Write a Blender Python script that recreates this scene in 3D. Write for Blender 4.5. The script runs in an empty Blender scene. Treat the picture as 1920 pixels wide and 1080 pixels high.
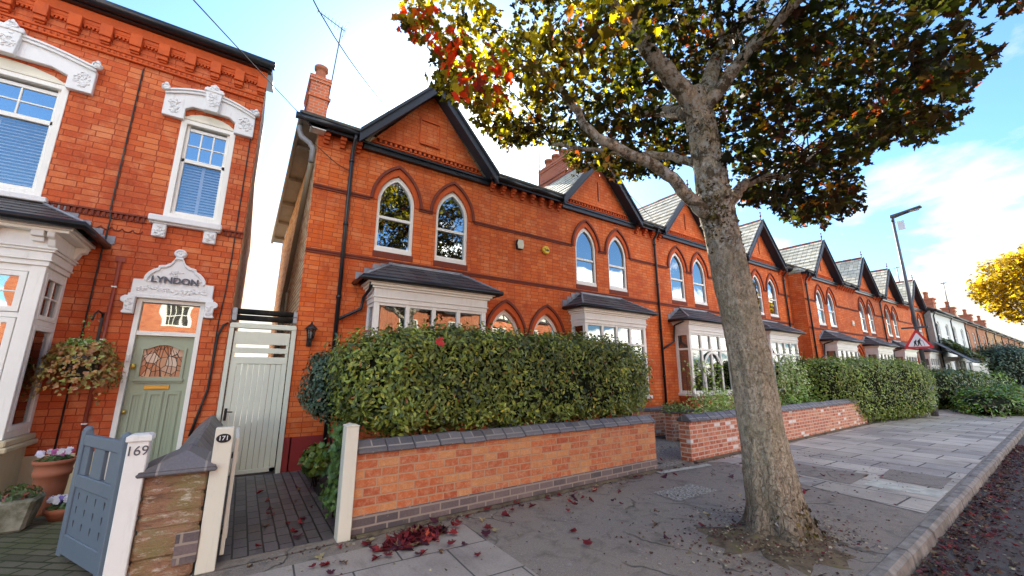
import bpy, math, random
import numpy as np
from mathutils import Vector, Matrix
from mathutils.geometry import tessellate_polygon

random.seed(7)
rng = np.random.default_rng(7)
SC = bpy.context.scene
COL = SC.collection
R = math.radians
PI = math.pi

# ------------------------------------------------------------------ materials
MATS = {}


class NT:
    """small helper round a material's node tree"""
    def __init__(s, name):
        s.m = bpy.data.materials.new(name)
        s.m.use_nodes = True
        s.t = s.m.node_tree
        s.t.nodes.clear()
        s.out = s.n('ShaderNodeOutputMaterial')
        MATS[name] = s.m

    def n(s, typ, **kw):
        nd = s.t.nodes.new(typ)
        for k, v in kw.items():
            if k in nd.inputs.keys() if hasattr(nd.inputs, 'keys') else False:
                nd.inputs[k].default_value = v
            else:
                setattr(nd, k, v)
        return nd

    def l(s, a, b):
        s.t.links.new(a, b)

    def bsdf(s, rough=.7, spec=.3):
        b = s.n('ShaderNodeBsdfPrincipled')
        b.inputs['Roughness'].default_value = rough
        b.inputs['Specular IOR Level'].default_value = spec
        s.l(b.outputs[0], s.out.inputs[0])
        s.b = b
        return b

    def coord(s, kind='Object', scale=(1, 1, 1), rot=(0, 0, 0), loc=(0, 0, 0)):
        tc = s.n('ShaderNodeTexCoord')
        mp = s.n('ShaderNodeMapping')
        mp.inputs['Scale'].default_value = scale
        mp.inputs['Rotation'].default_value = rot
        mp.inputs['Location'].default_value = loc
        s.l(tc.outputs[kind], mp.inputs[0])
        return mp.outputs[0]

    def noise(s, vec, scale, detail=4, rough=.55, dist=0.):
        nz = s.n('ShaderNodeTexNoise')
        nz.inputs['Scale'].default_value = scale
        nz.inputs['Detail'].default_value = detail
        nz.inputs['Roughness'].default_value = rough
        nz.inputs['Distortion'].default_value = dist
        s.l(vec, nz.inputs['Vector'])
        return nz.outputs['Fac']

    def ramp(s, fac, stops):
        r = s.n('ShaderNodeValToRGB')
        e = r.color_ramp.elements
        while len(e) < len(stops):
            e.new(.5)
        for el, (p, c) in zip(e, stops):
            el.position = p
            el.color = (c, c, c, 1) if not isinstance(c, (tuple, list)) else (*c[:3], 1)
        s.l(fac, r.inputs[0])
        return r.outputs[0]

    def mix(s, fac, a, b, mode='MIX'):
        m = s.n('ShaderNodeMix', data_type='RGBA', blend_type=mode)
        for sock, v in ((m.inputs[0], fac), (m.inputs[6], a), (m.inputs[7], b)):
            if isinstance(v, (int, float)):
                sock.default_value = v
            elif isinstance(v, (tuple, list)):
                sock.default_value = (*v[:3], 1)
            else:
                s.l(v, sock)
        return m.outputs[2]

    def math(s, op, a, b=0.):
        m = s.n('ShaderNodeMath', operation=op)
        for sock, v in ((m.inputs[0], a), (m.inputs[1], b)):
            if isinstance(v, (int, float)):
                sock.default_value = v
            else:
                s.l(v, sock)
        return m.outputs[0]

    def bump(s, h, strength=.4, dist=.01):
        b = s.n('ShaderNodeBump')
        b.inputs['Strength'].default_value = strength
        b.inputs['Distance'].default_value = dist
        s.l(h, b.inputs['Height'])
        s.l(b.outputs[0], s.b.inputs['Normal'])


def brick_mat(name, c1, c2, mortar, bw=.235, bh=.082, ms=.007, stain=.35, stain_col=(.12, .03, .015), bias=0., rough=.75,
              bumpd=.006, offset=.5, uvrot=0., third=None, msm=.15, white=None, squash=1., spec=.25, blotch=0., blotch_col=(.75, .60, .42), weather=.0, weather_col=(.70, .30, .14)):
    m = NT(name)
    m.bsdf(rough, spec)
    uv = m.coord('UV', rot=(0, 0, uvrot))
    # slight waviness so that courses are not ruler-straight
    nz = m.n('ShaderNodeTexNoise')
    nz.inputs['Scale'].default_value = 6.
    m.l(uv, nz.inputs['Vector'])
    add = m.n('ShaderNodeVectorMath', operation='MULTIPLY_ADD')
    m.l(nz.outputs['Color'], add.inputs[0])
    add.inputs[1].default_value = (.008, .008, 0)
    m.l(uv, add.inputs[2])
    br = m.n('ShaderNodeTexBrick')
    br.offset = offset
    br.squash = squash
    br.squash_frequency = 2
    br.inputs['Scale'].default_value = 1.
    br.inputs['Brick Width'].default_value = bw
    br.inputs['Row Height'].default_value = bh
    br.inputs['Mortar Size'].default_value = ms
    br.inputs['Mortar Smooth'].default_value = msm
    br.inputs['Bias'].default_value = bias
    br.inputs['Color1'].default_value = (0, 0, 0, 1)
    br.inputs['Color2'].default_value = (1, 1, 1, 1)
    br.inputs['Mortar'].default_value = (.5, .5, .5, 1)
    m.l(add.outputs[0], br.inputs['Vector'])
    fac = br.outputs['Color']
    stops = [(0., c1), (.55, c2)]
    if third:
        stops.append((.85, third))
    if white:
        stops += [(.915, third or c2), (.92, white)]
    base = m.ramp(fac, stops)
    big = m.noise(uv, .9, 5, .6)
    base = m.mix(m.math('MULTIPLY', m.ramp(big, [(.42, 0.), (.72, 1.)]), stain), base, stain_col)
    if weather:
        w1 = m.noise(uv, 2.6, 8, .72, .5)
        base = m.mix(m.math('MULTIPLY', m.ramp(w1, [(.50, 0.), (.68, 1.)]), weather), base, weather_col)
        w2 = m.noise(m.coord('UV', scale=(1.6, .5, 1), loc=(3, 7, 0)), 2.2, 8, .75, .3)
        base = m.mix(m.math('MULTIPLY', m.ramp(w2, [(.54, 0.), (.70, 1.)]), weather * .9), base, tuple(q * .42 for q in stain_col))
        spl = m.noise(uv, 24, 4, .7)
        base = m.mix(m.math('MULTIPLY', m.ramp(spl, [(.66, 0.), (.72, 1.)]), weather * .8), base, (.72, .42, .26))
    if blotch:
        bl = m.noise(uv, 15, 6, .7, .4)
        base = m.mix(m.math('MULTIPLY', m.ramp(bl, [(.46, 0.), (.64, 1.)]), blotch), base, blotch_col)
    fine = m.noise(uv, 55, 3, .6)
    base = m.mix(.35, base, m.ramp(fine, [(.3, .35), (.7, .75)]), 'OVERLAY')
    col = m.mix(br.outputs['Fac'], base, mortar)
    m.l(col, m.b.inputs['Base Color'])
    h = m.math('SUBTRACT', m.math('MULTIPLY', fine, .35), br.outputs['Fac'])
    m.bump(h, .6, bumpd)
    return m.m


def paint_mat(name, c, rough=.45, spec=.4, dirt=.18, dirtc=(.25, .22, .16), scale=3., bump=.0015):
    m = NT(name)
    m.bsdf(rough, spec)
    v = m.coord('Object')
    d = m.ramp(m.noise(v, scale, 6, .65), [(.45, 0.), (.8, 1.)])
    col = m.mix(m.math('MULTIPLY', d, dirt), c, dirtc)
    if dirt:
        dv = m.coord('Object', scale=(1, 1, .12))
        run = m.ramp(m.noise(dv, 16, 5, .7), [(.56, 0.), (.74, 1.)])
        col = m.mix(m.math('MULTIPLY', run, min(.5, dirt * 1.6)), col, dirtc)
        chip = m.ramp(m.noise(v, 30, 5, .75), [(.69, 0.), (.71, 1.)])
        col = m.mix(m.math('MULTIPLY', chip, min(.45, dirt * 1.5)), col, tuple(q * .55 for q in dirtc))
    m.l(col, m.b.inputs['Base Color'])
    if bump:
        m.bump(m.noise(v, 40, 3), .4, bump)
    return m.m


def mottle_mat(name, ca, cb, scale=8., rough=.8, spec=.2, bump=.004, bscale=30., cc=None, lo=.35, hi=.65, stretch=(1, 1, 1)):
    m = NT(name)
    m.bsdf(rough, spec)
    v = m.coord('Object', scale=stretch)
    f = m.noise(v, scale, 7, .65)
    st = [(lo, ca), (hi, cb)]
    if cc:
        st.append((min(.98, hi + .14), cc))
    m.l(m.ramp(f, st), m.b.inputs['Base Color'])
    m.bump(m.noise(v, bscale, 5, .7), .6, bump)
    return m.m


def attr_leaf_mat(name, trans=.35, rough=.45, spec=.35, vary=.25, tr_gain=(1.6, 1.5, .6)):
    """leaf whose own colour comes from the mesh's 'col' attribute; lets some light through"""
    m = NT(name)
    b = m.bsdf(rough, spec)
    at = m.n('ShaderNodeAttribute')
    at.attribute_name = 'col'
    v = m.coord('Object')
    nz = m.noise(v, 18, 2)
    c = m.mix(vary, at.outputs['Color'], m.ramp(nz, [(.3, .2), (.7, .8)]), 'OVERLAY')
    m.l(c, b.inputs['Base Color'])
    tr = m.n('ShaderNodeBsdfTranslucent')
    g = m.mix(1., c, tr_gain, 'MULTIPLY')
    m.l(g, tr.inputs['Color'])
    ms = m.n('ShaderNodeMixShader')
    ms.inputs[0].default_value = trans
    m.l(b.outputs[0], ms.inputs[1])
    m.l(tr.outputs[0], ms.inputs[2])
    m.l(ms.outputs[0], m.out.inputs[0])
    return m.m


def glass_mat(name, base=.3, tint=(.75, .8, .8)):
    m = NT(name)
    g = m.n('ShaderNodeBsdfGlossy')
    g.inputs['Roughness'].default_value = .015
    g.inputs['Color'].default_value = (.95, .97, 1, 1)
    v = m.coord('Object')
    b = m.n('ShaderNodeBump')
    b.inputs['Strength'].default_value = .12
    b.inputs['Distance'].default_value = .02
    m.l(m.noise(v, 2.2, 1), b.inputs['Height'])
    m.l(b.outputs[0], g.inputs['Normal'])
    t = m.n('ShaderNodeBsdfTransparent')
    t.inputs['Color'].default_value = (*tint, 1)
    fr = m.n('ShaderNodeFresnel')
    fr.inputs['IOR'].default_value = 1.7
    fac = m.math('MINIMUM', m.math('ADD', fr.outputs[0], base), 1.)
    ms = m.n('ShaderNodeMixShader')
    m.l(fac, ms.inputs[0])
    m.l(t.outputs[0], ms.inputs[1])
    m.l(g.outputs[0], ms.inputs[2])
    m.l(ms.outputs[0], m.out.inputs[0])
    return m.m


ORANGE = dict(c1=(.62, .112, .022), c2=(.71, .145, .027), third=(.74, .19, .05), mortar=(.40, .070, .022), weather=.45, squash=.72)
brick_mat('terrace_brick', **ORANGE, bw=.235, bh=.084, ms=.006, stain=.6, stain_col=(.36, .058, .024))
brick_mat('painted_brick', c1=(.53, .094, .026), c2=(.60, .12, .032), third=(.66, .18, .06), mortar=(.31, .052, .017), bw=.25, bh=.091, ms=.006, weather=.5, squash=.7,
          stain=.7, stain_col=(.34, .05, .022))
brick_mat('cream_brick', c1=(.56, .26, .12), c2=(.84, .62, .40), mortar=(.34, .22, .13), bw=.235, bh=.084, ms=.012, stain=.4, stain_col=(.32, .16, .09))
brick_mat('garden_brick', c1=(.42, .085, .034), c2=(.56, .150, .052), third=(.60, .25, .095), mortar=(.50, .29, .17), blotch=.36, blotch_col=(.70, .43, .25), weather=.35, squash=.8, bw=.222, bh=.0869, ms=.009, stain=.45,
          stain_col=(.40, .20, .11), bumpd=.01, msm=.3)
brick_mat('patched_brick', c1=(.38, .085, .035), c2=(.56, .17, .08), third=(.60, .27, .14), white=(.80, .75, .70), mortar=(.66, .50, .40), blotch=.4, blotch_col=(.70, .46, .34), bw=.215, bh=.0785, ms=.011, stain=.35, squash=.8,
          stain_col=(.36, .15, .1), bumpd=.01, msm=.3)
brick_mat('blue_brick', c1=(.095, .08, .082), c2=(.19, .14, .135), mortar=(.33, .265, .215), weather=.5, weather_col=(.26, .19, .16), bw=.235, bh=.084, ms=.010, stain=.3, stain_col=(.2, .15, .12), rough=.55)
brick_mat('terrace_brick_plain', c1=(.36, .13, .06), c2=(.48, .19, .09), mortar=(.34, .2, .13), stain=.4)
brick_mat('terrace_brick_tan', c1=(.42, .20, .09), c2=(.54, .28, .12), mortar=(.4, .28, .18), stain=.4)
brick_mat('opposite_brick', c1=(.42, .10, .04), c2=(.52, .16, .06), mortar=(.38, .2, .12), stain=.3)
brick_mat('chimney_brick', c1=(.42, .09, .04), c2=(.55, .14, .055), mortar=(.45, .27, .2), ms=.01, stain=.4)
brick_mat('paver_blue', c1=(.065, .063, .072), c2=(.12, .112, .12), mortar=(.022, .02, .02), bw=.235, bh=.118, ms=.008, stain=.7, stain_col=(.13, .095, .07), weather=.4, weather_col=(.15, .125, .11), rough=.5, uvrot=PI / 2)
brick_mat('paver_old', c1=(.10, .085, .062), c2=(.17, .145, .105), mortar=(.05, .06, .025), bw=.22, bh=.11, ms=.012, stain=.8, stain_col=(.085, .095, .03), uvrot=R(38))
brick_mat('slab', c1=(.40, .34, .275), c2=(.58, .505, .42), mortar=(.08, .07, .06), bw=.92, bh=.62, ms=.012, stain=.8, stain_col=(.25, .21, .175), weather=.6, weather_col=(.50, .45, .385), uvrot=PI / 2, bumpd=.008,
          third=(.33, .29, .26))
brick_mat('slab_square', c1=(.32, .27, .225), c2=(.40, .345, .29), mortar=(.10, .09, .08), bw=.8, bh=.62, ms=.008, stain=.7, stain_col=(.22, .18, .155), weather=.5, weather_col=(.36, .32, .28), uvrot=R(2), bumpd=.006)
brick_mat('slate_tile', c1=(.54, .475, .345), c2=(.76, .675, .50), third=(.80, .72, .55), mortar=(.08, .08, .075), bw=.27, bh=.194, ms=.006, stain=.5, stain_col=(.30, .29, .25), rough=.75, spec=.15)
brick_mat('slate_dark', c1=(.045, .048, .056), c2=(.085, .088, .10), mortar=(.02, .02, .022), bw=.27, bh=30., ms=.005, stain=.45, stain_col=(.10, .085, .06), rough=.5, spec=.4)
brick_mat('kerb_stone', c1=(.19, .17, .15), c2=(.26, .235, .21), mortar=(.08, .07, .06), bw=.92, bh=30., ms=.012, stain=.8, stain_col=(.12, .105, .085), weather=.5, weather_col=(.30, .27, .23))
brick_mat('coping_blue', c1=(.095, .09, .10), c2=(.17, .16, .17), mortar=(.30, .27, .24), bw=.30, bh=30., ms=.008, stain=.5, stain_col=(.22, .18, .13), rough=.5)

paint_mat('white_paint', (.87, .85, .785), dirt=.12)
paint_mat('white_stone', (.80, .80, .79), rough=.6, dirt=.15, bump=.004, scale=5)
paint_mat('cream_paint', (.76, .72, .58), dirt=.10)
paint_mat('sage_gate', (.70, .72, .60), dirt=.10, dirtc=(.3, .3, .24))
paint_mat('sage_door', (.34, .395, .285), rough=.35, dirt=.08)
paint_mat('blue_grey', (.135, .170, .205), rough=.5, dirt=.25, dirtc=(.10, .12, .14))
paint_mat('black_paint', (.012, .013, .018), rough=.32, spec=.5, dirt=.3, dirtc=(.05, .045, .04))
paint_mat('slate_blue_board', (.034, .040, .056), rough=.5, dirt=.3, dirtc=(.03, .03, .035))
paint_mat('black_iron', (.014, .014, .015), rough=.4, dirt=.1)
paint_mat('black_foam', (.012, .012, .013), rough=.85, spec=.1)
paint_mat('grey_plastic', (.36, .37, .39), rough=.4)
paint_mat('tan_pipe', (.26, .22, .15), rough=.5, dirt=.3)
paint_mat('red_pipe', (.30, .055, .03), rough=.5)
paint_mat('fascia_grey', (.34, .33, .30), dirt=.5, dirtc=(.12, .12, .11))
paint_mat('red_plinth', (.30, .03, .028), rough=.7, dirt=.5, dirtc=(.12, .02, .02))
paint_mat('terracotta', (.33, .105, .05), rough=.8, dirt=.45, dirtc=(.30, .15, .1), scale=7)
paint_mat('stone_yellow', (.60, .50, .32), rough=.8, dirt=.3, dirtc=(.35, .28, .18))
paint_mat('brass', (.62, .44, .10), rough=.3, dirt=.2)
MATS['brass'].node_tree.nodes['Principled BSDF'].inputs['Metallic'].default_value = .8
paint_mat('sign_red', (.62, .012, .018), rough=.4, dirt=.05)
paint_mat('sign_white', (.82, .82, .82), rough=.4, dirt=.05)
paint_mat('lettering_black', (.012, .012, .014), rough=.5, dirt=.0)
paint_mat('lettering_grey', (.09, .095, .115), rough=.5, dirt=.2)
paint_mat('lettering_white', (.82, .82, .8), rough=.5, dirt=.0)
paint_mat('alarm_yellow', (.80, .52, .02), rough=.4, dirt=.05)
paint_mat('alarm_cream', (.72, .69, .52), rough=.4, dirt=.08)
paint_mat('lamp_steel', (.10, .105, .115), rough=.45, dirt=.3, dirtc=(.05, .05, .05))
paint_mat('render_white', (.74, .73, .68), rough=.8, dirt=.2)
paint_mat('curtain_cloth', (.75, .72, .64), rough=.9, spec=.1, dirt=.25, dirtc=(.4, .37, .3))
paint_mat('blind_slat', (.84, .84, .83), rough=.5, dirt=.1)
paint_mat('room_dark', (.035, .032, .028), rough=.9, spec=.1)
paint_mat('twig', (.035, .024, .015), rough=.9, spec=.1)
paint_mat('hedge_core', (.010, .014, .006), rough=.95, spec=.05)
paint_mat('soil', (.060, .045, .03), rough=.95, dirt=.6, dirtc=(.13, .10, .065), scale=14, bump=.02)
paint_mat('wire_black', (.02, .02, .02), rough=.6)
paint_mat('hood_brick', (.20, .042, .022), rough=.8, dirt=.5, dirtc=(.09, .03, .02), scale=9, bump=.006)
paint_mat('trim_brick', (.60, .10, .018), rough=.8, dirt=.5, dirtc=(.28, .05, .025), scale=6, bump=.005)
paint_mat('timber_black', (.02, .018, .016), rough=.7)
mottle_mat('pale_stone', (.42, .40, .33), (.62, .59, .50), 6., bump=.012, bscale=20, lo=.35, hi=.6)
mottle_mat('kerb_granite', (.15, .132, .115), (.29, .26, .23), 5., bump=.012, bscale=34, cc=(.36, .33, .29), lo=.36, hi=.58)
mottle_mat('stone_trough', (.15, .14, .09), (.33, .31, .24), 6., bump=.012, bscale=20, lo=.4, hi=.6)
mottle_mat('gravel_mat', (.16, .14, .11), (.50, .46, .40), 34., bump=.03, bscale=34, lo=.4, hi=.62)
mottle_mat('lead', (.20, .21, .24), (.34, .35, .38), 5., rough=.5, spec=.4, bump=.003)
mottle_mat('lichen_slate', (.13, .13, .12), (.22, .215, .20), 3., rough=.6, spec=.3)


def asphalt_mat(name, a, b, patch):
    m = NT(name)
    m.bsdf(.8, .25)
    v = m.coord('Object')
    fine = m.noise(v, 160, 2, .6)
    mid = m.noise(v, 1.3, 6, .65, .4)
    c = m.ramp(fine, [(.33, a), (.62, b), (.74, tuple(min(1, x * 2.1) for x in b))])
    c = m.mix(m.ramp(mid, [(.40, 0.), (.68, .75)]), c, patch)
    gum = m.n('ShaderNodeTexVoronoi')
    gum.inputs['Scale'].default_value = 4.5
    m.l(v, gum.inputs['Vector'])
    gs = m.math('MULTIPLY', m.ramp(gum.outputs['Distance'], [(.07, 1.), (.095, 0.)]), m.ramp(m.noise(v, 1.9, 2), [(.45, 0.), (.55, .55)]))
    c = m.mix(gs, c, (.34, .32, .30))
    st = m.noise(v, 3.7, 8, .75, .8)
    c = m.mix(m.ramp(st, [(.50, 0.), (.66, .62)]), c, tuple(q * .55 for q in a))
    grit = m.noise(v, 48, 5, .75)
    c = m.mix(m.ramp(grit, [(.60, 0.), (.68, .6)]), c, tuple(min(1., q * 1.9) for q in b))
    c = m.mix(m.ramp(grit, [(.30, .5), (.38, 0.)]), c, tuple(q * .35 for q in a))
    # hairline cracks
    vo = m.n('ShaderNodeTexVoronoi', feature='DISTANCE_TO_EDGE')
    vo.inputs['Scale'].default_value = .8
    nz = m.n('ShaderNodeTexNoise')
    nz.inputs['Scale'].default_value = 3.
    m.l(v, nz.inputs['Vector'])
    ad = m.n('ShaderNodeVectorMath', operation='MULTIPLY_ADD')
    m.l(nz.outputs['Color'], ad.inputs[0])
    ad.inputs[1].default_value = (.5, .5, 0)
    m.l(v, ad.inputs[2])
    m.l(ad.outputs[0], vo.inputs['Vector'])
    cr = m.ramp(vo.outputs['Distance'], [(.0, 1.), (.012, 0.)])
    cr = m.math('MULTIPLY', cr, m.ramp(m.noise(v, .7, 2), [(.48, 0.), (.56, .8)]))
    c = m.mix(cr, c, (.03, .026, .022))
    m.l(c, m.b.inputs['Base Color'])
    m.bump(m.math('SUBTRACT', m.math('ADD', fine, m.math('MULTIPLY', mid, 1.5)), m.math('MULTIPLY', cr, 2.)), .55, .008)


asphalt_mat('asphalt', (.20, .165, .135), (.29, .245, .205), (.28, .228, .18))
asphalt_mat('road_asphalt', (.06, .05, .045), (.12, .10, .09), (.085, .055, .042))
asphalt_mat('ground_earth', (.07, .06, .045), (.11, .095, .075), (.06, .07, .03))


def bark_mat():
    m = NT('bark')
    m.bsdf(.9, .15)
    v = m.coord('Object')
    vs = m.coord('Object', scale=(1, 1, .5))
    ridges = m.noise(vs, 38, 6, .7, .6)
    big = m.noise(v, 2.2, 5, .6)
    c = m.ramp(ridges, [(.34, (.19, .145, .095)), (.5, (.48, .395, .27)), (.68, (.70, .60, .45))])
    spk = m.ramp(m.noise(v, 75, 3, .6), [(.56, 0.), (.64, 1.)])
    c = m.mix(m.math('MULTIPLY', spk, .75), c, (.68, .64, .54))
    pit = m.ramp(m.noise(v, 46, 4, .7), [(.30, 1.), (.38, 0.)])
    c = m.mix(m.math('MULTIPLY', pit, .85), c, (.06, .045, .03))
    c = m.mix(m.ramp(big, [(.46, 0.), (.62, .45)]), c, (.27, .245, .14))
    # pale lichen blotches, thicker up the trunk
    tc = m.n('ShaderNodeTexCoord')
    sx = m.n('ShaderNodeSeparateXYZ')
    m.l(tc.outputs['Object'], sx.inputs[0])
    hi = m.ramp(m.math('MULTIPLY', sx.outputs[2], .16), [(.38, .0), (.52, 1.)])
    dk_ = m.ramp(m.noise(v, 7.3, 7, .75), [(.47, 0.), (.55, 1.)])
    c = m.mix(m.math('MULTIPLY', m.math('MULTIPLY', dk_, hi), .85), c, (.055, .045, .028))
    lich = m.ramp(m.noise(v, 12, 7, .75), [(.50, 0.), (.55, 1.)])
    c = m.mix(m.math('MULTIPLY', m.math('MULTIPLY', lich, hi), .9), c, (.56, .55, .49))
    moss = m.ramp(m.noise(v, 5, 7, .75), [(.56, 0.), (.66, 1.)])
    c = m.mix(m.math('MULTIPLY', m.math('MULTIPLY', moss, m.ramp(big, [(.4, .0), (.6, 1.)])), .8), c, (.075, .052, .016))
    ck = m.n('ShaderNodeTexVoronoi', feature='DISTANCE_TO_EDGE')
    ck.inputs['Scale'].default_value = 13.
    wob = m.n('ShaderNodeVectorMath', operation='MULTIPLY_ADD')
    wn_ = m.n('ShaderNodeTexNoise')
    wn_.inputs['Scale'].default_value = 9.
    m.l(v, wn_.inputs['Vector'])
    m.l(wn_.outputs['Color'], wob.inputs[0])
    wob.inputs[1].default_value = (.12, .12, .12)
    m.l(m.coord('Object', scale=(1, 1, .34)), wob.inputs[2])
    m.l(wob.outputs[0], ck.inputs['Vector'])
    crk = m.ramp(ck.outputs['Distance'], [(.0, 1.), (.07, 0.)])
    lowz = m.ramp(m.math('MULTIPLY', sx.outputs[2], 1.), [(.15, 1.), (1., .22)])
    crk = m.math('MULTIPLY', crk, lowz)
    c = m.mix(m.math('MULTIPLY', crk, .55), c, (.09, .068, .045))
    low = m.ramp(m.math('MULTIPLY', sx.outputs[2], 1.), [(.1, 1.), (.75, 0.)])
    c = m.mix(m.math('MULTIPLY', low, .6), c, (.13, .095, .07))
    m.l(c, m.b.inputs['Base Color'])
    m.bump(m.math('SUBTRACT', m.math('ADD', ridges, m.math('MULTIPLY', lich, .25)), m.math('MULTIPLY', crk, .6)), .9, .03)


bark_mat()
attr_leaf_mat('maple_leaf_mat', trans=.58, rough=.5, spec=.25, vary=.3, tr_gain=(3.2, 2.7, .5))
attr_leaf_mat('hedge_leaf_mat', trans=.22, rough=.36, spec=.45, tr_gain=(1.5, 1.6, .5))
attr_leaf_mat('ground_leaf_mat', trans=.1, rough=.6, spec=.25, tr_gain=(1.2, 1., 1.))
attr_leaf_mat('flower_mat', trans=.3, rough=.6, spec=.2, tr_gain=(1, 1, 1))
glass_mat('window_glass', .30)
glass_mat('clear_glass', .16)
glass_mat('blind_glass', .08, tint=(.95, .96, .96))
glass_mat('bay_glass', .12)


def stained_glass():
    m = NT('stained_glass')
    m.bsdf(.1, .6)
    v = m.coord('Object')
    vo = m.n('ShaderNodeTexVoronoi', feature='DISTANCE_TO_EDGE')
    vo.inputs['Scale'].default_value = 9.
    m.l(v, vo.inputs['Vector'])
    vc = m.n('ShaderNodeTexVoronoi')
    vc.inputs['Scale'].default_value = 9.
    m.l(v, vc.inputs['Vector'])
    c = m.ramp(vc.outputs['Color'], [(.2, (.50, .20, .10)), (.45, (.62, .36, .22)), (.6, (.45, .17, .09)), (.8, (.70, .55, .42))])
    c = m.mix(m.ramp(vo.outputs['Distance'], [(.03, 1.), (.045, 0.)]), c, (.03, .02, .02))
    m.l(c, m.b.inputs['Base Color'])


stained_glass()


# ------------------------------------------------------------------ objects
ORG = {}


def tag(o, label=None, cat=None, group=None, kind=None):
    if label:
        o['label'] = label
    if cat:
        o['category'] = cat
    if group:
        o['group'] = group
    if kind:
        o['kind'] = kind
    return o


def thing(name, label, cat, loc=(0, 0, 0), rotz=0., group=None, local=False):
    o = bpy.data.objects.new(name, None)
    o.empty_display_size = .2
    COL.objects.link(o)
    o.location = loc
    o.rotation_euler = (0, 0, rotz)
    ORG[o.name] = Vector((0, 0, 0)) if local else Vector(loc)
    return tag(o, label, cat, group)


def copy_tree(o, parent=None):
    c = o.copy()
    COL.objects.link(c)
    if parent is not None:
        c.parent = parent
    for ch in list(KIDS.get(o.name, [])):
        k = copy_tree(ch, c)
        KIDS.setdefault(c.name, []).append(k)
    return c


KIDS = {}


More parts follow.
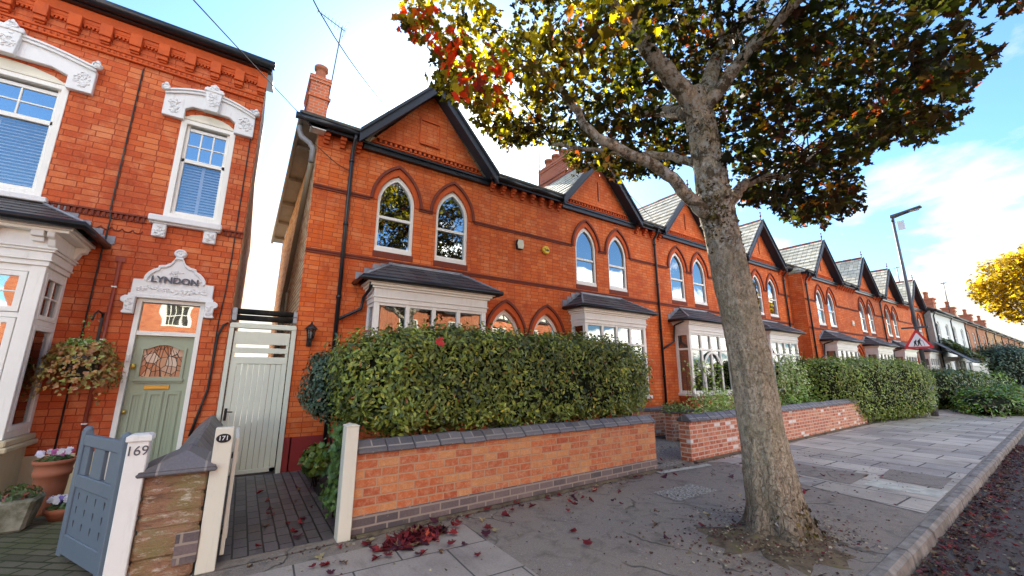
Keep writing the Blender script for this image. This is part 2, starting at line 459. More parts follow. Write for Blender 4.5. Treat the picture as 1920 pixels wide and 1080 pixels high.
class MB:
    def __init__(s, T=None, flip=False):
        s.v = []
        s.f = []
        s.T = T
        s.flip = flip
        s.smooth = set()

    def add(s, vs, fs, smooth=False):
        b = len(s.v)
        s.v += [tuple(p) for p in vs]
        for f in fs:
            if smooth:
                s.smooth.add(len(s.f))
            s.f.append([i + b for i in f])
        return s

    def box(s, x0, x1, y0, y1, z0, z1):
        x0, x1 = min(x0, x1), max(x0, x1)
        y0, y1 = min(y0, y1), max(y0, y1)
        z0, z1 = min(z0, z1), max(z0, z1)
        return s.hexa([(x0, y0, z0), (x1, y0, z0), (x1, y1, z0), (x0, y1, z0), (x0, y0, z1), (x1, y0, z1), (x1, y1, z1), (x0, y1, z1)])

    def hexa(s, p):
        return s.add(p, [(0, 3, 2, 1), (4, 5, 6, 7), (0, 1, 5, 4), (1, 2, 6, 5), (2, 3, 7, 6), (3, 0, 4, 7)])

    def prism(s, poly, y0, y1, axis='y', smooth_side=False):
        """poly in (x,z) extruded along y (axis='y'), in (y,z) along x (axis='x'), or in (x,y) along z (axis='z')"""
        a = sum(poly[i - 1][0] * poly[i][1] - poly[i][0] * poly[i - 1][1] for i in range(len(poly)))
        if a < 0:
            poly = poly[::-1]
        n = len(poly)
        if axis == 'y':
            fr = [(x, y0, z) for x, z in poly]
            bk = [(x, y1, z) for x, z in poly]
        elif axis == 'x':
            fr = [(y0, a_, b_) for a_, b_ in poly]
            bk = [(y1, a_, b_) for a_, b_ in poly]
        else:
            fr = [(a_, b_, y0) for a_, b_ in poly]
            bk = [(a_, b_, y1) for a_, b_ in poly]
        fs = [list(range(n)), list(range(2 * n - 1, n - 1, -1))] + [[i, n + i, n + (i + 1) % n, (i + 1) % n] for i in range(n)]
        flipped = (axis == 'y' and y1 < y0) or (axis != 'y' and y1 > y0)
        if flipped:
            fs = [f[::-1] for f in fs]
        return s.add(fr + bk, fs)

    def ring(s, outer, inner, y0, y1):
        """frame between two loops of equal length in (x,z)"""
        n = len(outer)
        v = [(x, y0, z) for x, z in outer] + [(x, y0, z) for x, z in inner] + [(x, y1, z) for x, z in outer] + [(x, y1, z) for x, z in inner]
        f = []
        for i in range(n):
            j = (i + 1) % n
            f += [(i, j, n + j, n + i), (2 * n + j, 2 * n + i, 3 * n + i, 3 * n + j), (j, i, 2 * n + i, 2 * n + j), (n + i, n + j, 3 * n + j, 3 * n + i)]
        return s.add(v, f)

    def arcband(s, outer, inner, y0, y1):
        """open band between two open polylines of equal length in (x,z), closed at both ends"""
        n = len(outer)
        v = [(x, y0, z) for x, z in outer] + [(x, y0, z) for x, z in inner] + [(x, y1, z) for x, z in outer] + [(x, y1, z) for x, z in inner]
        f = [(0, n, 3 * n, 2 * n), (n - 1, 3 * n - 1, 4 * n - 1, 2 * n - 1)]
        for i in range(n - 1):
            j = i + 1
            f += [(i, j, n + j, n + i), (2 * n + j, 2 * n + i, 3 * n + i, 3 * n + j), (j, i, 2 * n + i, 2 * n + j), (n + i, n + j, 3 * n + j, 3 * n + i)]
        return s.add(v, f)

    def wall(s, outer, holes, y, depth=.14):
        """front face in the plane y with holes, and the sides of each hole running back by depth"""
        def ccw(p):
            a = sum(p[i - 1][0] * p[i][1] - p[i][0] * p[i - 1][1] for i in range(len(p)))
            return p if a > 0 else p[::-1]
        loops = [ccw(outer)] + [ccw(h)[::-1] for h in holes]
        flat = [q for lp in loops for q in lp]
        tris = tessellate_polygon([[Vector((x, z, 0)) for x, z in lp] for lp in loops])
        fs = []
        for t in tris:
            (ax, az), (bx, bz), (cx, cz) = (flat[i] for i in t)
            ar = (bx - ax) * (cz - az) - (cx - ax) * (bz - az)
            if abs(ar) < 1e-9:
                continue
            fs.append(t if ar > 0 else t[::-1])
        s.add([(x, y, z) for x, z in flat], fs)
        for h in loops[1:]:
            n = len(h)
            s.add([(x, y, z) for x, z in h] + [(x, y + depth, z) for x, z in h], [[i, n + i, n + (i + 1) % n, (i + 1) % n][::-1] for i in range(n)])
        return s

    def tube(s, pts, r, n=8, r1=None, caps=True, smooth=True):
        pts = [Vector(p) for p in pts]
        m = len(pts)
        vs = []
        prev = None
        for i, p in enumerate(pts):
            d = (pts[min(i + 1, m - 1)] - pts[max(i - 1, 0)]).normalized()
            if prev is None:
                u = d.orthogonal().normalized()
            else:
                u = prev - d * prev.dot(d)
                u = u.normalized() if u.length > 1e-6 else d.orthogonal().normalized()
            prev = u
            w = d.cross(u)
            rr = r[i] if isinstance(r, (list, tuple)) else (r if r1 is None else r + (r1 - r) * i / (m - 1))
            for k in range(n):
                a = 2 * PI * k / n
                vs.append(p + (u * math.cos(a) + w * math.sin(a)) * rr)
        fs = [[i * n + k, i * n + (k + 1) % n, (i + 1) * n + (k + 1) % n, (i + 1) * n + k] for i in range(m - 1) for k in range(n)]
        s.add(vs, fs, smooth)
        if caps:
            b = len(s.v) - len(vs)
            s.f.append([b + k for k in range(n)][::-1])
            s.f.append([b + (m - 1) * n + k for k in range(n)])
        return s

    def lathe(s, prof, cx, cy, n=20, cap=True):
        vs = [(cx + r * math.cos(2 * PI * k / n), cy + r * math.sin(2 * PI * k / n), z) for r, z in prof for k in range(n)]
        m = len(prof)
        s.add(vs, [[i * n + k, i * n + (k + 1) % n, (i + 1) * n + (k + 1) % n, (i + 1) * n + k] for i in range(m - 1) for k in range(n)], True)
        if cap:
            b = len(s.v) - len(vs)
            s.f.append([b + k for k in range(n)][::-1])
            s.f.append([b + (m - 1) * n + k for k in range(n)])
        return s

    def blob(s, c, rx, ry, rz, n=10, m=7, jit=.0):
        vs = []
        for i in range(m + 1):
            th = PI * i / m
            for k in range(n):
                a = 2 * PI * k / n
                q = 1 + random.uniform(-jit, jit)
                vs.append((c[0] + rx * q * math.sin(th) * math.cos(a), c[1] + ry * q * math.sin(th) * math.sin(a), c[2] - rz * q * math.cos(th)))
        return s.add(vs, [[i * n + k, i * n + (k + 1) % n, (i + 1) * n + (k + 1) % n, (i + 1) * n + k] for i in range(m) for k in range(n)], True)

    def slabq(s, a, b, c, d, t):
        """sheet of thickness t over the quad a b c d (counter-clockwise seen from outside), thickened inward"""
        a, b, c, d = (Vector(p) for p in (a, b, c, d))
        n = (b - a).cross(d - a).normalized() * t
        return s.hexa([a - n, b - n, c - n, d - n, a, b, c, d])

    def rows(s, a, b, c, d, n, t=.012, lap=.012, jit=.004):
        """courses of slates on the quad: a b at the eave, d c at the ridge; every course tilts out at its foot"""
        a, b, c, d = (Vector(p) for p in (a, b, c, d))
        nn = (b - a).cross(d - a).normalized()
        for i in range(n):
            t0, t1 = i / n, min(1., (i + 1.04) / n)
            o = t + lap + random.uniform(-jit, jit)
            p = [a.lerp(d, t0), b.lerp(c, t0), b.lerp(c, t1), a.lerp(d, t1)]
            top = [p[0] + nn * o, p[1] + nn * o, p[2] + nn * t * .5, p[3] + nn * t * .5]
            bot = [q - nn * .02 for q in p]
            s.hexa(bot + top)
        return s

    def build(s, name, mat, parent=None, bev=0., loc=None, local=False):
        v = [Vector(p) for p in s.v]
        if s.T is not None:
            v = [s.T(p) for p in v]
        f = [x[::-1] for x in s.f] if s.flip else s.f
        if parent is not None:
            o_ = ORG[parent.name]
        else:
            o_ = Vector(loc) if loc is not None else Vector((0, 0, 0))
        me = bpy.data.meshes.new(name)
        uvv = v
        me.from_pydata([p - o_ if not local else p for p in v], [], f)
        me.update()
        uvl = me.uv_layers.new(name='UVMap')
        nl = len(me.loops)
        li = np.empty(nl, np.int32)
        me.loops.foreach_get('vertex_index', li)
        co = np.array([tuple(p) for p in uvv], float).reshape(-1, 3)[li]
        nf = len(me.polygons)
        nrm = np.empty(nf * 3)
        me.polygons.foreach_get('normal', nrm)
        tot = np.empty(nf, np.int32)
        me.polygons.foreach_get('loop_total', tot)
        nl_ = np.abs(np.repeat(nrm.reshape(-1, 3), tot, axis=0))
        ax = np.where((nl_[:, 1] >= nl_[:, 0]) & (nl_[:, 1] >= nl_[:, 2]), 1, np.where(nl_[:, 0] >= nl_[:, 2], 0, 2))
        uv = np.where((ax == 1)[:, None], co[:, [0, 2]], np.where((ax == 0)[:, None], co[:, [1, 2]], co[:, [0, 1]]))
        uvl.data.foreach_set('uv', uv.ravel().astype(np.float32))
        if s.smooth:
            sm = np.zeros(nf, bool)
            sm[list(s.smooth)] = True
            me.polygons.foreach_set('use_smooth', sm)
        me.materials.append(MATS[mat] if isinstance(mat, str) else mat)
        o = bpy.data.objects.new(name, me)
        COL.objects.link(o)
        if parent is not None:
            o.parent = parent
            KIDS.setdefault(parent.name, []).append(o)
            ORG[o.name] = ORG[parent.name]
        else:
            o.location = o_
            ORG[o.name] = o_
        if bev:
            b = o.modifiers.new('bevel', 'BEVEL')
            b.width = bev
            b.segments = 1
            b.limit_method = 'ANGLE'
            b.angle_limit = R(50)
        return o


def text_part(name, txt, size, mat, parent, loc, rot, extrude=.003, squeeze=1., shear=0., weight=0.):
    cu = bpy.data.curves.new(name, 'FONT')
    cu.body = txt
    cu.size = size
    cu.extrude = extrude
    cu.align_x = 'CENTER'
    cu.align_y = 'CENTER'
    cu.offset = weight
    cu.shear = shear
    tmp = bpy.data.objects.new(name + '_tmp', cu)
    COL.objects.link(tmp)
    dg = bpy.context.evaluated_depsgraph_get()
    me = bpy.data.meshes.new_from_object(tmp.evaluated_get(dg))
    bpy.data.objects.remove(tmp)
    M = Matrix.Translation(Vector(loc) - ORG[parent.name]) @ rot.to_4x4() @ Matrix.Diagonal((squeeze, 1, 1, 1))
    me.transform(M)
    me.materials.clear()
    me.materials.append(MATS[mat])
    o = bpy.data.objects.new(name, me)
    COL.objects.link(o)
    o.parent = parent
    KIDS.setdefault(parent.name, []).append(o)
    ORG[o.name] = ORG[parent.name]
    return o


FACE_STREET = Matrix.Rotation(R(90), 3, 'X')   # text plane turned to face -Y


# ------------------------------------------------------------------ leaves
def rand_unit(n):
    v = rng.normal(size=(n, 3))
    return v / np.linalg.norm(v, axis=1)[:, None]


LANCE = (np.array([(0, 0), (.20, .38), (.16, .70), (0, 1), (-.16, .70), (-.20, .38)]), [(0, 1, 2, 3), (0, 3, 4, 5)], .12)
OVAL = (np.array([(0, 0), (.5, .45), (0, 1), (-.5, .45)]), [(0, 1, 2), (0, 2, 3)], .10)
_half = [(0, 0), (.16, .02), (.42, -.02), (.36, .16), (.52, .38), (.34, .40), (.36, .56), (.20, .52), (.13, .60), (.20, .80), (.07, .80), (0, 1)]
MAPLE = (np.array(_half + [(-x, y) for x, y in _half[1:-1]]), [tuple(range(12)), (0, 11) + tuple(range(21, 11, -1))], .16)


def leaf_mesh(name, shape, pos, up, size, cols, mat, parent=None, spread=1., droop=0., curl=0., loc=None):
    """one mesh of many leaves: each lies near the plane whose normal is up (jittered by spread)"""
    pts, faces, fold = shape
    n = len(pos)
    pos = np.asarray(pos, float)
    nr = np.asarray(up, float) + spread * rand_unit(n)
    nr /= np.linalg.norm(nr, axis=1)[:, None]
    t = rand_unit(n)
    t[:, 2] -= droop
    t -= nr * (t * nr).sum(1)[:, None]
    t /= np.linalg.norm(t, axis=1)[:, None]
    b = np.cross(nr, t)
    size = np.broadcast_to(np.asarray(size, float), (n,))
    k = len(pts)
    u, v = pts[:, 0], pts[:, 1] - .35
    zf = np.abs(u) * fold * 2 + curl * (v * v)
    V = pos[:, None, :] + size[:, None, None] * (b[:, None, :] * u[None, :, None] + t[:, None, :] * v[None, :, None] + nr[:, None, :] * zf[None, :, None])
    o_ = np.array(ORG[parent.name]) if parent is not None else (np.array(loc, float) if loc is not None else np.zeros(3))
    V = (V - o_).reshape(-1, 3)
    me = bpy.data.meshes.new(name)
    fl = np.concatenate([np.array(f) for f in faces])
    ft = np.array([len(f) for f in faces])
    loops = (fl[None, :] + (np.arange(n) * k)[:, None]).ravel()
    tots = np.tile(ft, n)
    starts = np.concatenate([[0], np.cumsum(tots)[:-1]])
    me.vertices.add(n * k)
    me.vertices.foreach_set('co', V.ravel())
    me.loops.add(len(loops))
    me.loops.foreach_set('vertex_index', loops.astype(np.int32))
    me.polygons.add(len(tots))
    me.polygons.foreach_set('loop_start', starts.astype(np.int32))
    me.polygons.foreach_set('loop_total', tots.astype(np.int32))
    me.update(calc_edges=True)
    at = me.attributes.new('col', 'FLOAT_COLOR', 'FACE')
    c4 = np.ones((n, 4))
    c4[:, :3] = cols
    at.data.foreach_set('color', np.repeat(c4, len(faces), axis=0).ravel().astype(np.float32))
    me.validate()
    me.materials.append(MATS[mat])
    o = bpy.data.objects.new(name, me)
    COL.objects.link(o)
    if parent is not None:
        o.parent = parent
        KIDS.setdefault(parent.name, []).append(o)
        ORG[o.name] = ORG[parent.name]
    else:
        o.location = o_
        ORG[o.name] = Vector(o_)
    return o


def pick_cols(n, table, vary=.18):
    """table: [(weight, (r,g,b))]"""
    w = np.array([a for a, _ in table], float)
    c = np.array([b for _, b in table], float)
    i = rng.choice(len(table), n, p=w / w.sum())
    return np.clip(c[i] * (1 + rng.uniform(-vary, vary, (n, 1))) * (1 + rng.uniform(-.06, .06, (n, 3))), .002, 1)


def superbox_points(n, c, h, p=5., top_bias=1., jit=.05):
    """points near the skin of a rounded box (superellipsoid), with outward normals"""
    out_p, out_n = [], []
    c, h = np.array(c, float), np.array(h, float)
    area = np.array([h[1] * h[2], h[1] * h[2], h[0] * h[2], h[0] * h[2], h[0] * h[1] * top_bias, h[0] * h[1] * .5])
    side = rng.choice(6, n, p=area / area.sum())
    q = rng.uniform(-1, 1, (n, 3))
    ax = side // 2
    q[np.arange(n), ax] = np.where(side % 2 == 0, -1., 1.)
    q[ax == 2, 2] *= -1
    s = (np.abs(q) ** p).sum(1) ** (1 / p)
    q /= s[:, None]
    nr = np.sign(q) * np.abs(q) ** (p - 1) / h
    nr /= np.linalg.norm(nr, axis=1)[:, None]
    # gentle lumps along the skin
    w = q * h + c
    lump = .03 * np.sin(w[:, 0] * 3.1 + w[:, 2] * 2.3) + .03 * np.sin(w[:, 0] * 7.7 - w[:, 2] * 5.1 + w[:, 1] * 4) + .02 * np.sin(w[:, 0] * 13 + w[:, 2] * 11)
    return w + nr * (lump + rng.normal(0, jit, n) - abs(rng.normal(0, jit, n)))[:, None], nr
mottle_mat('moss_soil', (.075, .055, .036), (.19, .145, .098), 6., rough=.95, bump=.02, bscale=40, cc=(.15, .14, .045), lo=.36, hi=.54)


def sandstone_mat():
    m = NT('sandstone')
    m.bsdf(.9, .15)
    v = m.coord('Object')
    vs = m.coord('Object', scale=(1, 1, 3.2))
    a = m.noise(vs, 5, 7, .7, .6)
    c = m.ramp(a, [(.32, (.15, .095, .06)), (.48, (.36, .19, .115)), (.60, (.30, .225, .12)), (.74, (.42, .29, .19))])
    c = m.mix(m.ramp(m.noise(v, 3.1, 4), [(.45, 0.), (.62, .7)]), c, (.24, .20, .075))
    lime = m.ramp(m.noise(vs, 7, 9, .8), [(.53, 0.), (.64, .9)])
    c = m.mix(lime, c, (.68, .60, .48))
    dk = m.ramp(m.noise(v, 12, 6, .7), [(.30, .8), (.40, 0.)])
    c = m.mix(dk, c, (.09, .055, .035))
    m.l(c, m.b.inputs['Base Color'])
    m.bump(m.math('ADD', a, m.noise(v, 26, 6, .7)), .8, .02)


sandstone_mat()
# ================================================================== the terrace
D = 7.71           # facade plane of the near terrace and of the house with the green door


def arch(cx, a, zs, h, n=9, up=True):
    """pointed arch from (cx-a, zs) over (cx, zs+h) to (cx+a, zs)"""
    r = (a * a + h * h) / (2 * a)
    th = math.asin(min(1., h / r)) if r >= a else PI - math.asin(min(1., h / r))
    left = [(cx - a + r - r * math.cos(th * i / n), zs + r * math.sin(th * i / n)) for i in range(n + 1)]
    return left + [(2 * cx - x, z) for x, z in left[-2::-1]]


def arch_opening(cx, a, z0, zs, h):
    return [(cx - a, z0)] + arch(cx, a, zs, h) + [(cx + a, z0)]


GUT = 6.06


def terrace_house(label, E, sgn, xmin, brick='terrace_brick', transom=True, first=False, chimney=None, downpipe=True, chim_pots=1, sash='sash', finial=True, bayglass='bay_glass',
                  curtain=None, dpx=.39, group='gabled brick houses of the terrace'):
    h = thing('terrace_house', label, 'house', (E + sgn * 2.4, D, 0), group=group)
    T = lambda p: Vector((E + sgn * p[0], D + p[1], p[2]))
    nb = lambda: MB(T, sgn < 0)
    W = 4.84
    wins = [(1.564, .385), (2.82, .385)]
    door = (4.24, .43)
    # --- facade wall with its gable, openings and reveals
    w = nb()
    holes = [arch_opening(c, a, 3.90, 4.95, .62) for c, a in wins] + [arch_opening(door[0], door[1], .12, 2.35, .66)]
    w.wall([(xmin, 0), (W, 0), (W, 6.10), (3.62, 6.10), (2.25, 7.78), (.88, 6.10), (xmin, 6.10)], holes, 0, .15)
    wall = w.build('wall', brick, h)
    # inner dark wall so that the rooms read as rooms
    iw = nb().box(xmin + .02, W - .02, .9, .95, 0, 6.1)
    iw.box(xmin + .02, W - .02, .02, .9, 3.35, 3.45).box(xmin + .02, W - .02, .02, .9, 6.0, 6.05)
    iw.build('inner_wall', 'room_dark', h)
    if first:
        s = nb().box(0, .10, .004, 8.6, 0, 6.15)
        s.build('side_wall', 'cream_brick', h)
        # dark oblong eave of the side wall with its brackets
        e = nb().box(-.30, .0, -.05, 8.5, 6.16, 6.22).box(-.36, -.30, -.10, 8.6, 6.13, 6.30)
        for y in (.9, 2.6, 4.3, 6.0, 7.7):
            e.box(-.29, -.0, y, y + .09, 6.07, 6.16)
        e.build('side_eave', 'fascia_grey', h, .006)
        nb().box(-.16, .10, -.20, .0, 5.98, 6.22).build('eave_end', 'white_paint', h, .004)
        nb().tube([(-.31, .15, 6.2), (-.31, .15, 6.04), (-.27, .15, 5.92), (-.13, .10, 5.82), (-.06, .10, 5.72), (-.06, .14, 5.45)], .05, 10).build('rainwater_bend', 'grey_plastic', h)
        nb().tube([(-.06, .14, 5.45), (-.06, .9, 4.9), (-.06, 2.6, 3.6), (-.06, 3.2, 3.2), (-.06, 3.25, 3.0), (-.06, 3.25, .2)], .05, 10).build('soil_pipe', 'tan_pipe', h)
        nb().tube([(-.05, 2.3, 3.3), (-.05, 2.35, 2.9), (-.05, 2.35, 2.3)], .025, 6).build('waste_pipe', 'tan_pipe', h)
        nb().box(-.012, .12, -.012, 8.6, 0, .53).box(.1, 1.1, -.012, 0, 0, .53).build('plinth', 'red_plinth', h)
    # --- string courses
    st = nb()
    st.box(xmin, W, -.035, -.0005, 3.705, 3.745).box(xmin, W, -.022, -.0005, 3.66, 3.705)
    st.build('lower_string_course', 'hood_brick', h, .006)
    for xa, xb in ((xmin, 1.564 - .53), (2.82 + .53, W), (1.564 + .47, 2.82 - .47)):
        st = nb()
        st.box(xa, xb, -.036, -.0005, 4.945, 4.985).box(xa, xb, -.022, -.0005, 4.902, 4.945)
        st.build('upper_string_course', 'hood_brick', h, .006)
    # --- hood moulds and brick rings over the arches
    for (c, a, z, hh) in [(wins[0][0], .385, 4.95, .62), (wins[1][0], .385, 4.95, .62), (door[0], .43, 2.35, .66)]:
        k = 1.0
        o1, i1 = arch(c, a + .155, z, hh + .235), arch(c, a + .10, z, hh + .165)
        hm = nb().arcband(o1, i1, -.055, -.0005)
        hm.build('hood_mould', 'hood_brick', h, .005)
        nb().arcband(arch(c, a + .098, z, hh + .162), arch(c, a + .004, z, hh + .008), -.016, -.0005).build('arch_ring', 'trim_brick', h)
    # --- arched sash windows
    for c, a in wins:
        fr = nb()
        A, I = arch_opening(c, a - .003, 3.903, 4.95, .617), arch_opening(c, a - .062, 4.02, 4.93, .53)
        fr.ring(A, I, .03, .12)
        fr.box(c - a + .06, c + a - .06, .045, .11, 4.60, 4.66)
        fr.box(c - a + .004, c + a - .004, .015, .11, 3.904, 3.985)
        f_ = fr.build('window', 'white_paint', h, .004)
        inn = arch_opening(c, a - .056, 4.01, 4.93, .54)
        nb().prism(inn, .078, .082).build('pane', 'window_glass', f_)
        nb().box(c - a - .02, c + a + .02, -.012, .12, 3.775, 3.90).build('sill', 'hood_brick', f_, .006)
        if curtain:
            cu = nb()
            for s_ in (-1, 1):
                pts = []
                for i in range(9):
                    x = c + s_ * (a - .06 - .022 * i)
                    pts.append((x, .19 + .018 * (i % 2)))
                for (xa, ya), (xb, yb) in zip(pts, pts[1:]):
                    q = [(xa, ya, 4.0), (xb, yb, 4.0), (xb, yb, 5.3), (xa, ya, 5.3)]
                    cu.add(q, [(0, 1, 2, 3)])
            cu.build('curtain', 'curtain_cloth', f_)
    # --- front door under its arch, fanlight above
    c, a = door
    df = nb().ring(arch_opening(c, a - .003, .12, 2.35, .657), arch_opening(c, a - .07, .125, 2.33, .57), .08, .14).box(c - a + .06, c + a - .06, .085, .135, 2.14, 2.21)
    d_ = df.build('door', 'white_paint', h, .004)
    fl = [(c - a + .075, 2.215)] + arch(c, a - .075, 2.33, .56) + [(c + a - .075, 2.215)]
    nb().prism(fl, .108, .112).build('pane', 'window_glass', d_)
    nb().box(c - a + .065, c + a - .065, .10, .13, .13, 2.14).build('door_leaf', 'slate_blue_board', d_)
    # --- corbel brackets under the gutter
    for xa, xb in ((xmin, .86), (3.66, W)):
        cb = nb()
        n = max(2, int((xb - xa) / .25))
        for i in range(n):
            x = xa + (i + .5) * (xb - xa) / n
            cb.box(x - .055, x + .055, -.14, -.0005, 5.94, 6.04).box(x - .05, x + .05, -.10, -.0005, 5.885, 5.94).box(x - .045, x + .045, -.055, -.0005, 5.82, 5.885)
        cb.box(xa, xb, -.015, -.0005, 5.76, 5.79)
        cb.build('corbel_course', 'trim_brick', h, .006)
    # --- gutter, black, running across the foot of the gable
    g = nb()
    for xa, xb in ((xmin - (.42 if first else 0), .82), (3.68, W)):
        g.tube([(xa, -.23, 6.11), (xb, -.23, 6.11)], .062, 10)
    for xa, xb in ((xmin - (.2 if first else 0), .80), (3.70, W)):
        g.box(xa, xb, -.20, -.17, 6.0, 6.16).box(max(xa, xmin), xb, -.17, -.004, 6.045, 6.13)
    g.box(.80, 3.70, -.10, -.004, 5.935, 6.03).box(.80, 3.70, -.135, -.004, 6.03, 6.075)
    g.build('gutter', 'black_paint', h)
    # --- gable dressings: dentil course, sunk panel
    dn = nb()
    zb = 6.19
    n = 22
    for i in range(n):
        x = 1.14 + i * (3.36 - 1.14) / (n - 1)
        dn.box(x - .026, x + .026, -.045, -.0005, zb, zb + .07)
    nb().box(1.08, 3.42, -.008, -.0004, zb, zb + .07).build('dentil_gap_shade', 'hood_brick', h)  # dark strip standing in for the shaded, dirty gaps between the dentils
    dn.box(1.06, 3.44, -.06, -.0005, zb + .07, zb + .10).box(.98, 3.52, -.03, -.0005, zb - .03, zb)
    dn.build('dentil_course', 'trim_brick', h, .004)
    if first:
        pn = nb().ring([(1.96, 6.50), (2.44, 6.50), (2.44, 7.12), (1.96, 7.12)], [(1.985, 6.525), (2.415, 6.525), (2.415, 7.06), (1.985, 7.06)], -.028, -.0005)
        pn.box(1.96, 2.44, -.045, -.028, 6.47, 6.50)
        pn.build('gable_panel', 'trim_brick', h, .003)
    else:
        nb().box(2.235, 2.265, -.02, -.0005, 6.5, 7.1).build('gable_panel', 'hood_brick', h)
    # --- roofs
    ax, az, ez = 2.25, 7.954, 6.208
    lx, rx = .70, 3.80
    yf, yb = -.26, 3.6
    # gable roof: two slated slopes (u from front to back)
    for side, ex in ((0, lx), (1, rx)):
        rf = nb()
        if side == 0:
            rf.rows((ex, yb, ez), (ex, yf, ez), (ax, yf, az), (ax, yb, az), 9)
        else:
            rf.rows((ex, yf, ez), (ex, yb, ez), (ax, yb, az), (ax, yf, az), 9)
        rf.build('gable_roof', 'slate_tile', h)
    m = nb()
    # the front slope runs out over the eave either side of the gable, and dies behind it
    k_ = 2.45 / 4.3
    zz = lambda yy: 6.17 + (yy + .30) * k_
    xl = xmin - .35 if first else xmin
    rl = xmin + 2.2 if first else xmin
    m.rows((xl, -.30, 6.17), (.74, -.30, 6.17), (.74 + (.4 if first else 0), .55, zz(.55)), (xl + (.5 if first else 0), .55, zz(.55)), 4)
    m.rows((3.76, -.30, 6.17), (W, -.30, 6.17), (W, .55, zz(.55)), (3.76, .55, zz(.55)), 4)
    m.rows((xl + (.5 if first else 0), .56, zz(.56)), (W, .56, zz(.56)), (W, 4.0, 8.62), (rl, 4.0, 8.62), 11)
    if first:
        m.rows((xmin - .35, 8.6, 6.17), (xmin - .35, -.30, 6.17), (xmin + 2.2, 4.0, 8.62), (xmin + 2.2, 5.0, 8.62), 14)
    m.slabq((W, 8.6, 6.17), (xmin, 8.6, 6.17), (xmin + (2.2 if first else 0), 4.0, 8.62), (W, 4.0, 8.62), .03)
    m.build('main_roof', 'lichen_slate', h)
    rt = nb()
    for i in range(9):
        y0 = yf + .03 + i * .42
        rt.prism([(ax - .10, az - .085), (ax, az + .035 + random.uniform(0, .012)), (ax + .10, az - .085), (ax, az - .02)], y0, y0 + .405)
    rt.build('ridge_tiles', 'hood_brick', h)
    if finial:
        nb().tube([(ax, yf + .02, az), (ax, yf + .02, az + .30)], .018, 6).blob((ax, yf + .02, az + .17), .045, .045, .04).blob((ax, yf + .02, az + .32), .03, .03, .045).build('finial', 'hood_brick', h)
    # barge boards with a moulding along their upper edge
    for s_, ex in ((-1, lx), (1, rx)):
        sl = (az - ez) / (ax - lx)
        px = ax + s_ * 1.57
        b = nb()
        def barge(dz0, dz1, y0, y1):
            b.prism([(ax, az + dz1), (px, az + dz1 - sl * 1.57), (px, az + dz0 - sl * 1.57), (ax, az + dz0)], y0, y1)
        barge(-.25, -.005, yf - .045, yf - .005)
        barge(-.06, .02, yf - .085, yf - .045)
        barge(-.27, -.235, yf - .06, yf - .0)
        barge(-.21, -.19, yf - .005, -.0005)     # soffit between board and wall
        b.build('barge_board', 'slate_blue_board', h, .004)
    # --- chimney
    if chimney:
        cx0, cx1, cy0, cy1, zb_, zt_ = chimney
        ch = nb().box(cx0, cx1, cy0, cy1, zb_, zt_)
        ch.box(cx0 - .04, cx1 + .04, cy0 - .04, cy1 + .04, zt_ - .62, zt_ - .56).box(cx0 - .03, cx1 + .03, cy0 - .03, cy1 + .03, zt_ - .17, zt_ - .09).box(cx0 - .045, cx1 + .045, cy0 - .045, cy1 + .045, zt_ - .09, zt_)
        cm = ch.build('chimney', 'chimney_brick', h, .006)
        for i in range(chim_pots):
            y = cy0 + (i + .5) * (cy1 - cy0) / chim_pots if chim_pots > 1 else cy0 + .24
            nb().lathe([(.15, zt_), (.14, zt_ + .05), (.125, zt_ + .26), (.125, zt_ + .33), (.165, zt_ + .345), (.17, zt_ + .43), (.13, zt_ + .45)], (cx0 + cx1) / 2, y, 14).build('chimney_pot', 'terracotta', cm)
    # --- box bay window
    bay(h, nb, transom, bayglass)
    # --- rainwater pipe
    if downpipe:
        x = .62 if first else dpx
        dp = nb()
        dp.tube([(x, -.24, 6.06), (x, -.23, 5.98), (x, -.07, 5.80), (x, -.06, 5.7), (x, -.06, .1)], .036, 8)
        for z in (5.6, 4.3, 2.9, 1.5):
            dp.lathe([(.045, z - .03), (.048, z), (.045, z + .03)], x, -.06, 10)
        dp.build('downpipe', 'black_paint', h)
        bp = nb().tube([(1.05, -.58, 3.16), (1.05, -.5, 3.02), (1.05, -.08, 2.95), (1.02, -.06, 2.72), (x + .03, -.06, 2.5)] if first else
                       [(1.02, -.45, 3.16), (1.02, -.1, 3.05), (1.0, -.06, 2.55), (x + .03, -.06, 2.3)], .03, 8)
        bp.build('bay_downpipe', 'black_paint', h)
    return h


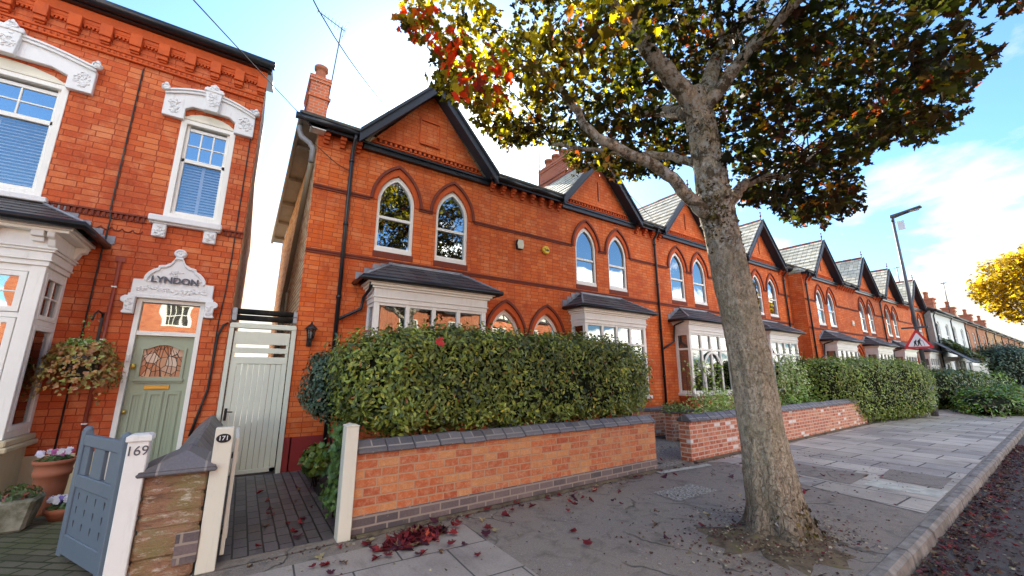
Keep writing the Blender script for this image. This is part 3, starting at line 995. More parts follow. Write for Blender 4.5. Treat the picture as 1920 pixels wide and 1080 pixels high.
def bay(h, nb, transom=True, glass='bay_glass'):
    x0, x1, y = 1.14, 3.43, -.50
    b = nb()
    z0, z1 = 1.0, 2.80
    # base below the sill
    b.box(x0 + .02, x1 - .02, y + .02, -.0005, 0, .92)
    b.build('bay_base', 'terrace_brick', h)
    f = nb()
    f.box(x0 - .05, x1 + .05, y - .06, -.0005, .92, 1.0)
    for xx in (x0, x1 - .10):
        f.box(xx, xx + .10, y, y + .09, z0, z1)
    for xx in (x0, x1 - .07):
        f.box(xx, xx + .07, -.08, -.0005, z0, z1)
    nl = 4
    wv = (x1 - x0 - .2) / nl
    for i in range(1, nl):
        xc = x0 + .10 + wv * i
        f.box(xc - .038, xc + .038, y + .005, y + .085, z0, z1)
    f.box(x0 + .1, x1 - .1, y + .012, y + .08, z1 - .05, z1).box(x0 + .1, x1 - .1, y + .012, y + .08, z0, z0 + .07)
    f.box(x0 + .012, x0 + .06, y + .09, -.08, z1 - .06, z1).box(x1 - .06, x1 - .012, y + .09, -.08, z1 - .06, z1).box(x0 + .012, x0 + .06, y + .09, -.08, z0, z0 + .07).box(x1 - .06, x1 - .012, y + .09, -.08, z0, z0 + .07)
    if transom:
        f.box(x0 + .1, x1 - .1, y - .004, y + .082, 2.28, 2.345)
        f.box(x0 + .01, x0 + .065, y + .09, -.08, 2.28, 2.345).box(x1 - .065, x1 - .01, y + .09, -.08, 2.28, 2.345)
    # head, frieze and cornice
    for dz0, dz1, o in ((2.80, 2.885, .015), (2.885, 2.91, .04), (2.91, 3.05, .02), (3.05, 3.09, .06), (3.09, 3.135, .10), (3.135, 3.18, .145)):
        f.box(x0 - o, x1 + o, y - o, -.0005, dz0, dz1)
    fo = f.build('bay_window', 'white_paint', h, .005)
    if transom:
        # pointed tracery in the middle lights
        c = (x0 + x1) / 2
        t = nb()
        o_, i_ = arch(c, .50, 1.72, .55, 10), arch(c, .445, 1.72, .475, 10)
        t.arcband([(c - .50, 1.0)] + o_ + [(c + .50, 1.0)], [(c - .445, 1.0)] + i_ + [(c + .445, 1.0)], y - .012, y + .02)
        t.build('tracery', 'white_paint', fo, .003)
    for i in range(nl):
        xa = x0 + .10 + wv * i
        nb().box(xa + .03, xa + wv - .03, y + .045, y + .05, z0 + .06, z1 - .045).build('pane', glass, fo)
    for xa in (x0 + .036, x1 - .04):
        nb().box(xa, xa + .004, y + .085, -.075, z0 + .06, z1 - .05).build('pane', glass, fo)
    # curtains inside, in folds
    cu = nb()
    for xa, xb in ((x0 + .12, x0 + .42), (x1 - .42, x1 - .12)):
        n = 14
        for i in range(n):
            a0, a1 = xa + (xb - xa) * i / n, xa + (xb - xa) * (i + 1) / n
            ya, yb = y + .12 + .02 * (i % 2), y + .12 + .02 * ((i + 1) % 2)
            cu.add([(a0, ya, z0 + .05), (a1, yb, z0 + .05), (a1, yb, z1), (a0, ya, z1)], [(0, 1, 2, 3)])
    for xa in (x0 + .075, x1 - .08):
        cu.box(xa, xa + .003, y + .1, -.1, z0 + .05, z1)
    cu.build('curtain', 'curtain_cloth', fo)
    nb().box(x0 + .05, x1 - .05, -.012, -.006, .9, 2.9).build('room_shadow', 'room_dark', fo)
    # slated hipped roof, lead hips and stepped flashings
    e0, e1, ey, ez = x0 - .22, x1 + .22, y - .18, 3.235
    t0, t1, tz = 1.52, 3.05, 3.645
    r = nb()
    r.rows((e0, ey, ez), (e1, ey, ez), (t1, -.002, tz), (t0, -.002, tz), 4, t=.008)
    r.rows((e0, -.002, ez), (e0, ey, ez), (t0, -.002, tz), (t0, -.0015, tz), 4, t=.008)
    r.rows((e1, ey, ez), (e1, -.002, ez), (t1, -.0015, tz), (t1, -.002, tz), 4, t=.008)
    ro = r.build('bay_roof', 'slate_dark', h)
    ld = nb()
    for (ea, ta) in ((e0, t0), (e1, t1)):
        ld.tube([(ea, ey, ez + .02), (ta, -.02, tz + .02)], .022, 6)
    ld.box(t0 - .04, t1 + .04, -.03, -.0005, tz, tz + .05)
    for i in range(4):
        q = (i + .2) / 4
        for ea, ta, s_ in ((e0, t0, -1), (e1, t1, 1)):
            xx = ea + (ta - ea) * q
            ld.box(xx - .07, xx + .10, -.014, -.0005, ez + (tz - ez) * q - .02, ez + (tz - ez) * (q + .25) + .06)
    ld.build('lead_flashing', 'lead', ro)
    g = nb()
    gy, gz = ey - .03, ez - .035
    g.tube([(e0 - .05, -.02, gz), (e0 - .05, gy, gz), (e1 + .05, gy, gz), (e1 + .05, -.02, gz)], .048, 8)
    g.box(e0 - .03, e1 + .03, gy + .02, gy + .05, gz - .05, gz + .03)
    g.build('bay_gutter', 'black_paint', h)


T1 = 9.43
H171 = terrace_house('orange brick gabled end house behind the tall clipped hedge, chimney at its left end', .68, 1, 0, first=True, transom=False, finial=False,
                     chimney=(-.09, .34, 2.45, 3.7, 6.2, 9.0))
H173 = terrace_house('second gabled house, with a blue and yellow alarm box side and clear sky in its sashes', 10.36, -1, .125, transom=True, downpipe=False, curtain=True, chimney=(1.3, 1.86, 1.6, 3.3, 7.0, 9.05), chim_pots=4)
H173['label'] = 'gabled house right of the hedged end house, yellow round alarm box on its wall'
H175 = terrace_house('gabled house half hidden by the maple trunk, tall white traceried bay at ground level', 10.11, 1, .125, curtain=True)
H177 = terrace_house('gabled house just right of the maple trunk, last one before the wall steps forward', 19.79, -1, 0, curtain=True, dpx=.46)
# the next block of the same pattern stands half a metre forward
B2 = Vector((19.17, -.55, -.18))
for src, lab in ((H171, 'gabled house that steps forward, bare orange side wall lit beside a black downpipe'),
                 (H173, 'second gabled house of the farther block, cream alarm box between its windows'),
                 (H175, 'third gabled house of the farther block, partly behind the lamp post'),
                 (H177, 'last gabled house of the farther block, next to the white rendered house')):
    if src is H171:
        c = terrace_house(lab, .68 + B2.x, 1, 0, curtain=True, dpx=.2)
        c.location = c.location + Vector((0, B2.y, B2.z))
        nbx = MB(lambda p: Vector((.68 + B2.x + p[0], D + p[1], p[2])))
        nbx.box(-.004, .08, .004, 1.5, 0, 6.1).build('side_wall', 'terrace_brick', c)
    else:
        c = copy_tree(src)
        c.location = src.location + B2
        c['label'] = lab

# alarm boxes on the near terrace
a = thing('alarm_box', 'cream six-sided alarm box on the brick between the two pairs of arched windows', 'alarm box', (5.28, D, 4.63))
hexp = [(5.28 + x, 4.63 + z) for x, z in ((-.075, -.12), (.075, -.12), (.105, 0), (.075, .12), (-.075, .12), (-.105, 0))]
MB().prism([(x, z) for x, z in hexp], D - .09, D - .0008).build('backing', 'lettering_black', a, .01)
MB().prism([(5.28 + (x - 5.28) * .93, 4.63 + (z - 4.63) * .95) for x, z in hexp], D - .105, D - .09).build('cover', 'alarm_cream', a, .006)
a = thing('alarm_box', 'round yellow alarm box with dark lettering on the brick facade', 'alarm box', (6.10, D, 4.64))
oct_ = [(6.10 + .115 * math.cos(PI / 8 + k * PI / 4), 4.64 + .115 * math.sin(PI / 8 + k * PI / 4)) for k in range(8)]
MB().prism(oct_, D - .07, D - .0008).build('cover', 'alarm_yellow', a, .02)
text_part('lettering', 'Yale', .085, 'lettering_black', a, (6.10, D - .073, 4.64), FACE_STREET, weight=.002)
a = thing('alarm_box', 'small cream alarm box on the farther block of gabled houses', 'alarm box', (24.95, D - .55, 4.05))
MB().box(24.85, 25.05, D - .63, D - .5505, 3.92, 4.18).build('cover', 'alarm_cream', a, .02)
MB().box(24.89, 25.01, D - .634, D - .63, 3.96, 4.0).build('lower_strip', 'lamp_steel', a)

# wall lantern by the side gate
l = thing('wall_lantern', 'black carriage lantern on the brick beside the side gate', 'lantern', (.90, D, 2.1))
MB().box(.86, .94, D - .03, D - .0008, 2.0, 2.14).tube([(.90, D - .03, 2.05), (.90, D - .10, 2.0), (.90, D - .14, 2.06), (.90, D - .14, 2.12)], .014, 6).build('bracket', 'black_iron', l)
MB().lathe([(.045, 2.12), (.07, 2.28)], .90, D - .14, 6, False).build('glass', 'clear_glass', l)
MB().lathe([(.105, 2.275), (.085, 2.31), (.05, 2.35), (.02, 2.37), (.012, 2.41)], .90, D - .14, 6).lathe([(.03, 2.10), (.05, 2.125)], .90, D - .14, 6).build('hood', 'black_iron', l)
fr = MB()
for k in range(6):
    an = k * PI / 3
    fr.tube([(.90 + .045 * math.cos(an), D - .14 + .045 * math.sin(an), 2.12), (.90 + .07 * math.cos(an), D - .14 + .07 * math.sin(an), 2.28)], .006, 5)
fr.build('frame', 'black_iron', l)
MB().lathe([(.012, 2.125), (.012, 2.2), (.02, 2.22), (.004, 2.25)], .90, D - .14, 8).build('bulb', 'lettering_white', l)
# ================================================================== the house with the green door
G = thing('brick_house', 'orange painted brick house with the green front door and white carved lintels', 'house', (-2.4, D, 0))


def gb():
    return MB(lambda p: Vector((p[0], D + p[1], p[2])))


XR = -.25
w = gb()
wa = [(-3.79, 3.84), (-2.55, 3.84), (-2.55, 5.50)] + [(-3.17 + .62 * math.cos(t * PI / 8), 5.50 + .24 * math.sin(t * PI / 8)) for t in range(1, 8)] + [(-3.79, 5.50)]
wb = [(-1.29, 3.86), (-.57, 3.86), (-.57, 5.52)] + [(-.93 + .36 * math.cos(t * PI / 8), 5.52 + .20 * math.sin(t * PI / 8)) for t in range(1, 8)] + [(-1.29, 5.52)]
wd = [(-1.385, .05), (-.595, .05), (-.595, 2.62), (-1.385, 2.62)]
w.wall([(-5.4, 0), (XR, 0), (XR, 6.86), (-5.4, 6.86)], [wa, wb, wd], 0, .16)
w.build('wall', 'painted_brick', G)
gb().box(XR - .1, XR, .004, 8.5, 0, 6.86).build('side_wall', 'cream_brick', G)
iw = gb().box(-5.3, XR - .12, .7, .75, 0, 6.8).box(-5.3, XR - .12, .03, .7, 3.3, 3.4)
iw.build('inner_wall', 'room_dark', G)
gb().slabq((-5.4, -.1, 6.93), (XR + .06, -.1, 6.93), (XR + .06, 4.2, 9.3), (-5.4, 4.2, 9.3), .05).build('roof', 'slate_dark', G)
g = gb().tube([(-5.4, -.17, 6.95), (-.155, -.17, 6.95)], .075, 12).box(-5.4, -.2, -.13, -.0005, 6.86, 6.96)
g.build('gutter', 'black_paint', G)
# corbelled cornice
c = gb()
c.box(-5.4, XR, -.05, -.0005, 6.70, 6.86).box(-5.4, XR, -.035, -.0005, 6.635, 6.70)
c.box(-5.4, XR, -.045, -.0005, 6.255, 6.285).box(-5.4, XR, -.02, -.0005, 6.36, 6.40)
x = XR - .04
while x > -5.3:
    c.box(x - .032, x + .0, -.04, -.0005, 6.285, 6.335)
    x -= .066
for i in range(16):
    bx = -.31 - i * .335
    c.box(bx - .07, bx + .07, -.10, -.0005, 6.50, 6.70).box(bx - .06, bx + .06, -.075, -.0005, 6.43, 6.50).box(bx - .05, bx + .05, -.045, -.0005, 6.40, 6.43)
    for k in range(4):
        xx = bx - .105 - k * .045
        if k < 3 or True:
            c.box(xx - .015, xx + .012, -.04, -.0005, 6.565, 6.60)
    c.box(bx - .265, bx - .07, -.035, -.0005, 6.60, 6.635)
c.build('cornice', 'trim_brick', G, .006)
# moulded string course with a dentil and a row of little arches under it
for xa, xb in ((-2.5, -1.45), (-.535, XR)):
    s = gb()
    s.box(xa, xb, -.04, -.0005, 3.795, 3.825).box(xa, xb, -.025, -.0005, 3.715, 3.73)
    x = xa + .03
    while x < xb - .02:
        s.box(x, x + .034, -.03, -.0005, 3.73, 3.795)
        x += .06
    s.build('string_course', 'hood_brick', G, .004)
s = gb()
x = -2.15
while x < -1.5:
    o_ = [(x + .06 + .055 * math.cos(t), 3.60 + .05 * math.sin(t)) for t in np.linspace(PI * 1.05, PI * 1.95, 7)]
    s.tube([(px, -.005, pz) for px, pz in o_], .008, 5)
    x += .112
s.build('scallop_course', 'hood_brick', G)
gb().box(-5.4, -1.40, -.03, -.0005, 0, .53).box(-.59, XR, -.03, -.0005, 0, .36).build('plinth', 'stone_yellow', G, .01)


def carve(mb, cx, cz, rx, rz, n, y=-.10, r=.016):
    """a patch of carved foliage: small overlapping lobes and curls"""
    for i in range(n):
        a = random.uniform(0, 2 * PI)
        q = math.sqrt(random.random())
        px, pz = cx + rx * q * math.cos(a), cz + rz * q * math.sin(a)
        rr = r * random.uniform(.7, 1.3)
        if i % 3:
            mb.blob((px, y, pz), rr * 1.5, .014, rr, 6, 4)
        else:
            b0 = random.uniform(0, 6)
            mb.tube([(px + rr * 1.5 * math.cos(b0 + t), y - .004, pz + rr * 1.5 * math.sin(b0 + t)) for t in (0, .9, 1.8, 2.7, 3.6)], rr * .42, 5)


def carving(parent, *a):
    mb = gb()
    carve(mb, *a)
    mb.build('carving', 'white_stone', parent)


def carved_lintel(cx, hw, zt, key_h):
    """white painted lintel: segmental hood mould, keystone, scroll ends and carved feet"""
    foot = 5.51
    f = gb()
    n = 12
    ow = hw + .24
    top = [(cx - ow + 2 * ow * i / n, 5.90 + .16 * math.sin(PI * i / n)) for i in range(n + 1)]
    iw_ = hw - .03
    inner = [(cx - iw_, foot), (cx - iw_, 5.70), (cx - iw_ * .72, 5.765), (cx + iw_ * .72, 5.765), (cx + iw_, 5.70), (cx + iw_, foot)]
    poly = [(cx - ow, foot)] + top + [(cx + ow, foot)] + inner[::-1]
    f.prism(poly, -.085, -.0008)
    for k, (d0, d1, o) in enumerate(((-.0, .035, .135), (-.045, -.0, .115))):
        f.arcband([(x, z + d1) for x, z in top], [(x, z + d0) for x, z in top], -o, -.084)
    # keystone
    f.prism([(cx - .085, 5.74), (cx + .085, 5.74), (cx + .115, 6.16), (cx + .07, 6.16), (cx + .05, 6.20), (cx, key_h), (cx - .05, 6.20), (cx - .07, 6.16), (cx - .115, 6.16)], -.16, -.08)
    f.box(cx - .13, cx + .13, -.175, -.08, 6.08, 6.13)
    for s_ in (-1, 1):
        f.blob((cx + s_ * (ow + .0), -.10, 5.955), .06, .05, .055, 10, 7)
        f.tube([(cx + s_ * (ow + .0 + .045 * math.cos(t)), -.145, 5.95 + .045 * math.sin(t)) for t in np.linspace(0, 5, 9)], .012, 5)
        f.blob((cx + s_ * ow, -.10, 6.02), .03, .035, .03, 8, 5)
    fo = f.build('window_lintel', 'white_stone', G, .008)
    for s_ in (-1, 1):
        carving(fo, cx + s_ * (hw + .115), 5.70, .085, .12, 26, -.085, .017)
    carving(fo, cx, 5.92, .07, .13, 22, -.16, .014)
    carving(fo, cx, 6.15, .06, .06, 8, -.17, .014)
    fill = gb().prism([(cx - hw, 5.60), (cx + hw, 5.60), (cx + hw, 5.69), (cx + hw * .72, 5.755), (cx - hw * .72, 5.755), (cx - hw, 5.69)], .005, .05)
    fill.box(cx - hw, cx + hw, -.02, .05, 5.56, 5.60)
    fill.build('tympanum', 'cream_paint', fo, .004)


def sash_169(cx, hw, z0, z1, ztr, cols, rows_, blind=True):
    f = gb()
    f.ring([(cx - hw, z0), (cx + hw, z0), (cx + hw, z1), (cx - hw, z1)], [(cx - hw + .075, z0 + .09), (cx + hw - .075, z0 + .09), (cx + hw - .075, z1 - .07), (cx - hw + .075, z1 - .07)], -.01, .14)
    f.box(cx - hw + .075, cx + hw - .075, .05, .11, ztr - .035, ztr + .03)
    for k in (-1, 1):
        f.box(cx + k * (hw - .075), cx + k * (hw - .12), .05, .10, z0 + .09, z1 - .07)
    f.box(cx - hw + .12, cx + hw - .12, .05, .10, z0 + .09, z0 + .15)
    iw_ = hw - .12
    zt = z1 - .16
    f.box(cx - iw_, cx + iw_, .055, .10, zt, zt + .055)
    for i in range(1, cols):
        xx = cx - iw_ + 2 * iw_ * i / cols
        f.box(xx - .011, xx + .011, .06, .09, ztr + .03, zt)
    for j in range(1, rows_):
        zz = ztr + .03 + (zt - ztr - .03) * j / rows_
        f.box(cx - iw_, cx + iw_, .061, .089, zz - .011, zz + .011)
    fo = f.build('window', 'white_paint', G, .005)
    gb().box(cx - iw_, cx + iw_, .074, .078, ztr, zt).build('pane', 'window_glass', fo)
    gb().box(cx - iw_, cx + iw_, .084, .088, z0 + .14, ztr - .03).build('pane', 'blind_glass', fo)
    if blind:
        b = gb()
        z = z0 + .16
        while z < ztr + .12:
            b.hexa([(cx - iw_, .20, z), (cx + iw_, .20, z), (cx + iw_, .245, z + .025), (cx - iw_, .245, z + .025), (cx - iw_, .20, z + .01), (cx + iw_, .20, z + .01), (cx + iw_, .245, z + .035), (cx - iw_, .245, z + .035)])
            z += .048
        b.box(cx - .02, cx + .02, .19, .20, z0 + .1, ztr + .1)
        b.build('blind', 'blind_slat', fo)


carved_lintel(-3.17, .62, 6.0, 6.26)
sash_169(-3.17, .62, 3.84, 5.56, 4.97, 3, 2)
carved_lintel(-.93, .36, 6.0, 6.24)
sash_169(-.93, .36, 3.86, 5.56, 4.88, 3, 2)
s = gb().box(-1.43, -.545, -.13, .02, 3.765, 3.86).box(-1.42, -.555, -.09, -.0005, 3.735, 3.765)
s.box(-1.37, -1.21, -.08, -.0005, 3.535, 3.735).box(-.76, -.60, -.08, -.0005, 3.535, 3.735)
so = s.build('window_sill', 'white_stone', G, .012)
carving(so, -1.29, 3.63, .06, .07, 16, -.08, .014)
carving(so, -.68, 3.63, .06, .07, 16, -.08, .014)
gb().box(-3.9, -2.46, -.12, .02, 3.765, 3.84).build('window_sill', 'white_stone', G, .01)

# --- door with its surround
cx = -.99
half = [(.47, 2.62), (.47, 2.87), (.365, 2.875), (.355, 2.93), (.325, 2.985), (.28, 3.03), (.225, 3.06), (.225, 3.095), (.15, 3.11), (.09, 3.15), (.055, 3.21), (.045, 3.25)]
poly = [(cx - x_, z_) for x_, z_ in half] + [(cx + x_, z_) for x_, z_ in half[::-1]]
s = gb().prism(poly, -.07, -.0008)
m_ = [(cx - x_ * .98, z_) for x_, z_ in half[2:]] + [(cx + x_ * .98, z_) for x_, z_ in half[:1:-1]]
s.arcband([(x_, z_ + .004) for x_, z_ in m_], [(cx + (x_ - cx) * .90, z_ - .035) for x_, z_ in m_], -.095, -.069)
s.box(cx - .49, cx + .49, -.09, -.069, 2.60, 2.66)
s.lathe([(.075, -.0), (.075, .0)], 0, 0, 3) if False else None
ring = [(cx + .075 * math.cos(t), 3.315 + .068 * math.sin(t)) for t in np.linspace(0, 2 * PI, 17)[:-1]]
s.prism(ring, -.085, -.0008)
s.tube([(cx + .055 * math.cos(t), -.088, 3.315 + .05 * math.sin(t)) for t in np.linspace(0, 2 * PI, 15)], .013, 5)
s.blob((cx, -.085, 3.315), .02, .015, .02, 8, 5)
for k in (-1, 1):
    x0 = cx + k * .40
    s.prism([(x0, 2.62), (x0 + k * .115, 2.62), (x0 + k * .155, 2.585), (x0 + k * .15, 2.535), (x0 + k * .11, 2.51), (x0 + k * .105, 2.42), (x0 + k * .125, 2.385), (x0 + k * .115, 2.365), (x0 + .0, 2.365)], -.12, -.0008)
so = s.build('door_surround', 'white_stone', G, .008)
for i in range(9):
    carving(so, cx - .36 + i * .09, 2.735 + .015 * math.sin(i), .05, .035, 9, -.07, .013)
carving(so, cx, 3.005, .085, .04, 14, -.07, .012)
carving(so, cx - .26, 2.87, .05, .05, 8, -.07, .010)
carving(so, cx + .26, 2.87, .05, .05, 8, -.07, .010)
for k in (-1, 1):
    carving(so, cx + k * .455, 2.49, .035, .09, 14, -.12, .012)
text_part('name_lettering', 'LYNDON', .125, 'lettering_grey', so, (cx, D - .092, 2.885), FACE_STREET, weight=.004, squeeze=1.05, extrude=.006)
f = gb().ring([(-1.382, .06), (-.598, .06), (-.598, 2.615), (-1.382, 2.615)], [(-1.325, .065), (-.655, .065), (-.655, 2.55), (-1.325, 2.55)], -.015, .12)
f.box(-1.325, -.655, .0, .12, 2.075, 2.135)
do = f.build('door', 'white_paint', G, .006)
gb().box(-1.32, -.66, .06, .064, 2.13, 2.555).build('pane', 'window_glass', do)
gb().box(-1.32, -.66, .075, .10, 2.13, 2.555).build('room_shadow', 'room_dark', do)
L = gb()
arch_t = [(-1.215 + .45 * i / 8, 1.87 + .075 * math.sin(PI * i / 8) ** 1.6) for i in range(9)]
glass = [(-1.215, 1.49), (-.765, 1.49)] + arch_t[::-1]
L.wall([(-1.322, .07), (-.658, .07), (-.658, 2.074), (-1.322, 2.074)], [glass], .055, .03)
L.box(-1.322, -.658, .09, .095, .07, 2.07)
L.ring([(-1.25, 1.455), (-.73, 1.455)] + [(x_ + (.035 if x_ > -.99 else -.035), z_ + .035) for x_, z_ in arch_t[::-1]], glass, .03, .056)
L.box(-1.27, -.71, .02, .056, 1.43, 1.46).box(-1.255, -.725, .035, .056, 1.405, 1.43)
for i in range(3):
    xa = -1.262 + i * .192
    L.ring([(xa, .30), (xa + .155, .30), (xa + .155, 1.275), (xa, 1.275)], [(xa + .028, .335), (xa + .127, .335), (xa + .127, 1.24), (xa + .028, 1.24)], .038, .056)
    L.ring([(xa - .012, .288), (xa + .167, .288), (xa + .167, 1.287), (xa - .012, 1.287)], [(xa, .30), (xa + .155, .30), (xa + .155, 1.275), (xa, 1.275)], .046, .056)
    for q in (.062, .094):
        L.box(xa + q - .002, xa + q + .002, .051, .056, .34, 1.235)
lo = L.build('door_leaf', 'sage_door', do, .004)
gb().prism(glass, .072, .078).build('stained_pane', 'stained_glass', do)
ld = gb()
for i in range(9):
    ld.tube([(arch_t[i][0], .069, 1.50), (arch_t[i][0] + random.uniform(-.03, .03), .069, 1.68), (arch_t[i][0] * .6 - .4, .069, arch_t[i][1] - .01)], .004, 4)
ld.build('leading', 'lettering_black', do)
lb = gb().box(-1.135, -.86, .035, .056, 1.315, 1.372).box(-1.115, -.88, .028, .036, 1.328, 1.358)
lb.build('letterbox', 'brass', do, .005)
gb().lathe([(.022, 1.60), (.03, 1.61), (.03, 1.66), (.022, 1.67)], -1.295, .04, 12).build('latch', 'brass', do)
gb().blob((-1.29, .02, 1.02), .026, .03, .026, 12, 8).build('door_knob', 'brass', do)
gb().box(-1.372, -1.338, -.05, -.012, 1.70, 1.80).build('doorbell', 'white_paint', do, .01)
gb().box(-1.45, -.53, -.30, .16, 0, .06).build('doorstep', 'stone_yellow', G, .015)

# --- white timber bay with a slate roof
x0, x1, y = -4.62, -2.12, -.71
b = gb()
b.box(x0, x1, y + .02, -.0005, 0, .70)
b.build('bay_base', 'stone_yellow', G)
gb().box(x0, x1 + .09, y - .14, -.0005, .68, .74).box(x0, x1 + .06, y - .10, -.0005, .74, .81).build('bay_sill', 'stone_yellow', G, .012)
f = gb()
z0, z1 = .81, 2.80
f.box(x1 - .13, x1, y, y + .06, z0, z1).box(x1 - .08, x1, -.04, -.0005, z0, z1)
f.box(x0, x1 - .13, y + .015, y + .10, 2.72, z1).box(x0, x1 - .13, y + .015, y + .10, z0, z0 + .08).box(x0, x1 - .13, y + .015, y + .10, 2.17, 2.23)
for xx in (-3.30, -4.3):
    f.box(xx - .12, xx + .12, y + .008, y + .11, z0, z1)
for xa, xb in ((-3.18, -2.26), (-4.18, -3.42)):
    for za, zb_ in ((2.235, 2.715), (.895, 2.165)):
        f.ring([(xa, za), (xb, za), (xb, zb_), (xa, zb_)], [(xa + .06, za + .06), (xb - .06, za + .06), (xb - .06, zb_ - .06), (xa + .06, zb_ - .06)], y + .005, y + .06)
    f.box(xa + .055, xb - .055, y + .02, y + .05, 2.465, 2.485)
# side lights
f.box(x1 - .11, x1 - .01, y + .06, -.04, z1 - .08, z1).box(x1 - .11, x1 - .01, y + .06, -.04, z0, z0 + .08).box(x1 - .11, x1 - .004, y + .06, -.04, 2.10, 2.17)
for za, zb_ in ((2.17, 2.73), (.89, 2.10)):
    ya, yb = y + .075, -.05
    f.box(x1 - .07, x1 + .004, ya, ya + .055, za, zb_).box(x1 - .07, x1 + .004, yb - .055, yb, za, zb_)
    f.box(x1 - .07, x1 + .004, ya + .055, yb - .055, za, za + .06).box(x1 - .07, x1 + .004, ya + .055, yb - .055, zb_ - .06, zb_)
yc = (ya + yb) / 2
f.box(x1 - .05, x1 - .005, yc - .012, yc + .012, 2.23, 2.67).box(x1 - .05, x1 - .006, y + .13, -.105, 2.44, 2.462)
for dz0, dz1, o in ((2.80, 2.86, .02), (2.86, 2.88, .045), (2.88, 2.97, .03), (2.97, 3.0, .055), (3.0, 3.02, .075), (3.02, 3.20, .045), (3.20, 3.235, .16), (3.235, 3.28, .20)):
    f.box(x0, x1 + o, y - o, -.0005, dz0, dz1)
for i in range(7):
    xx = x1 - .10 - i * .40
    f.box(xx - .055, xx + .055, y - .155, y - .04, 3.135, 3.20).box(xx - .05, xx + .05, y - .10, y - .04, 3.08, 3.135)
f.prism([(y - .04, 3.20), (y - .16, 3.20), (y - .15, 3.14), (y - .09, 3.12), (y - .07, 3.05), (y - .04, 3.02)], x1 - .02, x1 + .045, 'x')
f.prism([(x1 + .045, 3.20), (x1 + .16, 3.20), (x1 + .15, 3.14), (x1 + .10, 3.12), (x1 + .075, 3.05), (x1 + .045, 3.02)], -.16, -.04)
fo = f.build('bay_window', 'white_paint', G, .005)
for xa, xb in ((-3.18, -2.26), (-4.18, -3.42)):
    gb().box(xa + .05, xb - .05, y + .03, y + .034, 2.285, 2.665).build('pane', 'window_glass', fo)
    gb().box(xa + .05, xb - .05, y + .03, y + .034, .945, 2.115).build('pane', 'window_glass', fo)
gb().box(x1 - .03, x1 - .026, y + .12, -.095, .94, 2.05).build('pane', 'bay_glass', fo)
gb().box(x1 - .03, x1 - .026, y + .12, -.095, 2.22, 2.68).build('pane', 'bay_glass', fo)
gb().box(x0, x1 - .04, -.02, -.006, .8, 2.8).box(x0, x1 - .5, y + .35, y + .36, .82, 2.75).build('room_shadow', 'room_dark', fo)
e1, ey, ez = x1 + .29, y - .26, 3.33
r = gb()
r.rows((x0, ey, ez), (e1, ey, ez), (-2.52, -.002, 3.77), (x0, -.002, 3.77), 5, t=.008)
r.rows((e1, ey, ez), (e1, -.002, ez), (-2.52, -.0015, 3.77), (-2.52, -.002, 3.77), 5, t=.008)
ro = r.build('bay_roof', 'slate_dark', G)
ld = gb().tube([(e1, ey, ez + .02), (-2.52, -.02, 3.785)], .018, 6)
for i in range(5):
    q = (i + .1) / 5
    xx = e1 + (-2.52 - e1) * q
    ld.box(xx - .17, xx + .10, -.016 - .0005 * i, -.0005, ez + .44 * q, ez + .44 * q + .12)
ld.build('lead_flashing', 'lead', ro)
g = gb().tube([(x0, ey - .02, ez - .03), (e1 + .02, ey - .02, ez - .03), (e1 + .02, -.02, ez - .03)], .05, 8)
g.build('bay_gutter', 'black_paint', G)
# pipes and cables on the wall
p = gb().tube([(-1.85, -.02, 6.2), (-1.86, -.02, 3.85), (-1.83, -.045, 3.70), (-1.85, -.02, 3.2), (-1.87, -.015, .5)], .011, 6)
p.build('wall_cable', 'wire_black', G)
gb().tube([(-1.64, -.03, 3.10), (-1.645, -.03, .5)], .022, 8).box(-1.70, -1.59, -.02, -.0005, 3.10, 3.17).build('waste_pipe', 'red_pipe', G)
cl = gb()
for z in (2.72, 1.98, .88):
    cl.box(-1.67, -1.615, -.06, -.004, z, z + .018)
cl.build('pipe_clip', 'white_paint', G)
p = gb().tube([(-.33, -.02, 5.95), (-.36, -.015, 5.4), (-.36, -.015, 3.4), (-.37, -.015, 2.8), (-.40, -.015, 2.3), (-.40, -.02, 1.3), (-.46, -.03, .95), (-.52, -.03, .6)], .009, 6)
p.tube([(-.27, -.02, 2.32), (-.33, -.03, 2.28), (-.38, -.03, 2.1), (-.40, -.025, 1.3), (-.47, -.04, .95), (-.53, -.03, .65)], .016, 6)
p.build('wall_cable', 'wire_black', G)
gb().box(-.42, -.36, -.04, -.0005, 6.0, 6.06).build('cable_box', 'grey_plastic', G)

# ================================================================== hanging basket and pots
hb = thing('hanging_basket', 'hanging basket with bronze trailing ivy on the painted brick beside the green door', 'hanging basket', (-1.74, D - .28, 1.5))
br = MB().tube([(-1.70, D - .006, 2.28), (-1.70, D - .03, 2.34), (-1.71, D - .20, 2.36), (-1.72, D - .28, 2.30), (-1.73, D - .28, 2.22)], .012, 6).box(-1.715, -1.685, D - .02, D - .0008, 1.95, 2.36)
br.build('bracket', 'black_iron', hb)
MB().lathe([(.03, 1.46), (.09, 1.47), (.17, 1.60), (.20, 1.74), (.19, 1.76)], -1.74, D - .28, 14).build('basket', 'black_iron', hb)
n = 900
a = rng.uniform(0, 2 * PI, n)
dr = rng.uniform(0, 1, n) ** .8
rad = .19 + .17 * dr + rng.normal(0, .025, n)
pos = np.stack([-1.74 + rad * np.cos(a) * 1.10, np.minimum(D - .28 + rad * np.sin(a) * .72, D - .02), 1.90 - .46 * dr ** 1.3 - .12 * np.clip(rng.normal(0, 1, n), 0, 2.2) * (dr > .6) + rng.normal(0, .02, n)], 1)
up = np.stack([np.cos(a), np.sin(a), .5 + 0 * a], 1)
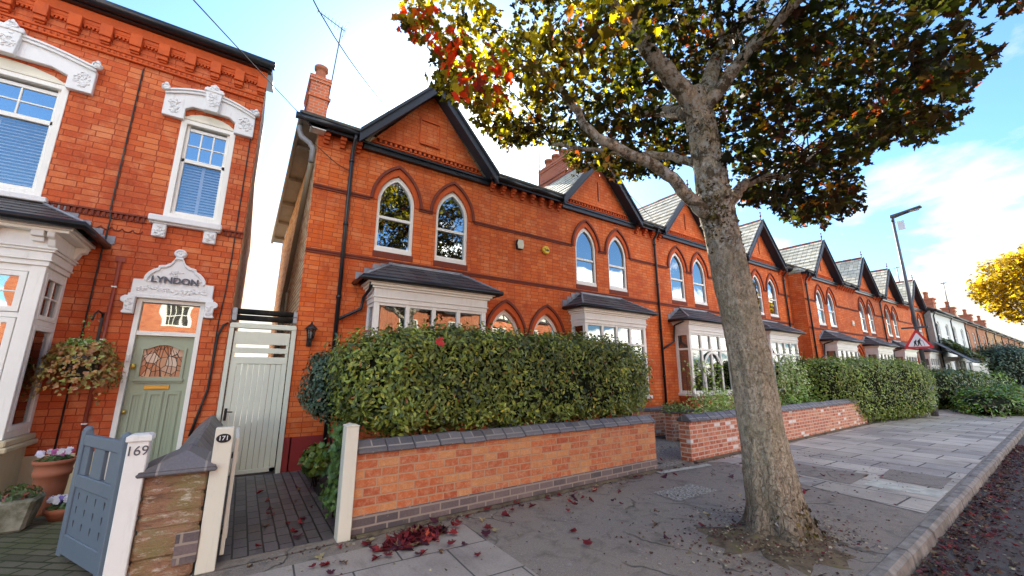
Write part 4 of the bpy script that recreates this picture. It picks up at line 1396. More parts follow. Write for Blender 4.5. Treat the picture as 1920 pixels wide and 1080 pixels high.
leaf_mesh('trailing_ivy', MAPLE, pos, up, rng.uniform(.035, .07, n), pick_cols(n, [(4, (.38, .22, .07)), (3, (.28, .24, .07)), (2, (.42, .2, .08)), (2, (.34, .34, .09)), (1, (.12, .07, .03))]), 'hedge_leaf_mat', hb, spread=.7, droop=1.2)
n = 420
a = rng.uniform(0, 2 * PI, n)
q = rng.uniform(0, 1, n)
pos = np.stack([-1.75 + .20 * q * np.cos(a), D - .28 + .15 * q * np.sin(a), 1.88 + .09 * rng.uniform(0, 1, n) + np.where(rng.uniform(0, 1, n) > .8, rng.uniform(0, .35, n), 0) * (q < .45)], 1)
leaf_mesh('top_foliage', OVAL, pos, np.tile((0, -.4, 1), (n, 1)), rng.uniform(.02, .045, n), pick_cols(n, [(4, (.16, .32, .06)), (2, (.28, .42, .11)), (1, (.6, .62, .45))]), 'hedge_leaf_mat', hb, spread=1.)


def pot_plants(parent, cx, cy, z, r, n, cols, flowers=None, h=.10):
    a = rng.uniform(0, 2 * PI, n)
    q = np.sqrt(rng.uniform(0, 1, n))
    pos = np.stack([cx + r * q * np.cos(a), cy + r * q * np.sin(a), z + h * rng.uniform(.1, 1, n) * (1.1 - q * .6)], 1)
    leaf_mesh('plant', LANCE, pos, np.stack([np.cos(a), np.sin(a), 1 + 0 * a], 1), rng.uniform(.035, .07, n), pick_cols(n, cols), 'hedge_leaf_mat', parent, spread=.8)
    if flowers:
        for _ in range(22):
            a = random.uniform(0, 2 * PI)
            q = math.sqrt(random.random())
            c_ = np.array((cx + r * q * math.cos(a), cy + r * q * math.sin(a), z + h + random.uniform(.0, .03)))
            t_ = np.linspace(0, 2 * PI, 6)[:-1]
            pp = c_ + .016 * np.stack([np.cos(t_), -.2 * np.ones(5), np.sin(t_)], 1)
            leaf_mesh('flower', OVAL, pp, np.tile((0, -.9, .4), (5, 1)), .034, np.tile(pick_cols(1, flowers), (5, 1)), 'flower_mat', parent, spread=.15)


p = thing('plant_pot', 'tall terracotta pot with pansies standing against the plinth', 'plant pot', (-1.66, 6.95, 0))
MB().lathe([(.10, .004), (.115, .04), (.135, .30), (.14, .40), (.155, .41), (.16, .46), (.15, .465), (.165, .535), (.175, .54), (.178, .575), (.16, .58), (.15, .54)], -1.66, 6.95, 24).build('pot', 'terracotta', p)
MB().lathe([(.15, .53), (.01, .545)], -1.66, 6.95, 16).build('compost', 'soil', p)
pot_plants(p, -1.66, 6.95, .54, .15, 130, [(3, (.06, .13, .035)), (1, (.10, .17, .05))], [(3, (.72, .70, .76)), (1, (.45, .12, .3))])
p = thing('stone_planter', 'square weathered stone planter with low red-green plant, nearest the bay', 'planter', (-1.74, 6.42, 0))
tr = MB()
for (a0, a1, b0, b1) in ((.115, .17, .004, .31),):
    q = [(-1, -1), (1, -1), (1, 1), (-1, 1)]
    tr.hexa([(-1.74 + x * a0, 6.42 + y_ * a0, b0) for x, y_ in q] + [(-1.74 + x * a1, 6.42 + y_ * a1, b1) for x, y_ in q])
tr.build('trough', 'stone_trough', p, .025)
pot_plants(p, -1.74, 6.42, .30, .16, 210, [(3, (.08, .13, .035)), (1, (.25, .08, .05)), (2, (.13, .17, .06))], h=.15)
p = thing('plant_pot', 'low terracotta bowl of white and violet pansies beside the blue gate', 'plant pot', (-1.44, 6.62, 0))
MB().lathe([(.09, .004), (.13, .07), (.14, .085), (.15, .12), (.135, .125)], -1.44, 6.62, 22).build('bowl', 'terracotta', p)
pot_plants(p, -1.44, 6.62, .11, .13, 130, [(1, (.06, .12, .03))], [(4, (.75, .75, .8)), (2, (.30, .22, .55))], h=.08)

# ================================================================== gates, posts, garden walls
gp = thing('gatepost', 'white painted gatepost bearing the number 169', 'gatepost', (-.59, 4.33, 0))
MB().box(-.655, -.53, 4.26, 4.40, 0, 1.045).build('post', 'white_paint', gp, .006)
MB().prism([(-.668, 1.035), (-.517, 1.035), (-.517, 1.075), (-.668, 1.075)], 4.245, 4.415).prism([(-.662, 1.0752), (-.523, 1.0752), (-.54, 1.084), (-.645, 1.084)], 4.25, 4.41).build('cap', 'white_paint', gp, .005)
tp = text_part('house_number', '169', .098, 'lettering_grey', gp, (-.592, 4.258, .965), FACE_STREET, weight=.0, squeeze=.92)
g = thing('garden_gate', 'blue-grey wooden gate with pierced panel, standing open by the white post', 'gate', (-.675, 4.40, 0), rotz=math.atan2(.80, -.42), local=True)
m = MB()
m.box(0, .075, -.03, .03, .07, 1.06).box(.80, .88, -.03, .03, .07, 1.05)
for x_ in (.0, .80):
    m.blob((x_ + .04, 0, 1.055), .045, .035, .035, 8, 5)
m.box(.075, .80, -.025, .025, .93, 1.02).box(.075, .80, -.025, .025, .60, .70).box(.075, .80, -.025, .025, .09, .24)
m.build('frame', 'blue_grey', g, .006)
m = MB()
for xa, xb in ((.075, .25), (.36, .57), (.68, .80)):
    m.box(xa, xb, -.015, .015, .70, .93)
m.build('bars', 'blue_grey', g, .004)
tear = lambda cx_, cz_: [(cx_ + .020 * math.sin(t) * math.sin(t / 2) ** 1.2, cz_ - .035 * math.cos(t)) for t in np.linspace(0, 2 * PI, 11)[:-1]]
ho = [tear(.165 + i * .18, .325 + j * .105) for i in range(4) for j in range(3)]
m = MB().wall([(.075, .24), (.80, .24), (.80, .60), (.075, .60)], ho, -.012, .024)
m.wall([(.075, .24), (.80, .24), (.80, .60), (.075, .60)], ho, .013, .0)
m.build('panel', 'blue_grey', g)

pw = thing('party_wall', 'old sandstone wall with blue coping between the two front paths', 'wall', (-.32, 5.9, 0))
m = MB()
zc = 0.
for hh_ in (.17, .20, .105, .13, .16):
    j = [random.uniform(-.008, .008) for _ in range(4)]
    m.box(-.525 + j[0], -.135 + j[1], 4.30 + j[2], 4.75, zc + .004, min(zc + hh_, .765) - .004)
    zc += hh_
m.box(-.515, -.145, 4.312, 4.75, 0, .765)
m.build('pier', 'sandstone', pw, .018)
MB().box(-.415, -.18, 4.75, D - .002, 0, .76).build('wall', 'sandstone', pw, .01)
MB().box(-.275, -.128, 4.285, 4.42, .10, .33).build('brick_patch', 'blue_brick', pw, .006)
m = MB()
yy = 4.74
while yy < D - .1:
    y2 = min(yy + .30, D - .002)
    m.prism([(-.44, .765), (-.15, .765), (-.15, .79), (-.265, .925), (-.29, .935), (-.31, .925), (-.44, .79)], yy + .004, y2)
    yy += .30
m.build('coping', 'coping_blue', pw, .008)
m = MB()
a_ = [(-.575, 4.245), (-.075, 4.245), (-.075, 4.80), (-.575, 4.80)]
m.prism(a_, .768, .80, 'z')
m.add([(-.575, 4.245, .80), (-.075, 4.245, .80), (-.075, 4.80, .80), (-.575, 4.80, .80), (-.30, 4.42, .925), (-.30, 4.80, .925)],
      [(0, 1, 4), (1, 2, 5, 4), (2, 3, 5), (3, 0, 4, 5), (3, 2, 1, 0)])
m.build('pier_cap', 'coping_blue', pw, .012)

gp = thing('gatepost', 'cream gatepost with the oval black 171 plate', 'gatepost', (-.06, 4.36, 0))
MB().box(-.125, .005, 4.30, 4.40, -.0, 1.095).build('post', 'cream_paint', gp, .006)
ov = [(-.062 + .052 * math.cos(t), 1.012 + .036 * math.sin(t)) for t in np.linspace(0, 2 * PI, 25)[:-1]]
pl = MB().prism(ov, 4.292, 4.2995).build('number_plate', 'lettering_black', gp, .002)
text_part('house_number', '171', .05, 'lettering_white', pl, (-.062, 4.290, 1.012), FACE_STREET, extrude=.001, weight=.0006)
g = thing('garden_gate', 'cream board gate folded open edge-on behind the 171 post', 'gate', (.04, 4.8, 0))
MB().box(.022, .052, 4.42, 5.30, .07, .99).build('boards', 'cream_paint', g, .004)
MB().box(.052, .060, 4.46, 5.28, .18, .27).box(.052, .060, 4.46, 5.28, .78, .87).build('rails', 'cream_paint', g, .002)
MB().box(.010, .022, 4.45, 4.55, .22, .26).box(.010, .022, 4.45, 4.55, .82, .86).build('hinges', 'black_iron', g)
gp = thing('gatepost', 'plain cream gatepost at the end of the brick wall, under the big hedge', 'gatepost', (.98, 4.41, 0))
MB().box(.925, 1.045, 4.34, 4.50, 0, 1.03).build('post', 'cream_paint', gp, .006)
MB().prism([(.92, 1.03), (1.05, 1.03), (1.05, 1.04), (.985, 1.055), (.92, 1.04)], 4.335, 4.505).build('cap', 'cream_paint', gp, .003)

sg = thing('side_gate', 'tall pale sage boarded gate between the two houses', 'gate', (.25, D, 0))
m = MB().box(-.245, -.185, D - .04, D + .06, 0, 2.25).box(.62, .69, D - .04, D + .06, 0, 2.25).box(-.245, .69, D - .045, D + .06, 2.25, 2.31)
m.box(-.235, .68, D - .02, D + .05, 2.31, 2.335)
fr = m.build('frame', 'sage_gate', sg, .006)
m = MB()
m.box(-.17, .605, D - .005, D + .035, 1.69, 1.80).box(-.17, .605, D - .005, D + .035, 1.86, 1.945).box(-.17, .605, D - .005, D + .035, 2.0, 2.20)
m.box(-.17, -.09, D - .005, D + .035, .04, 1.69).box(.53, .605, D - .005, D + .035, .04, 1.69).box(-.17, .605, D - .005, D + .035, .04, .10)
m.box(-.17, -.13, D + .0, D + .03, 1.69, 2.2).box(.565, .605, D + .0, D + .03, 1.69, 2.2)
m.build('rails', 'sage_gate', sg, .004)
m = MB()
for i in range(8):
    xa = -.09 + i * .0775
    m.box(xa + .002, xa + .0755, D + .008, D + .028, .10, 1.69)
m.build('boards', 'sage_gate', sg, .005)
m = MB().box(-.155, -.12, D - .016, D - .004, .84, 1.02).tube([(-.137, D - .012, .97), (-.137, D - .05, .97), (-.05, D - .055, .965)], .009, 6)
m.build('handle', 'black_iron', sg)
for zz, nm in ((2.42, 'lower'), (2.52, 'upper')):
    ip = thing('insulated_pipe', f'black foam-lagged pipe spanning the side passage, {nm} of the two', 'pipe', (.25, D + .1, zz), group='lagged pipes over the side gate')
    MB().tube([(-.17, D + .02, zz), (.62, D + .02, zz + .0)], .046, 12).build('lagging', 'black_foam', ip)
    MB().tube([(-.245, D + .02, zz), (.685, D + .02, zz)], .016, 8).box(.62, .68, D - .03, D + .06, zz - .045, zz + .045).box(-.235, -.175, D - .03, D + .06, zz - .05, zz + .05).build('pipe_end', 'grey_plastic', ip, .004)

# ---- low front walls, turned slightly off the line of the houses
WR = math.atan(.037)


def front_wall(label, x0, x1, ybase, brick, zred, ztop, blue=True, depth=.22, stretch=.30):
    t = thing('garden_wall', label, 'wall', (x0, ybase, 0), rotz=WR, local=True)
    Lw = (x1 - x0) / math.cos(WR)
    if blue:
        MB().box(0, Lw, -.035, depth, -.02, .025).build('footing', 'soil', t, .01)
        MB().box(0, Lw, -.012, depth + .01, .025, .185).build('plinth', 'blue_brick', t)
        MB().box(0, Lw, 0, depth, .185, zred).build('brickwork', brick, t)
    else:
        MB().box(0, Lw, 0, depth, -.02, zred).build('brickwork', brick, t)
    m = MB()
    x = 0.
    while x < Lw - .05:
        x2 = min(x + stretch, Lw)
        j = random.uniform(-.006, .006)
        m.prism([(-.045, zred + .003 + j), (depth + .045, zred + .003 + j), (depth + .045, zred + .03 + j), (depth / 2 + .04, ztop + j), (depth / 2 - .04, ztop + j), (-.045, zred + .03 + j)], x + .004, x2 - .004, 'x')
        x += stretch
    m.build('coping', 'coping_blue', t, .010)
    return t, Lw


front_wall('low front wall of orange brick with a blue brick base, below the tall hedge', 1.06, 5.93, 4.41, 'garden_brick', .75, .87)
t, Lw = front_wall('patched red brick front wall beyond the maple, with a few white bricks and slab coping', 6.98, 17.3, 4.63, 'patched_brick', .68, .81, blue=False, stretch=.23)
t = thing('dividing_wall', 'short brick wall stub with blue capping inside the gravel entrance', 'wall', (8.8, 7.05, 0))
MB().box(8.1, 9.62, 6.95, 7.18, 0, .62).build('brickwork', 'patched_brick', t)
MB().box(8.07, 9.65, 6.92, 7.21, .62, .70).build('coping', 'coping_blue', t, .012)
t = thing('dividing_wall', 'dark red brick wall between two gardens, under trailing shrubs', 'wall', (9.9, 6.6, 0))
MB().box(8.75, 9.9, 6.25, 6.47, 0, .62).build('brickwork', 'patched_brick', t)
MB().box(8.72, 9.93, 6.22, 6.50, .62, .68).build('coping', 'coping_blue', t, .012)
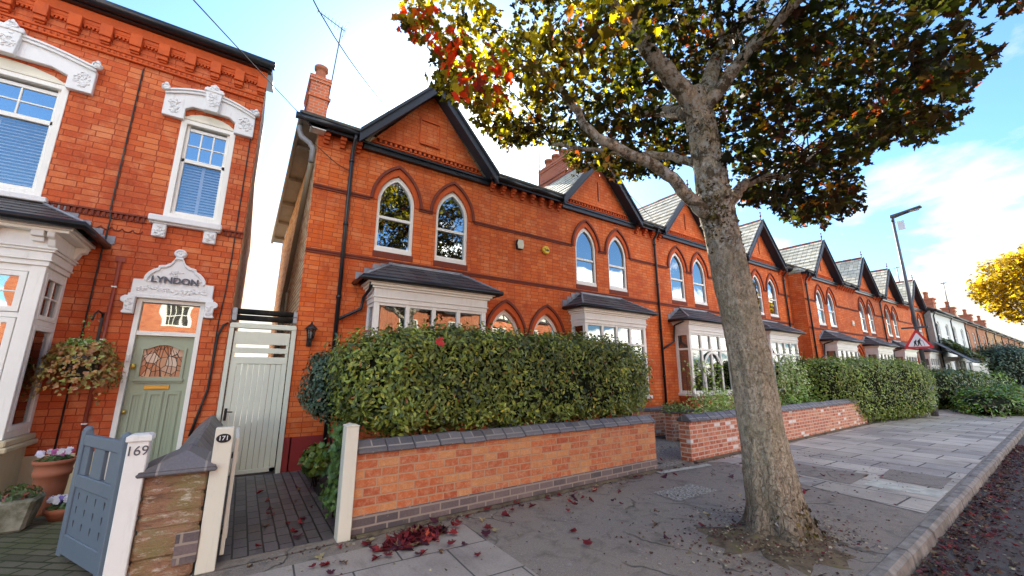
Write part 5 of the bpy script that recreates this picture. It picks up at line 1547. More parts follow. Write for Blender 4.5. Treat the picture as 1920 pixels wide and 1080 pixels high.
CLUSTERS = [(3.39,5.33,7.40,0.50),(3.77,4.88,5.91,0.39),(4.62,4.59,6.30,0.42),(5.30,3.18,5.43,0.50),(3.08,2.93,7.38,0.42),(0.71,2.23,5.99,0.43),(7.80,2.59,6.14,0.49),(4.37,4.14,7.37,0.50),(4.74,2.65,5.64,0.53),(2.22,2.97,6.10,0.47),(5.67,3.63,8.50,0.49),(4.80,1.62,5.36,0.42),(2.76,2.15,4.95,0.44),(4.41,0.96,5.45,0.46),(2.87,4.74,6.63,0.50),(1.03,3.53,6.23,0.43),(2.20,4.74,8.17,0.49),(2.20,-0.10,7.95,0.41),(6.10,0.20,5.87,0.46),(4.72,2.29,7.50,0.50),(6.81,3.25,6.71,0.48),(3.33,2.28,7.81,0.44),(5.62,0.71,7.38,0.47),(4.45,1.58,4.81,0.49),(8.60,2.63,5.58,0.46),(5.09,1.19,4.28,0.44),(4.57,2.24,6.57,0.45),(8.29,3.08,5.74,0.51),(2.15,2.59,4.46,0.44),(3.18,2.56,4.45,0.44),(2.55,2.12,8.88,0.43),(4.20,2.36,8.47,0.39),(6.00,1.08,5.95,0.43),(1.95,4.30,6.98,0.43),(7.76,2.21,7.65,0.46),(4.29,1.62,6.29,0.41),(8.03,1.32,6.79,0.43),(5.79,2.18,5.44,0.48),(1.10,0.98,7.65,0.47),(6.51,1.55,9.83,0.45),(4.64,1.87,10.33,0.49),(5.98,4.51,5.80,0.47),(6.57,2.57,5.24,0.45),(8.22,1.13,5.92,0.51),(2.90,3.93,9.27,0.41),(4.75,0.50,7.30,0.48),(7.38,1.81,9.29,0.48),(7.14,1.06,6.32,0.47),(7.16,1.39,5.12,0.41),(4.83,0.23,5.01,0.49),(0.96,2.72,7.90,0.40),(3.33,4.32,8.49,0.50),(2.37,4.21,5.63,0.46),(4.32,0.43,7.40,0.51),(7.40,3.74,8.26,0.40),(6.36,3.50,5.80,0.51),(6.47,5.02,7.35,0.50),(3.53,0.43,7.75,0.42),(1.14,0.75,6.23,0.40),(4.32,-1.20,6.79,0.47),(1.32,3.63,8.13,0.44),(1.96,2.23,7.16,0.53),(2.12,1.99,8.11,0.53),(7.75,1.31,5.57,0.51),(4.33,-0.03,4.98,0.40),(5.77,-0.29,8.04,0.43),(5.08,0.81,9.06,0.47),(3.16,-0.01,6.23,0.49),(1.40,1.54,5.87,0.51),(2.60,0.70,5.77,0.41),(2.50,0.26,8.64,0.41),(7.44,2.11,4.80,0.46),(0.66,3.01,5.65,0.45),(2.96,1.01,9.12,0.48),(2.02,1.52,6.29,0.43),(1.12,2.99,7.32,0.51),(6.25,0.73,9.66,0.46),(7.78,1.95,6.13,0.40),(3.80,-0.20,5.19,0.45),(2.20,1.29,6.82,0.42),(6.06,0.94,7.92,0.51),(3.35,1.99,8.54,0.42),(4.77,4.32,5.73,0.43),(1.23,3.42,7.49,0.48),(4.33,2.17,9.93,0.48),(5.57,1.92,8.84,0.51),(5.58,1.13,7.72,0.46),(5.36,2.04,3.99,0.48),(5.35,5.67,6.69,0.52),(4.94,0.75,8.16,0.52),(5.02,1.33,8.94,0.43),(4.43,1.20,7.98,0.46),(6.43,2.15,8.05,0.40),(5.25,-0.58,6.14,0.41),(3.53,1.41,7.10,0.44),(3.96,-0.67,6.30,0.47),(4.52,0.59,9.25,0.42),(2.38,2.58,7.51,0.41),(0.91,1.54,6.64,0.46),(5.27,2.91,9.93,0.47),(4.54,1.91,8.11,0.47),(3.95,3.20,10.28,0.44),(6.84,0.64,7.14,0.43),(1.87,3.03,8.26,0.51),(8.01,0.80,6.23,0.48),(3.09,0.67,9.47,0.41),(3.09,1.57,9.27,0.40),(0.64,2.58,7.28,0.51),(2.61,1.17,7.09,0.51),(2.48,0.52,7.63,0.51),(2.71,0.35,8.17,0.43),(1.23,2.77,8.24,0.52),(3.44,0.85,5.60,0.41),(2.24,-0.15,6.08,0.46),(1.70,0.68,5.22,0.49),(2.36,0.99,7.32,0.43),(4.77,2.32,9.82,0.51),(3.93,2.29,7.89,0.52),(2.49,0.19,7.16,0.44),(7.08,0.67,8.92,0.44),(1.11,1.53,7.15,0.50),(5.54,0.90,8.88,0.43),(3.55,2.99,9.19,0.39),(1.59,0.15,6.79,0.42),(2.71,1.81,6.73,0.42),(1.54,2.33,8.85,0.52),(5.33,1.68,3.67,0.42),(6.77,-0.59,7.53,0.46),(4.44,-0.06,7.97,0.45),(4.77,-0.36,5.96,0.51),(2.40,2.75,9.13,0.46),(1.78,2.63,8.12,0.48),(5.37,0.30,8.99,0.52),(2.69,-0.11,8.76,0.47),(3.44,-0.43,7.37,0.43),(3.32,-0.96,6.10,0.46),(5.05,-0.15,9.18,0.43),(1.56,2.15,6.89,0.41),(2.30,-0.40,5.54,0.52),(3.23,-0.40,4.88,0.51),(4.67,2.91,9.28,0.48),(3.78,0.02,6.44,0.51),(5.35,1.56,9.30,0.48),(0.85,2.27,6.48,0.42),(3.54,1.49,9.36,0.40),(3.11,-0.78,7.19,0.45),(3.23,2.11,7.03,0.50),(5.53,1.42,9.99,0.47),(3.33,1.87,7.43,0.46),(2.97,2.41,7.47,0.50),(4.38,1.63,7.44,0.44),(3.39,0.13,7.00,0.45),(6.13,-0.56,8.27,0.49),(2.18,2.09,9.24,0.51),(1.71,1.72,6.59,0.41),(2.76,0.18,5.27,0.52),(4.59,0.40,7.72,0.51),(3.43,0.29,5.12,0.43),(4.10,-0.95,8.03,0.42),(2.96,1.48,7.63,0.43),(1.52,3.47,8.63,0.49),(3.06,0.51,5.85,0.47),(4.16,0.93,7.66,0.49),(4.46,-0.41,6.71,0.42),(4.91,0.77,9.95,0.53),(1.73,0.42,7.13,0.44),(3.31,2.50,8.80,0.50),(3.49,1.54,7.44,0.42),(4.44,1.59,7.95,0.41),(3.97,0.52,8.93,0.44),(4.37,0.95,6.87,0.45),(4.53,0.96,8.40,0.49),(4.20,1.09,8.30,0.43),(4.17,1.99,8.91,0.51),(1.58,2.61,7.69,0.40),(2.73,1.11,6.60,0.40),(3.19,3.51,9.07,0.48),(1.77,1.04,8.41,0.46),(4.06,3.34,9.74,0.39),(2.73,2.67,8.83,0.48),(7.25,1.67,6.41,0.43),(2.57,-0.31,6.26,0.47),(5.89,1.94,10.01,0.44),(2.96,1.75,8.69,0.43),(4.89,-0.80,6.84,0.42),(3.25,0.45,6.49,0.47),(2.52,0.74,6.28,0.51),(2.87,1.51,6.95,0.53),(6.77,0.82,4.98,0.43),(1.87,2.23,8.33,0.42),(4.47,3.02,5.79,0.30),(2.73,3.25,5.16,0.31),(2.40,3.35,6.47,0.32),(6.44,4.16,7.82,0.34),(5.12,4.52,6.56,0.30),(5.40,3.11,5.82,0.35),(1.32,2.47,5.75,0.35),(4.47,2.56,7.83,0.32),(3.76,4.10,6.59,0.34),(4.48,1.87,7.16,0.36),(4.72,1.12,5.45,0.37),(7.37,2.80,4.77,0.38),(4.11,2.45,5.85,0.39),(3.61,4.90,5.66,0.37),(5.82,0.94,7.49,0.33),(4.88,2.09,6.14,0.31),(2.34,2.00,4.69,0.32),(6.11,4.50,7.85,0.39),(5.41,0.60,6.42,0.30),(5.75,3.02,5.54,0.38),(4.76,3.51,5.35,0.31),(3.14,5.18,5.77,0.35),(8.57,2.03,7.23,0.38),(3.50,2.93,4.15,0.31),(3.97,4.36,8.21,0.39),(6.61,2.89,7.37,0.33),(4.37,1.31,5.89,0.29),(5.50,0.63,4.58,0.39),(5.42,0.27,5.31,0.34),(6.29,3.09,5.50,0.29),(4.29,3.02,6.80,0.31),(4.50,1.65,4.28,0.31),(2.86,3.40,4.95,0.29),(2.25,4.98,6.34,0.31),(3.61,3.67,4.93,0.33),(4.14,4.72,5.70,0.33),(8.31,2.47,6.83,0.32),(7.65,1.81,5.90,0.29),(1.28,3.92,5.93,0.35),(5.04,3.34,5.23,0.35),(4.54,3.97,6.57,0.38),(4.10,4.93,7.85,0.36),(8.18,2.99,4.86,0.37),(6.76,1.91,4.15,0.31),(6.70,2.00,5.31,0.31),(7.59,1.42,6.20,0.33),(6.16,-0.03,5.46,0.33),(2.62,4.73,5.71,0.30),(7.47,4.25,8.15,0.34),(1.54,2.93,4.33,0.38),(6.79,4.08,8.71,0.32),(4.73,3.30,4.67,0.30),(0.86,3.82,6.74,0.39),(7.39,3.69,7.75,0.37),(3.30,5.02,5.54,0.35),(1.72,3.36,5.57,0.32),(8.22,2.18,4.56,0.33),(7.09,1.92,4.84,0.38),(6.75,2.38,6.74,0.34),(7.73,2.75,8.45,0.32),(8.00,2.32,7.24,0.37),(5.91,3.71,5.42,0.31),(6.11,4.89,7.46,0.37),(4.09,1.71,3.85,0.33),(7.71,0.78,8.38,0.38),(7.62,2.07,7.15,0.33),(6.23,5.61,6.34,0.38),(6.09,1.59,4.21,0.34),(6.24,5.05,5.94,0.34),(7.22,2.86,6.81,0.34),(6.78,5.24,6.04,0.31),(5.17,4.14,9.67,0.30),(6.50,0.59,5.02,0.38),(3.93,-0.01,4.51,0.32),(5.81,3.12,7.26,0.33),(6.69,-0.28,6.78,0.37),(1.86,4.07,5.39,0.38),(8.03,1.14,5.35,0.37),(7.60,3.05,4.70,0.30),(7.92,3.40,5.24,0.29),(7.99,2.36,4.40,0.31),(5.89,4.41,8.66,0.32),(7.17,1.94,4.20,0.36),(7.71,3.07,7.81,0.37),(4.47,0.36,4.02,0.29),(7.90,1.73,5.69,0.35),(3.97,3.76,4.70,0.29),(2.83,4.84,5.55,0.31),(7.51,1.99,6.85,0.30),(5.71,4.37,8.09,0.30),(4.15,5.75,6.31,0.30),(8.24,3.48,5.13,0.36),(7.87,2.72,4.47,0.38),(8.00,2.91,8.15,0.29),(6.71,1.47,6.06,0.30),(4.07,5.42,7.85,0.29),(7.48,0.82,5.11,0.30),(8.36,1.94,5.40,0.35),(6.48,4.32,5.69,0.33),(2.17,5.04,6.70,0.37),(5.41,5.47,5.87,0.29),(6.99,3.76,5.92,0.31),(7.60,1.56,5.18,0.32),(8.24,0.92,5.31,0.34),(4.99,5.78,6.38,0.29),(7.51,2.15,4.13,0.33),(4.88,5.09,5.51,0.29),(3.76,5.77,6.06,0.39),(6.79,4.59,5.78,0.30),(7.90,0.51,5.71,0.31),(2.04,4.68,5.60,0.29),(2.81,4.19,7.62,0.23),(5.24,1.95,7.72,0.23),(3.46,2.88,4.51,0.24),(4.74,2.15,6.61,0.19),(5.03,1.96,6.21,0.22),(5.32,1.67,7.56,0.25),(5.62,4.52,8.47,0.21),(3.96,2.34,5.98,0.21),(1.82,2.44,4.02,0.21),(5.20,0.91,4.67,0.20),(3.88,5.66,6.81,0.19),(7.28,0.43,6.42,0.20),(5.09,0.81,5.36,0.24),(4.47,2.17,6.92,0.24),(3.81,0.62,4.95,0.25),(7.01,2.21,4.67,0.24),(5.37,3.65,7.89,0.24),(7.74,1.44,6.64,0.24),(6.63,2.41,6.99,0.20),(2.87,3.56,8.19,0.22),(2.09,2.09,4.87,0.20),(6.82,1.17,8.59,0.24),(6.07,1.86,7.36,0.25),(4.26,4.83,7.49,0.21),(4.87,3.88,9.57,0.23),(1.92,3.01,6.46,0.25),(7.59,2.99,5.93,0.21),(7.18,-0.05,6.90,0.21),(2.52,2.27,4.49,0.22),(2.54,4.77,7.06,0.19),(3.76,4.58,7.96,0.20),(7.89,2.01,7.24,0.22),(7.42,4.40,6.68,0.23),(4.66,2.72,5.87,0.24),(4.66,2.46,6.12,0.22),(2.28,4.30,7.15,0.20),(4.98,2.51,4.80,0.24),(4.65,0.94,5.64,0.19),(1.28,3.08,4.64,0.21),(4.90,5.08,8.93,0.24),(4.36,1.98,5.41,0.21),(3.52,3.37,6.26,0.19),(4.78,3.62,7.07,0.24),(5.12,3.01,4.92,0.21),(6.03,1.72,5.17,0.22),(0.70,3.33,6.26,0.20),(2.77,3.90,6.04,0.24),(3.91,4.10,8.55,0.22),(4.59,3.25,4.98,0.25),(4.37,3.13,5.24,0.25),(6.40,3.73,7.29,0.21),(7.67,2.05,7.84,0.23),(4.46,4.02,8.07,0.20),(7.09,2.43,4.92,0.23),(4.88,3.32,5.98,0.22),(6.71,3.43,5.68,0.20),(4.93,3.99,6.21,0.23),(4.26,0.41,4.08,0.23),(2.12,4.62,7.39,0.23),(3.13,2.97,4.71,0.21),(6.63,1.96,7.53,0.21),(6.71,2.62,7.15,0.20),(3.23,4.18,6.63,0.20),(7.09,2.34,5.49,0.22),(5.26,2.85,6.21,0.20),(3.75,4.76,6.09,0.21),(3.79,2.80,5.90,0.24),(3.32,2.80,6.01,0.19),(4.55,5.24,8.25,0.23),(8.03,0.56,7.24,0.21),(5.85,2.41,5.90,0.25),(3.06,3.09,5.27,0.24),(5.13,1.22,5.85,0.19),(3.37,5.42,5.74,0.25),(4.20,3.50,6.27,0.25),(5.44,4.60,8.60,0.22),(6.52,4.93,7.71,0.19),(5.43,2.30,5.08,0.22),(2.76,4.33,6.43,0.21),(5.54,0.30,5.51,0.25),(4.67,1.30,4.27,0.23),(3.95,4.13,5.17,0.22),(6.21,1.66,5.34,0.20),(5.53,4.28,8.77,0.23),(5.12,2.98,5.76,0.25),(4.31,1.11,4.79,0.21),(5.14,2.53,6.47,0.22),(7.71,1.72,7.00,0.21),(7.78,0.91,7.65,0.19),(8.40,2.46,5.59,0.24),(5.15,0.83,3.98,0.19),(5.36,1.60,5.86,0.22),(7.38,3.64,7.55,0.23),(4.43,-0.17,4.65,0.20),(2.49,5.13,7.12,0.19),(8.15,1.86,6.23,0.19),(6.12,4.99,5.65,0.24),(4.78,1.06,4.51,0.20),(3.35,2.23,5.15,0.24),(4.22,1.56,4.19,0.25),(4.73,0.67,4.40,0.22),(5.78,0.43,6.89,0.22),(7.85,2.58,7.92,0.22),(7.63,2.64,7.24,0.20),(7.75,2.21,5.77,0.20),(4.68,5.50,7.40,0.20),(8.56,2.31,5.42,0.21),(7.51,2.69,7.99,0.21),(5.30,3.54,6.38,0.20),(4.86,1.18,5.15,0.19),(2.07,3.76,5.88,0.21),(5.73,0.41,6.77,0.19),(6.52,1.37,5.74,0.24),(4.79,3.62,6.17,0.25),(6.79,1.18,6.42,0.22),(3.78,4.48,6.74,0.24),(8.33,3.39,5.51,0.25),(3.31,5.35,6.38,0.23),(6.43,2.23,6.45,0.24),(8.43,3.35,5.91,0.23),(3.86,3.88,5.81,0.25),(0.68,3.31,5.70,0.20),(4.28,4.41,5.09,0.24),(7.61,3.25,5.80,0.19),(4.06,0.97,5.60,0.19),(6.55,2.44,6.48,0.22),(4.11,2.82,7.68,0.20),(5.35,3.31,7.28,0.24),(8.58,2.79,7.32,0.22),(8.01,1.26,7.14,0.24),(6.83,3.01,5.45,0.20),(6.56,0.49,5.57,0.20),(5.96,1.54,4.47,0.24),(8.27,2.67,7.58,0.25),(1.09,3.44,6.83,0.20),(3.71,5.07,6.55,0.24),(5.28,1.41,3.67,0.22),(7.28,1.21,6.44,0.20),(5.85,0.53,5.51,0.21),(7.66,1.57,5.59,0.22),(7.22,-0.11,6.11,0.22),(2.22,4.28,5.20,0.20),(6.74,5.34,6.38,0.24),(5.77,-0.25,5.69,0.20),(8.62,2.33,6.16,0.19),(4.19,1.77,4.15,0.20),(3.12,4.01,6.95,0.24),(6.52,2.87,4.99,0.25),(5.50,1.58,5.16,0.21),(7.11,3.51,7.81,0.19),(8.28,2.86,6.65,0.20),(5.23,2.49,5.59,0.20),(7.89,1.73,5.44,0.22),(8.03,1.18,5.16,0.23),(7.82,2.24,6.84,0.20),(7.66,2.77,6.93,0.19),(4.28,4.65,5.60,0.22),(6.46,4.41,5.51,0.20),(8.36,1.47,5.79,0.22),(6.37,5.51,6.12,0.19),(5.84,1.03,4.90,0.24),(6.67,4.92,5.87,0.20),(7.09,2.70,6.42,0.20),(7.73,1.89,5.79,0.23),(6.89,2.40,9.17,0.19),(3.82,3.11,4.14,0.22),(6.86,0.45,5.11,0.22),(5.80,5.08,6.64,0.21),(4.91,2.31,5.05,0.19),(6.68,0.82,5.93,0.20),(4.56,4.10,4.85,0.21),(7.39,2.55,6.54,0.19),(7.23,3.23,5.38,0.25),(7.82,3.05,4.70,0.21),(4.45,5.06,7.15,0.25),(7.14,2.40,4.35,0.23),(2.53,4.39,5.67,0.24),(5.20,5.38,5.78,0.20),(3.85,4.22,7.15,0.21),(3.18,4.01,6.64,0.22),(7.46,1.00,6.48,0.24),(2.50,4.63,5.33,0.21),(5.61,3.16,7.13,0.25),(3.77,4.90,5.55,0.21),(7.76,3.27,4.83,0.25),(6.75,4.16,7.05,0.21),(5.87,4.44,7.75,0.24),(7.82,0.59,5.56,0.24),(8.02,2.55,4.40,0.24),(1.08,3.34,5.03,0.20),(3.18,-0.05,4.11,0.24),(6.40,4.16,5.49,0.22),(4.18,5.28,6.22,0.23),(4.73,0.89,3.80,0.20),(8.02,3.51,5.01,0.21),(7.34,1.99,4.10,0.23),(2.82,4.02,6.75,0.22),(7.54,1.56,7.16,0.21),(2.25,4.77,5.58,0.25),(7.86,1.99,4.34,0.22),(6.46,2.70,6.09,0.22),(5.51,4.75,7.32,0.19),(6.27,2.78,4.26,0.20),(0.60,3.24,5.96,0.23),(4.77,0.74,3.76,0.21),(6.50,4.86,5.69,0.22),(6.91,3.20,5.49,0.22),(4.13,4.97,5.74,0.23),(2.54,4.12,4.77,0.23),(5.57,1.22,4.09,0.22),(6.45,2.38,3.98,0.19),(6.22,3.73,5.49,0.20),(7.99,3.33,8.06,0.22),(8.14,3.62,5.08,0.20),(6.85,1.35,4.67,0.22),(7.11,0.88,4.73,0.21),(1.78,3.98,4.98,0.24),(6.70,3.01,4.83,0.22),(0.96,3.29,4.96,0.22),(2.00,5.02,6.47,0.20),(7.35,4.02,7.39,0.19),(8.11,1.98,6.77,0.25),(5.65,5.44,6.67,0.22),(4.89,5.67,7.20,0.20),(8.06,0.45,6.19,0.22),(4.37,4.63,5.26,0.23),(5.18,1.65,3.37,0.20),(6.77,4.02,7.21,0.22),(6.03,5.57,6.08,0.23),(6.65,0.91,4.49,0.25),(7.88,2.72,4.25,0.25),(3.88,5.32,5.82,0.24),(6.59,1.68,3.80,0.20),(2.05,4.97,5.79,0.21),(6.35,0.39,4.98,0.21),(5.16,4.38,7.07,0.19),(7.59,3.38,7.84,0.19),(2.68,4.94,5.49,0.22),(8.14,1.95,5.08,0.19),(5.23,2.23,3.84,0.23),(8.10,1.95,8.65,0.19),(1.09,3.23,4.88,0.21),(7.85,4.39,6.41,0.20),(7.48,4.79,6.93,0.20),(8.03,2.68,6.99,0.20),(6.44,4.38,8.62,0.22),(7.24,4.05,6.74,0.22),(8.19,2.51,7.44,0.20),(8.30,2.78,5.72,0.20),(5.13,4.42,5.07,0.21),(5.35,5.51,7.38,0.22),(6.93,4.30,6.67,0.21),(5.52,4.73,8.37,0.20),(8.30,2.58,6.28,0.19),(7.62,4.34,6.29,0.21),(3.66,5.65,5.84,0.22),(6.86,2.06,3.84,0.23),(1.75,3.92,5.80,0.20),(7.04,4.30,5.97,0.24),(7.64,1.02,4.88,0.20),(8.48,2.97,7.61,0.20),(1.77,4.44,5.71,0.22),(7.89,0.94,5.00,0.21),(4.16,5.51,7.42,0.21),(1.47,4.51,6.09,0.22),(6.86,2.96,7.66,0.19),(7.33,3.79,8.92,0.21),(7.05,2.33,4.00,0.25),(7.62,0.80,5.03,0.21),(7.19,3.25,7.69,0.19),(8.15,4.07,6.32,0.21),(7.99,2.88,4.40,0.20),(1.93,4.94,5.86,0.20),(4.91,4.93,8.47,0.20),(4.85,5.64,6.13,0.20),(5.33,5.67,5.78,0.21)]
EXPOSURE = 1.55
CLOUD_FRONT, CLOUD_BACK_FILL = 3.7, 28.  # back clouds carry an added, unseen boost that fills the shaded street fronts
CLOUD_LOC = (1.3, .4, 0)
SKY_TINT = (.64, .90, 1.10)
# ================================================================== ground
def struct(name, mb, mat, kind='structure'):
    o = mb.build(name, mat)
    o['kind'] = kind
    return o


def kerb_y(x):
    return 1.29 + .047 * (x - 4.28)


X0, X1 = -25., 120.
struct('ground', MB().add([(-400, -400, -.16), (400, -400, -.16), (400, 400, -.16), (-400, 400, -.16)], [(0, 1, 2, 3)]), 'ground_earth')
struct('road', MB().add([(X0, -7.5, -.12), (X1, -7.5 + .047 * 120, -.12), (X1, kerb_y(X1), -.12), (X0, kerb_y(X0), -.12)], [(0, 1, 2, 3)]), 'road_asphalt')
kb = MB()
xx = X0
while xx < X1:
    x2 = xx + .915
    j = random.uniform(-.006, .006)
    a0, a1 = kerb_y(xx), kerb_y(x2)
    kb.hexa([(xx + .002, a0, -.15), (x2 - .002, a1, -.15), (x2 - .002, a1 + .15, -.15), (xx + .002, a0 + .15, -.15),
             (xx + .002, a0 + .02, .006 + j), (x2 - .002, a1 + .02, .006 + j), (x2 - .002, a1 + .15, .008 + j), (xx + .002, a0 + .15, .008 + j)])
    xx = x2
k = kb.build('kerb', 'kerb_granite', bev=.028)
k['kind'] = 'structure'


def sheet(name, poly, z, mat, th=.0):
    m = MB()
    n = len(poly)
    a = sum(poly[i - 1][0] * poly[i][1] - poly[i][0] * poly[i - 1][1] for i in range(n))
    if a < 0:
        poly = poly[::-1]
    m.add([(x, y, z) for x, y in poly], [list(range(n))])
    return struct(name, m, mat)


sheet('pavement', [(X0, kerb_y(X0) + .13), (X1, kerb_y(X1) + .13), (X1, 20), (X0, 20)], -.002, 'asphalt')
sheet('paving_slabs', [(-.4, 2.6), (2.13, 2.72), (2.14, 4.13), (-.4, 4.05)], .004, 'slab_square')
sheet('paving_slabs', [(6.72, kerb_y(6.7) + .16), (6.95, 3.0), (7.25, 3.75), (7.5, 4.28), (7.1, 4.50), (60, 6.4), (60, kerb_y(60) + .16)], .004, 'slab')
# paler replaced slabs and darker asphalt fills among them
for nm, poly, mt in (('pale_slabs', [(7.66, 2.40), (8.18, 2.42), (8.16, 2.02), (7.66, 2.0)], 'pale_stone'), ('pale_slabs', [(7.68, 1.985), (8.20, 2.005), (8.22, 1.64), (7.70, 1.63)], 'pale_stone'),
                     ('edging_stones', [(5.78, 4.50), (7.05, 4.40), (7.02, 4.28), (5.76, 4.38)], 'pale_stone')):
    sheet(nm, poly, .008, mt)
sheet('asphalt_patch', [(7.5, 2.5), (8.5, 2.55), (8.45, 3.7), (7.6, 3.6)], .008, 'asphalt')
sheet('asphalt_patch', [(8.3, 1.72), (9.3, 1.77), (9.25, 2.5), (8.35, 2.4)], .008, 'asphalt')
sheet('gravel_patch', [(4.72, 3.37), (5.62, 3.38), (5.60, 3.78), (4.78, 3.80)], .004, 'gravel_mat')
sheet('blue_paving', [(-.13, 4.46), (.92, 4.48), (1.02, 4.8), (1.02, 6.3), (1.5, 6.3), (1.5, D), (-.18, D)], .006, 'paver_blue')
for i in range(5):
    pass
sheet('path_threshold', [(-.12, 4.30), (.93, 4.34), (.93, 4.478), (-.12, 4.458)], .005, 'asphalt')
sheet('front_path', [(-4.5, 4.25), (-.53, 4.25), (-.47, 4.8), (-.47, D), (-4.5, D)], .005, 'paver_old')
sheet('gravel_forecourt', [(5.98, 4.62), (6.98, 4.66), (8.7, 6.2), (8.7, 6.9), (7.0, 6.9), (6.45, 5.2)], .006, 'gravel_mat')
# soil of the front gardens
sheet('garden_soil', [(1.1, 4.62), (6.4, 4.82), (6.4, D), (1.06, D), (1.06, 6.3)], .012, 'soil')
sheet('garden_soil', [(8.75, 5.15), (60, 6.9), (60, 7.1), (19.8, 7.12), (19.8, D), (8.9, D)], .012, 'soil')

def verge(name, pts, w, n=90):
    m = MB()
    vs = []
    for i in range(n + 1):
        x = pts[0] + (pts[1] - pts[0]) * i / n
        yb_ = 4.41 + .037 * (x - 1.06) + pts[2]
        vs += [(x, yb_ + .01, .022), (x, yb_ - w * random.uniform(.35, .7), .018 + random.uniform(0, .01)), (x, yb_ - w * random.uniform(.75, 1.25), .005)]
    m.add(vs, [(3 * i + k, 3 * i + k + 1, 3 * i + k + 4, 3 * i + k + 3) for i in range(n) for k in (0, 1)], True)
    return struct(name, m, 'moss_soil')


verge('mossy_edge', (7.0, 17.4, .0), .10)
verge('mossy_edge', (1.1, 5.95, -.04), .05)

# soil mound round the foot of the tree
m = MB()
TX, TY = 4.52, 2.16
N, M_ = 44, 7
vs = []
for i in range(M_ + 1):
    for k in range(N):
        a = 2 * PI * k / N
        ro = .70 + .13 * math.sin(3 * a + 1) + .09 * math.sin(7 * a) + .06 * math.sin(13 * a) + random.uniform(-.06, .06)
        q = i / M_
        rr = .22 + (ro - .22) * q
        px, py = TX + rr * math.cos(a) * 1.05, TY + rr * math.sin(a) * .75
        py = max(py, kerb_y(px) + .155)
        vs.append((px, py, -.004 + .09 * (1 - q) ** 1.5 + (random.uniform(-.008, .012) if i < M_ else 0)))
m.add(vs, [[i * N + k, (i + 1) * N + k, (i + 1) * N + (k + 1) % N, i * N + (k + 1) % N] for i in range(M_) for k in range(N)], True)
sm = m.build('tree_pit_soil', 'moss_soil')
sm['kind'] = 'structure'

# ================================================================== the big street tree
TR = thing('maple_tree', 'big street maple with lichened trunk and yellow to purple autumn leaves', 'tree', (TX, TY, 0))
tm = MB()
path = [(4.55, 2.13, -.02), (4.56, 2.15, .10), (4.565, 2.17, .28), (4.55, 2.18, .6), (4.53, 2.2, 1.0), (4.50, 2.2, 1.56), (4.38, 2.2, 2.3), (4.22, 2.2, 3.0), (4.13, 2.2, 3.5), (4.06, 2.2, 4.0), (3.99, 2.2, 4.5), (3.96, 2.2, 4.75)]
rad = [.35, .285, .247, .224, .209, .196, .184, .172, .163, .152, .146, .105]
NN = 72
vs = []
from mathutils import noise as mnoise
P_, R_ = [], []
for i in range(len(path) - 1):
    steps = max(3, int((path[i + 1][2] - path[i][2]) / .03))
    for q in range(steps):
        t = q / steps
        P_.append(Vector(path[i]).lerp(Vector(path[i + 1]), t))
        R_.append(rad[i] * (1 - t) + rad[i + 1] * t)
P_.append(Vector(path[-1]))
R_.append(rad[-1])
for p, r in zip(P_, R_):
    fl = max(0, 1 - p.z / .45) ** 2
    for k in range(NN):
        a = 2 * PI * k / NN
        rr = r * (1 + .03 * math.sin(5 * a + p.z * 1.3) + .02 * math.sin(9 * a - p.z * 2.1) + .20 * fl * math.sin(5 * a + .6) + .10 * fl * math.sin(8 * a + 2))
        q = Vector((math.cos(a) * 2.2, math.sin(a) * 2.2, p.z * 2.0))
        rr += .016 * mnoise.noise(q * 1.3) + .012 * mnoise.noise(Vector((q.x * 4, q.y * 4, q.z * 1.6))) + .006 * mnoise.noise(q * 9)
        rr += .035 * math.exp(-((p.z - 3.45) / .10) ** 2) * (1 + math.sin(2 * a)) + .07 * math.exp(-((p.z - 2.45) / .16) ** 2) * max(0, math.cos(a - .2)) ** 2 + .05 * math.exp(-((p.z - 3.75) / .14) ** 2) * max(0, math.cos(a)) ** 2
        rr += .03 * math.exp(-((p.z - 3.25) / .12) ** 2) * max(0, math.cos(a - 2.9)) ** 2
        vs.append((p.x + rr * math.cos(a), p.y + rr * math.sin(a), p.z))
tm.add(vs, [[i * NN + k, i * NN + (k + 1) % NN, (i + 1) * NN + (k + 1) % NN, (i + 1) * NN + k] for i in range(len(P_) - 1) for k in range(NN)], True)
trunk = tm.build('trunk', 'bark', TR)


# moss and curling lichen flakes down the street side of the trunk and round the old wounds
mp_, mn_ = [], []
for zc, sz, a0, sa, n_ in ((2.55, .38, -.35, .35, 620), (3.1, .40, -.30, .30, 420), (3.45, .10, 0., 1.2, 260), (3.9, .18, -.1, .5, 260), (3.25, .16, 3.3, .5, 420), (1.75, .5, -.25, .16, 200), (.16, .10, -.6, .9, 420), (4.3, .3, -2., .9, 160)):
    for _ in range(n_):
        z_ = random.gauss(zc, sz)
        if not .02 < z_ < 4.7:
            continue
        a_ = random.gauss(a0, sa)
        i_ = min(range(0, len(P_), 3), key=lambda t: abs(P_[t].z - z_))
        k_ = int((a_ % (2 * PI)) / (2 * PI) * NN) % NN
        q_ = Vector(vs[i_ * NN + k_])
        mp_.append((q_.x, q_.y, z_))
        mn_.append((math.cos(a_), math.sin(a_), .3))
leaf_mesh('moss', OVAL, np.array(mp_), np.array(mn_), rng.uniform(.015, .05, len(mp_)), pick_cols(len(mp_), [(4, (.085, .055, .018)), (3, (.12, .085, .02)), (2, (.05, .035, .02)), (1.2, (.38, .37, .32)), (1, (.15, .13, .03))], .3), 'ground_leaf_mat', TR, spread=.8)


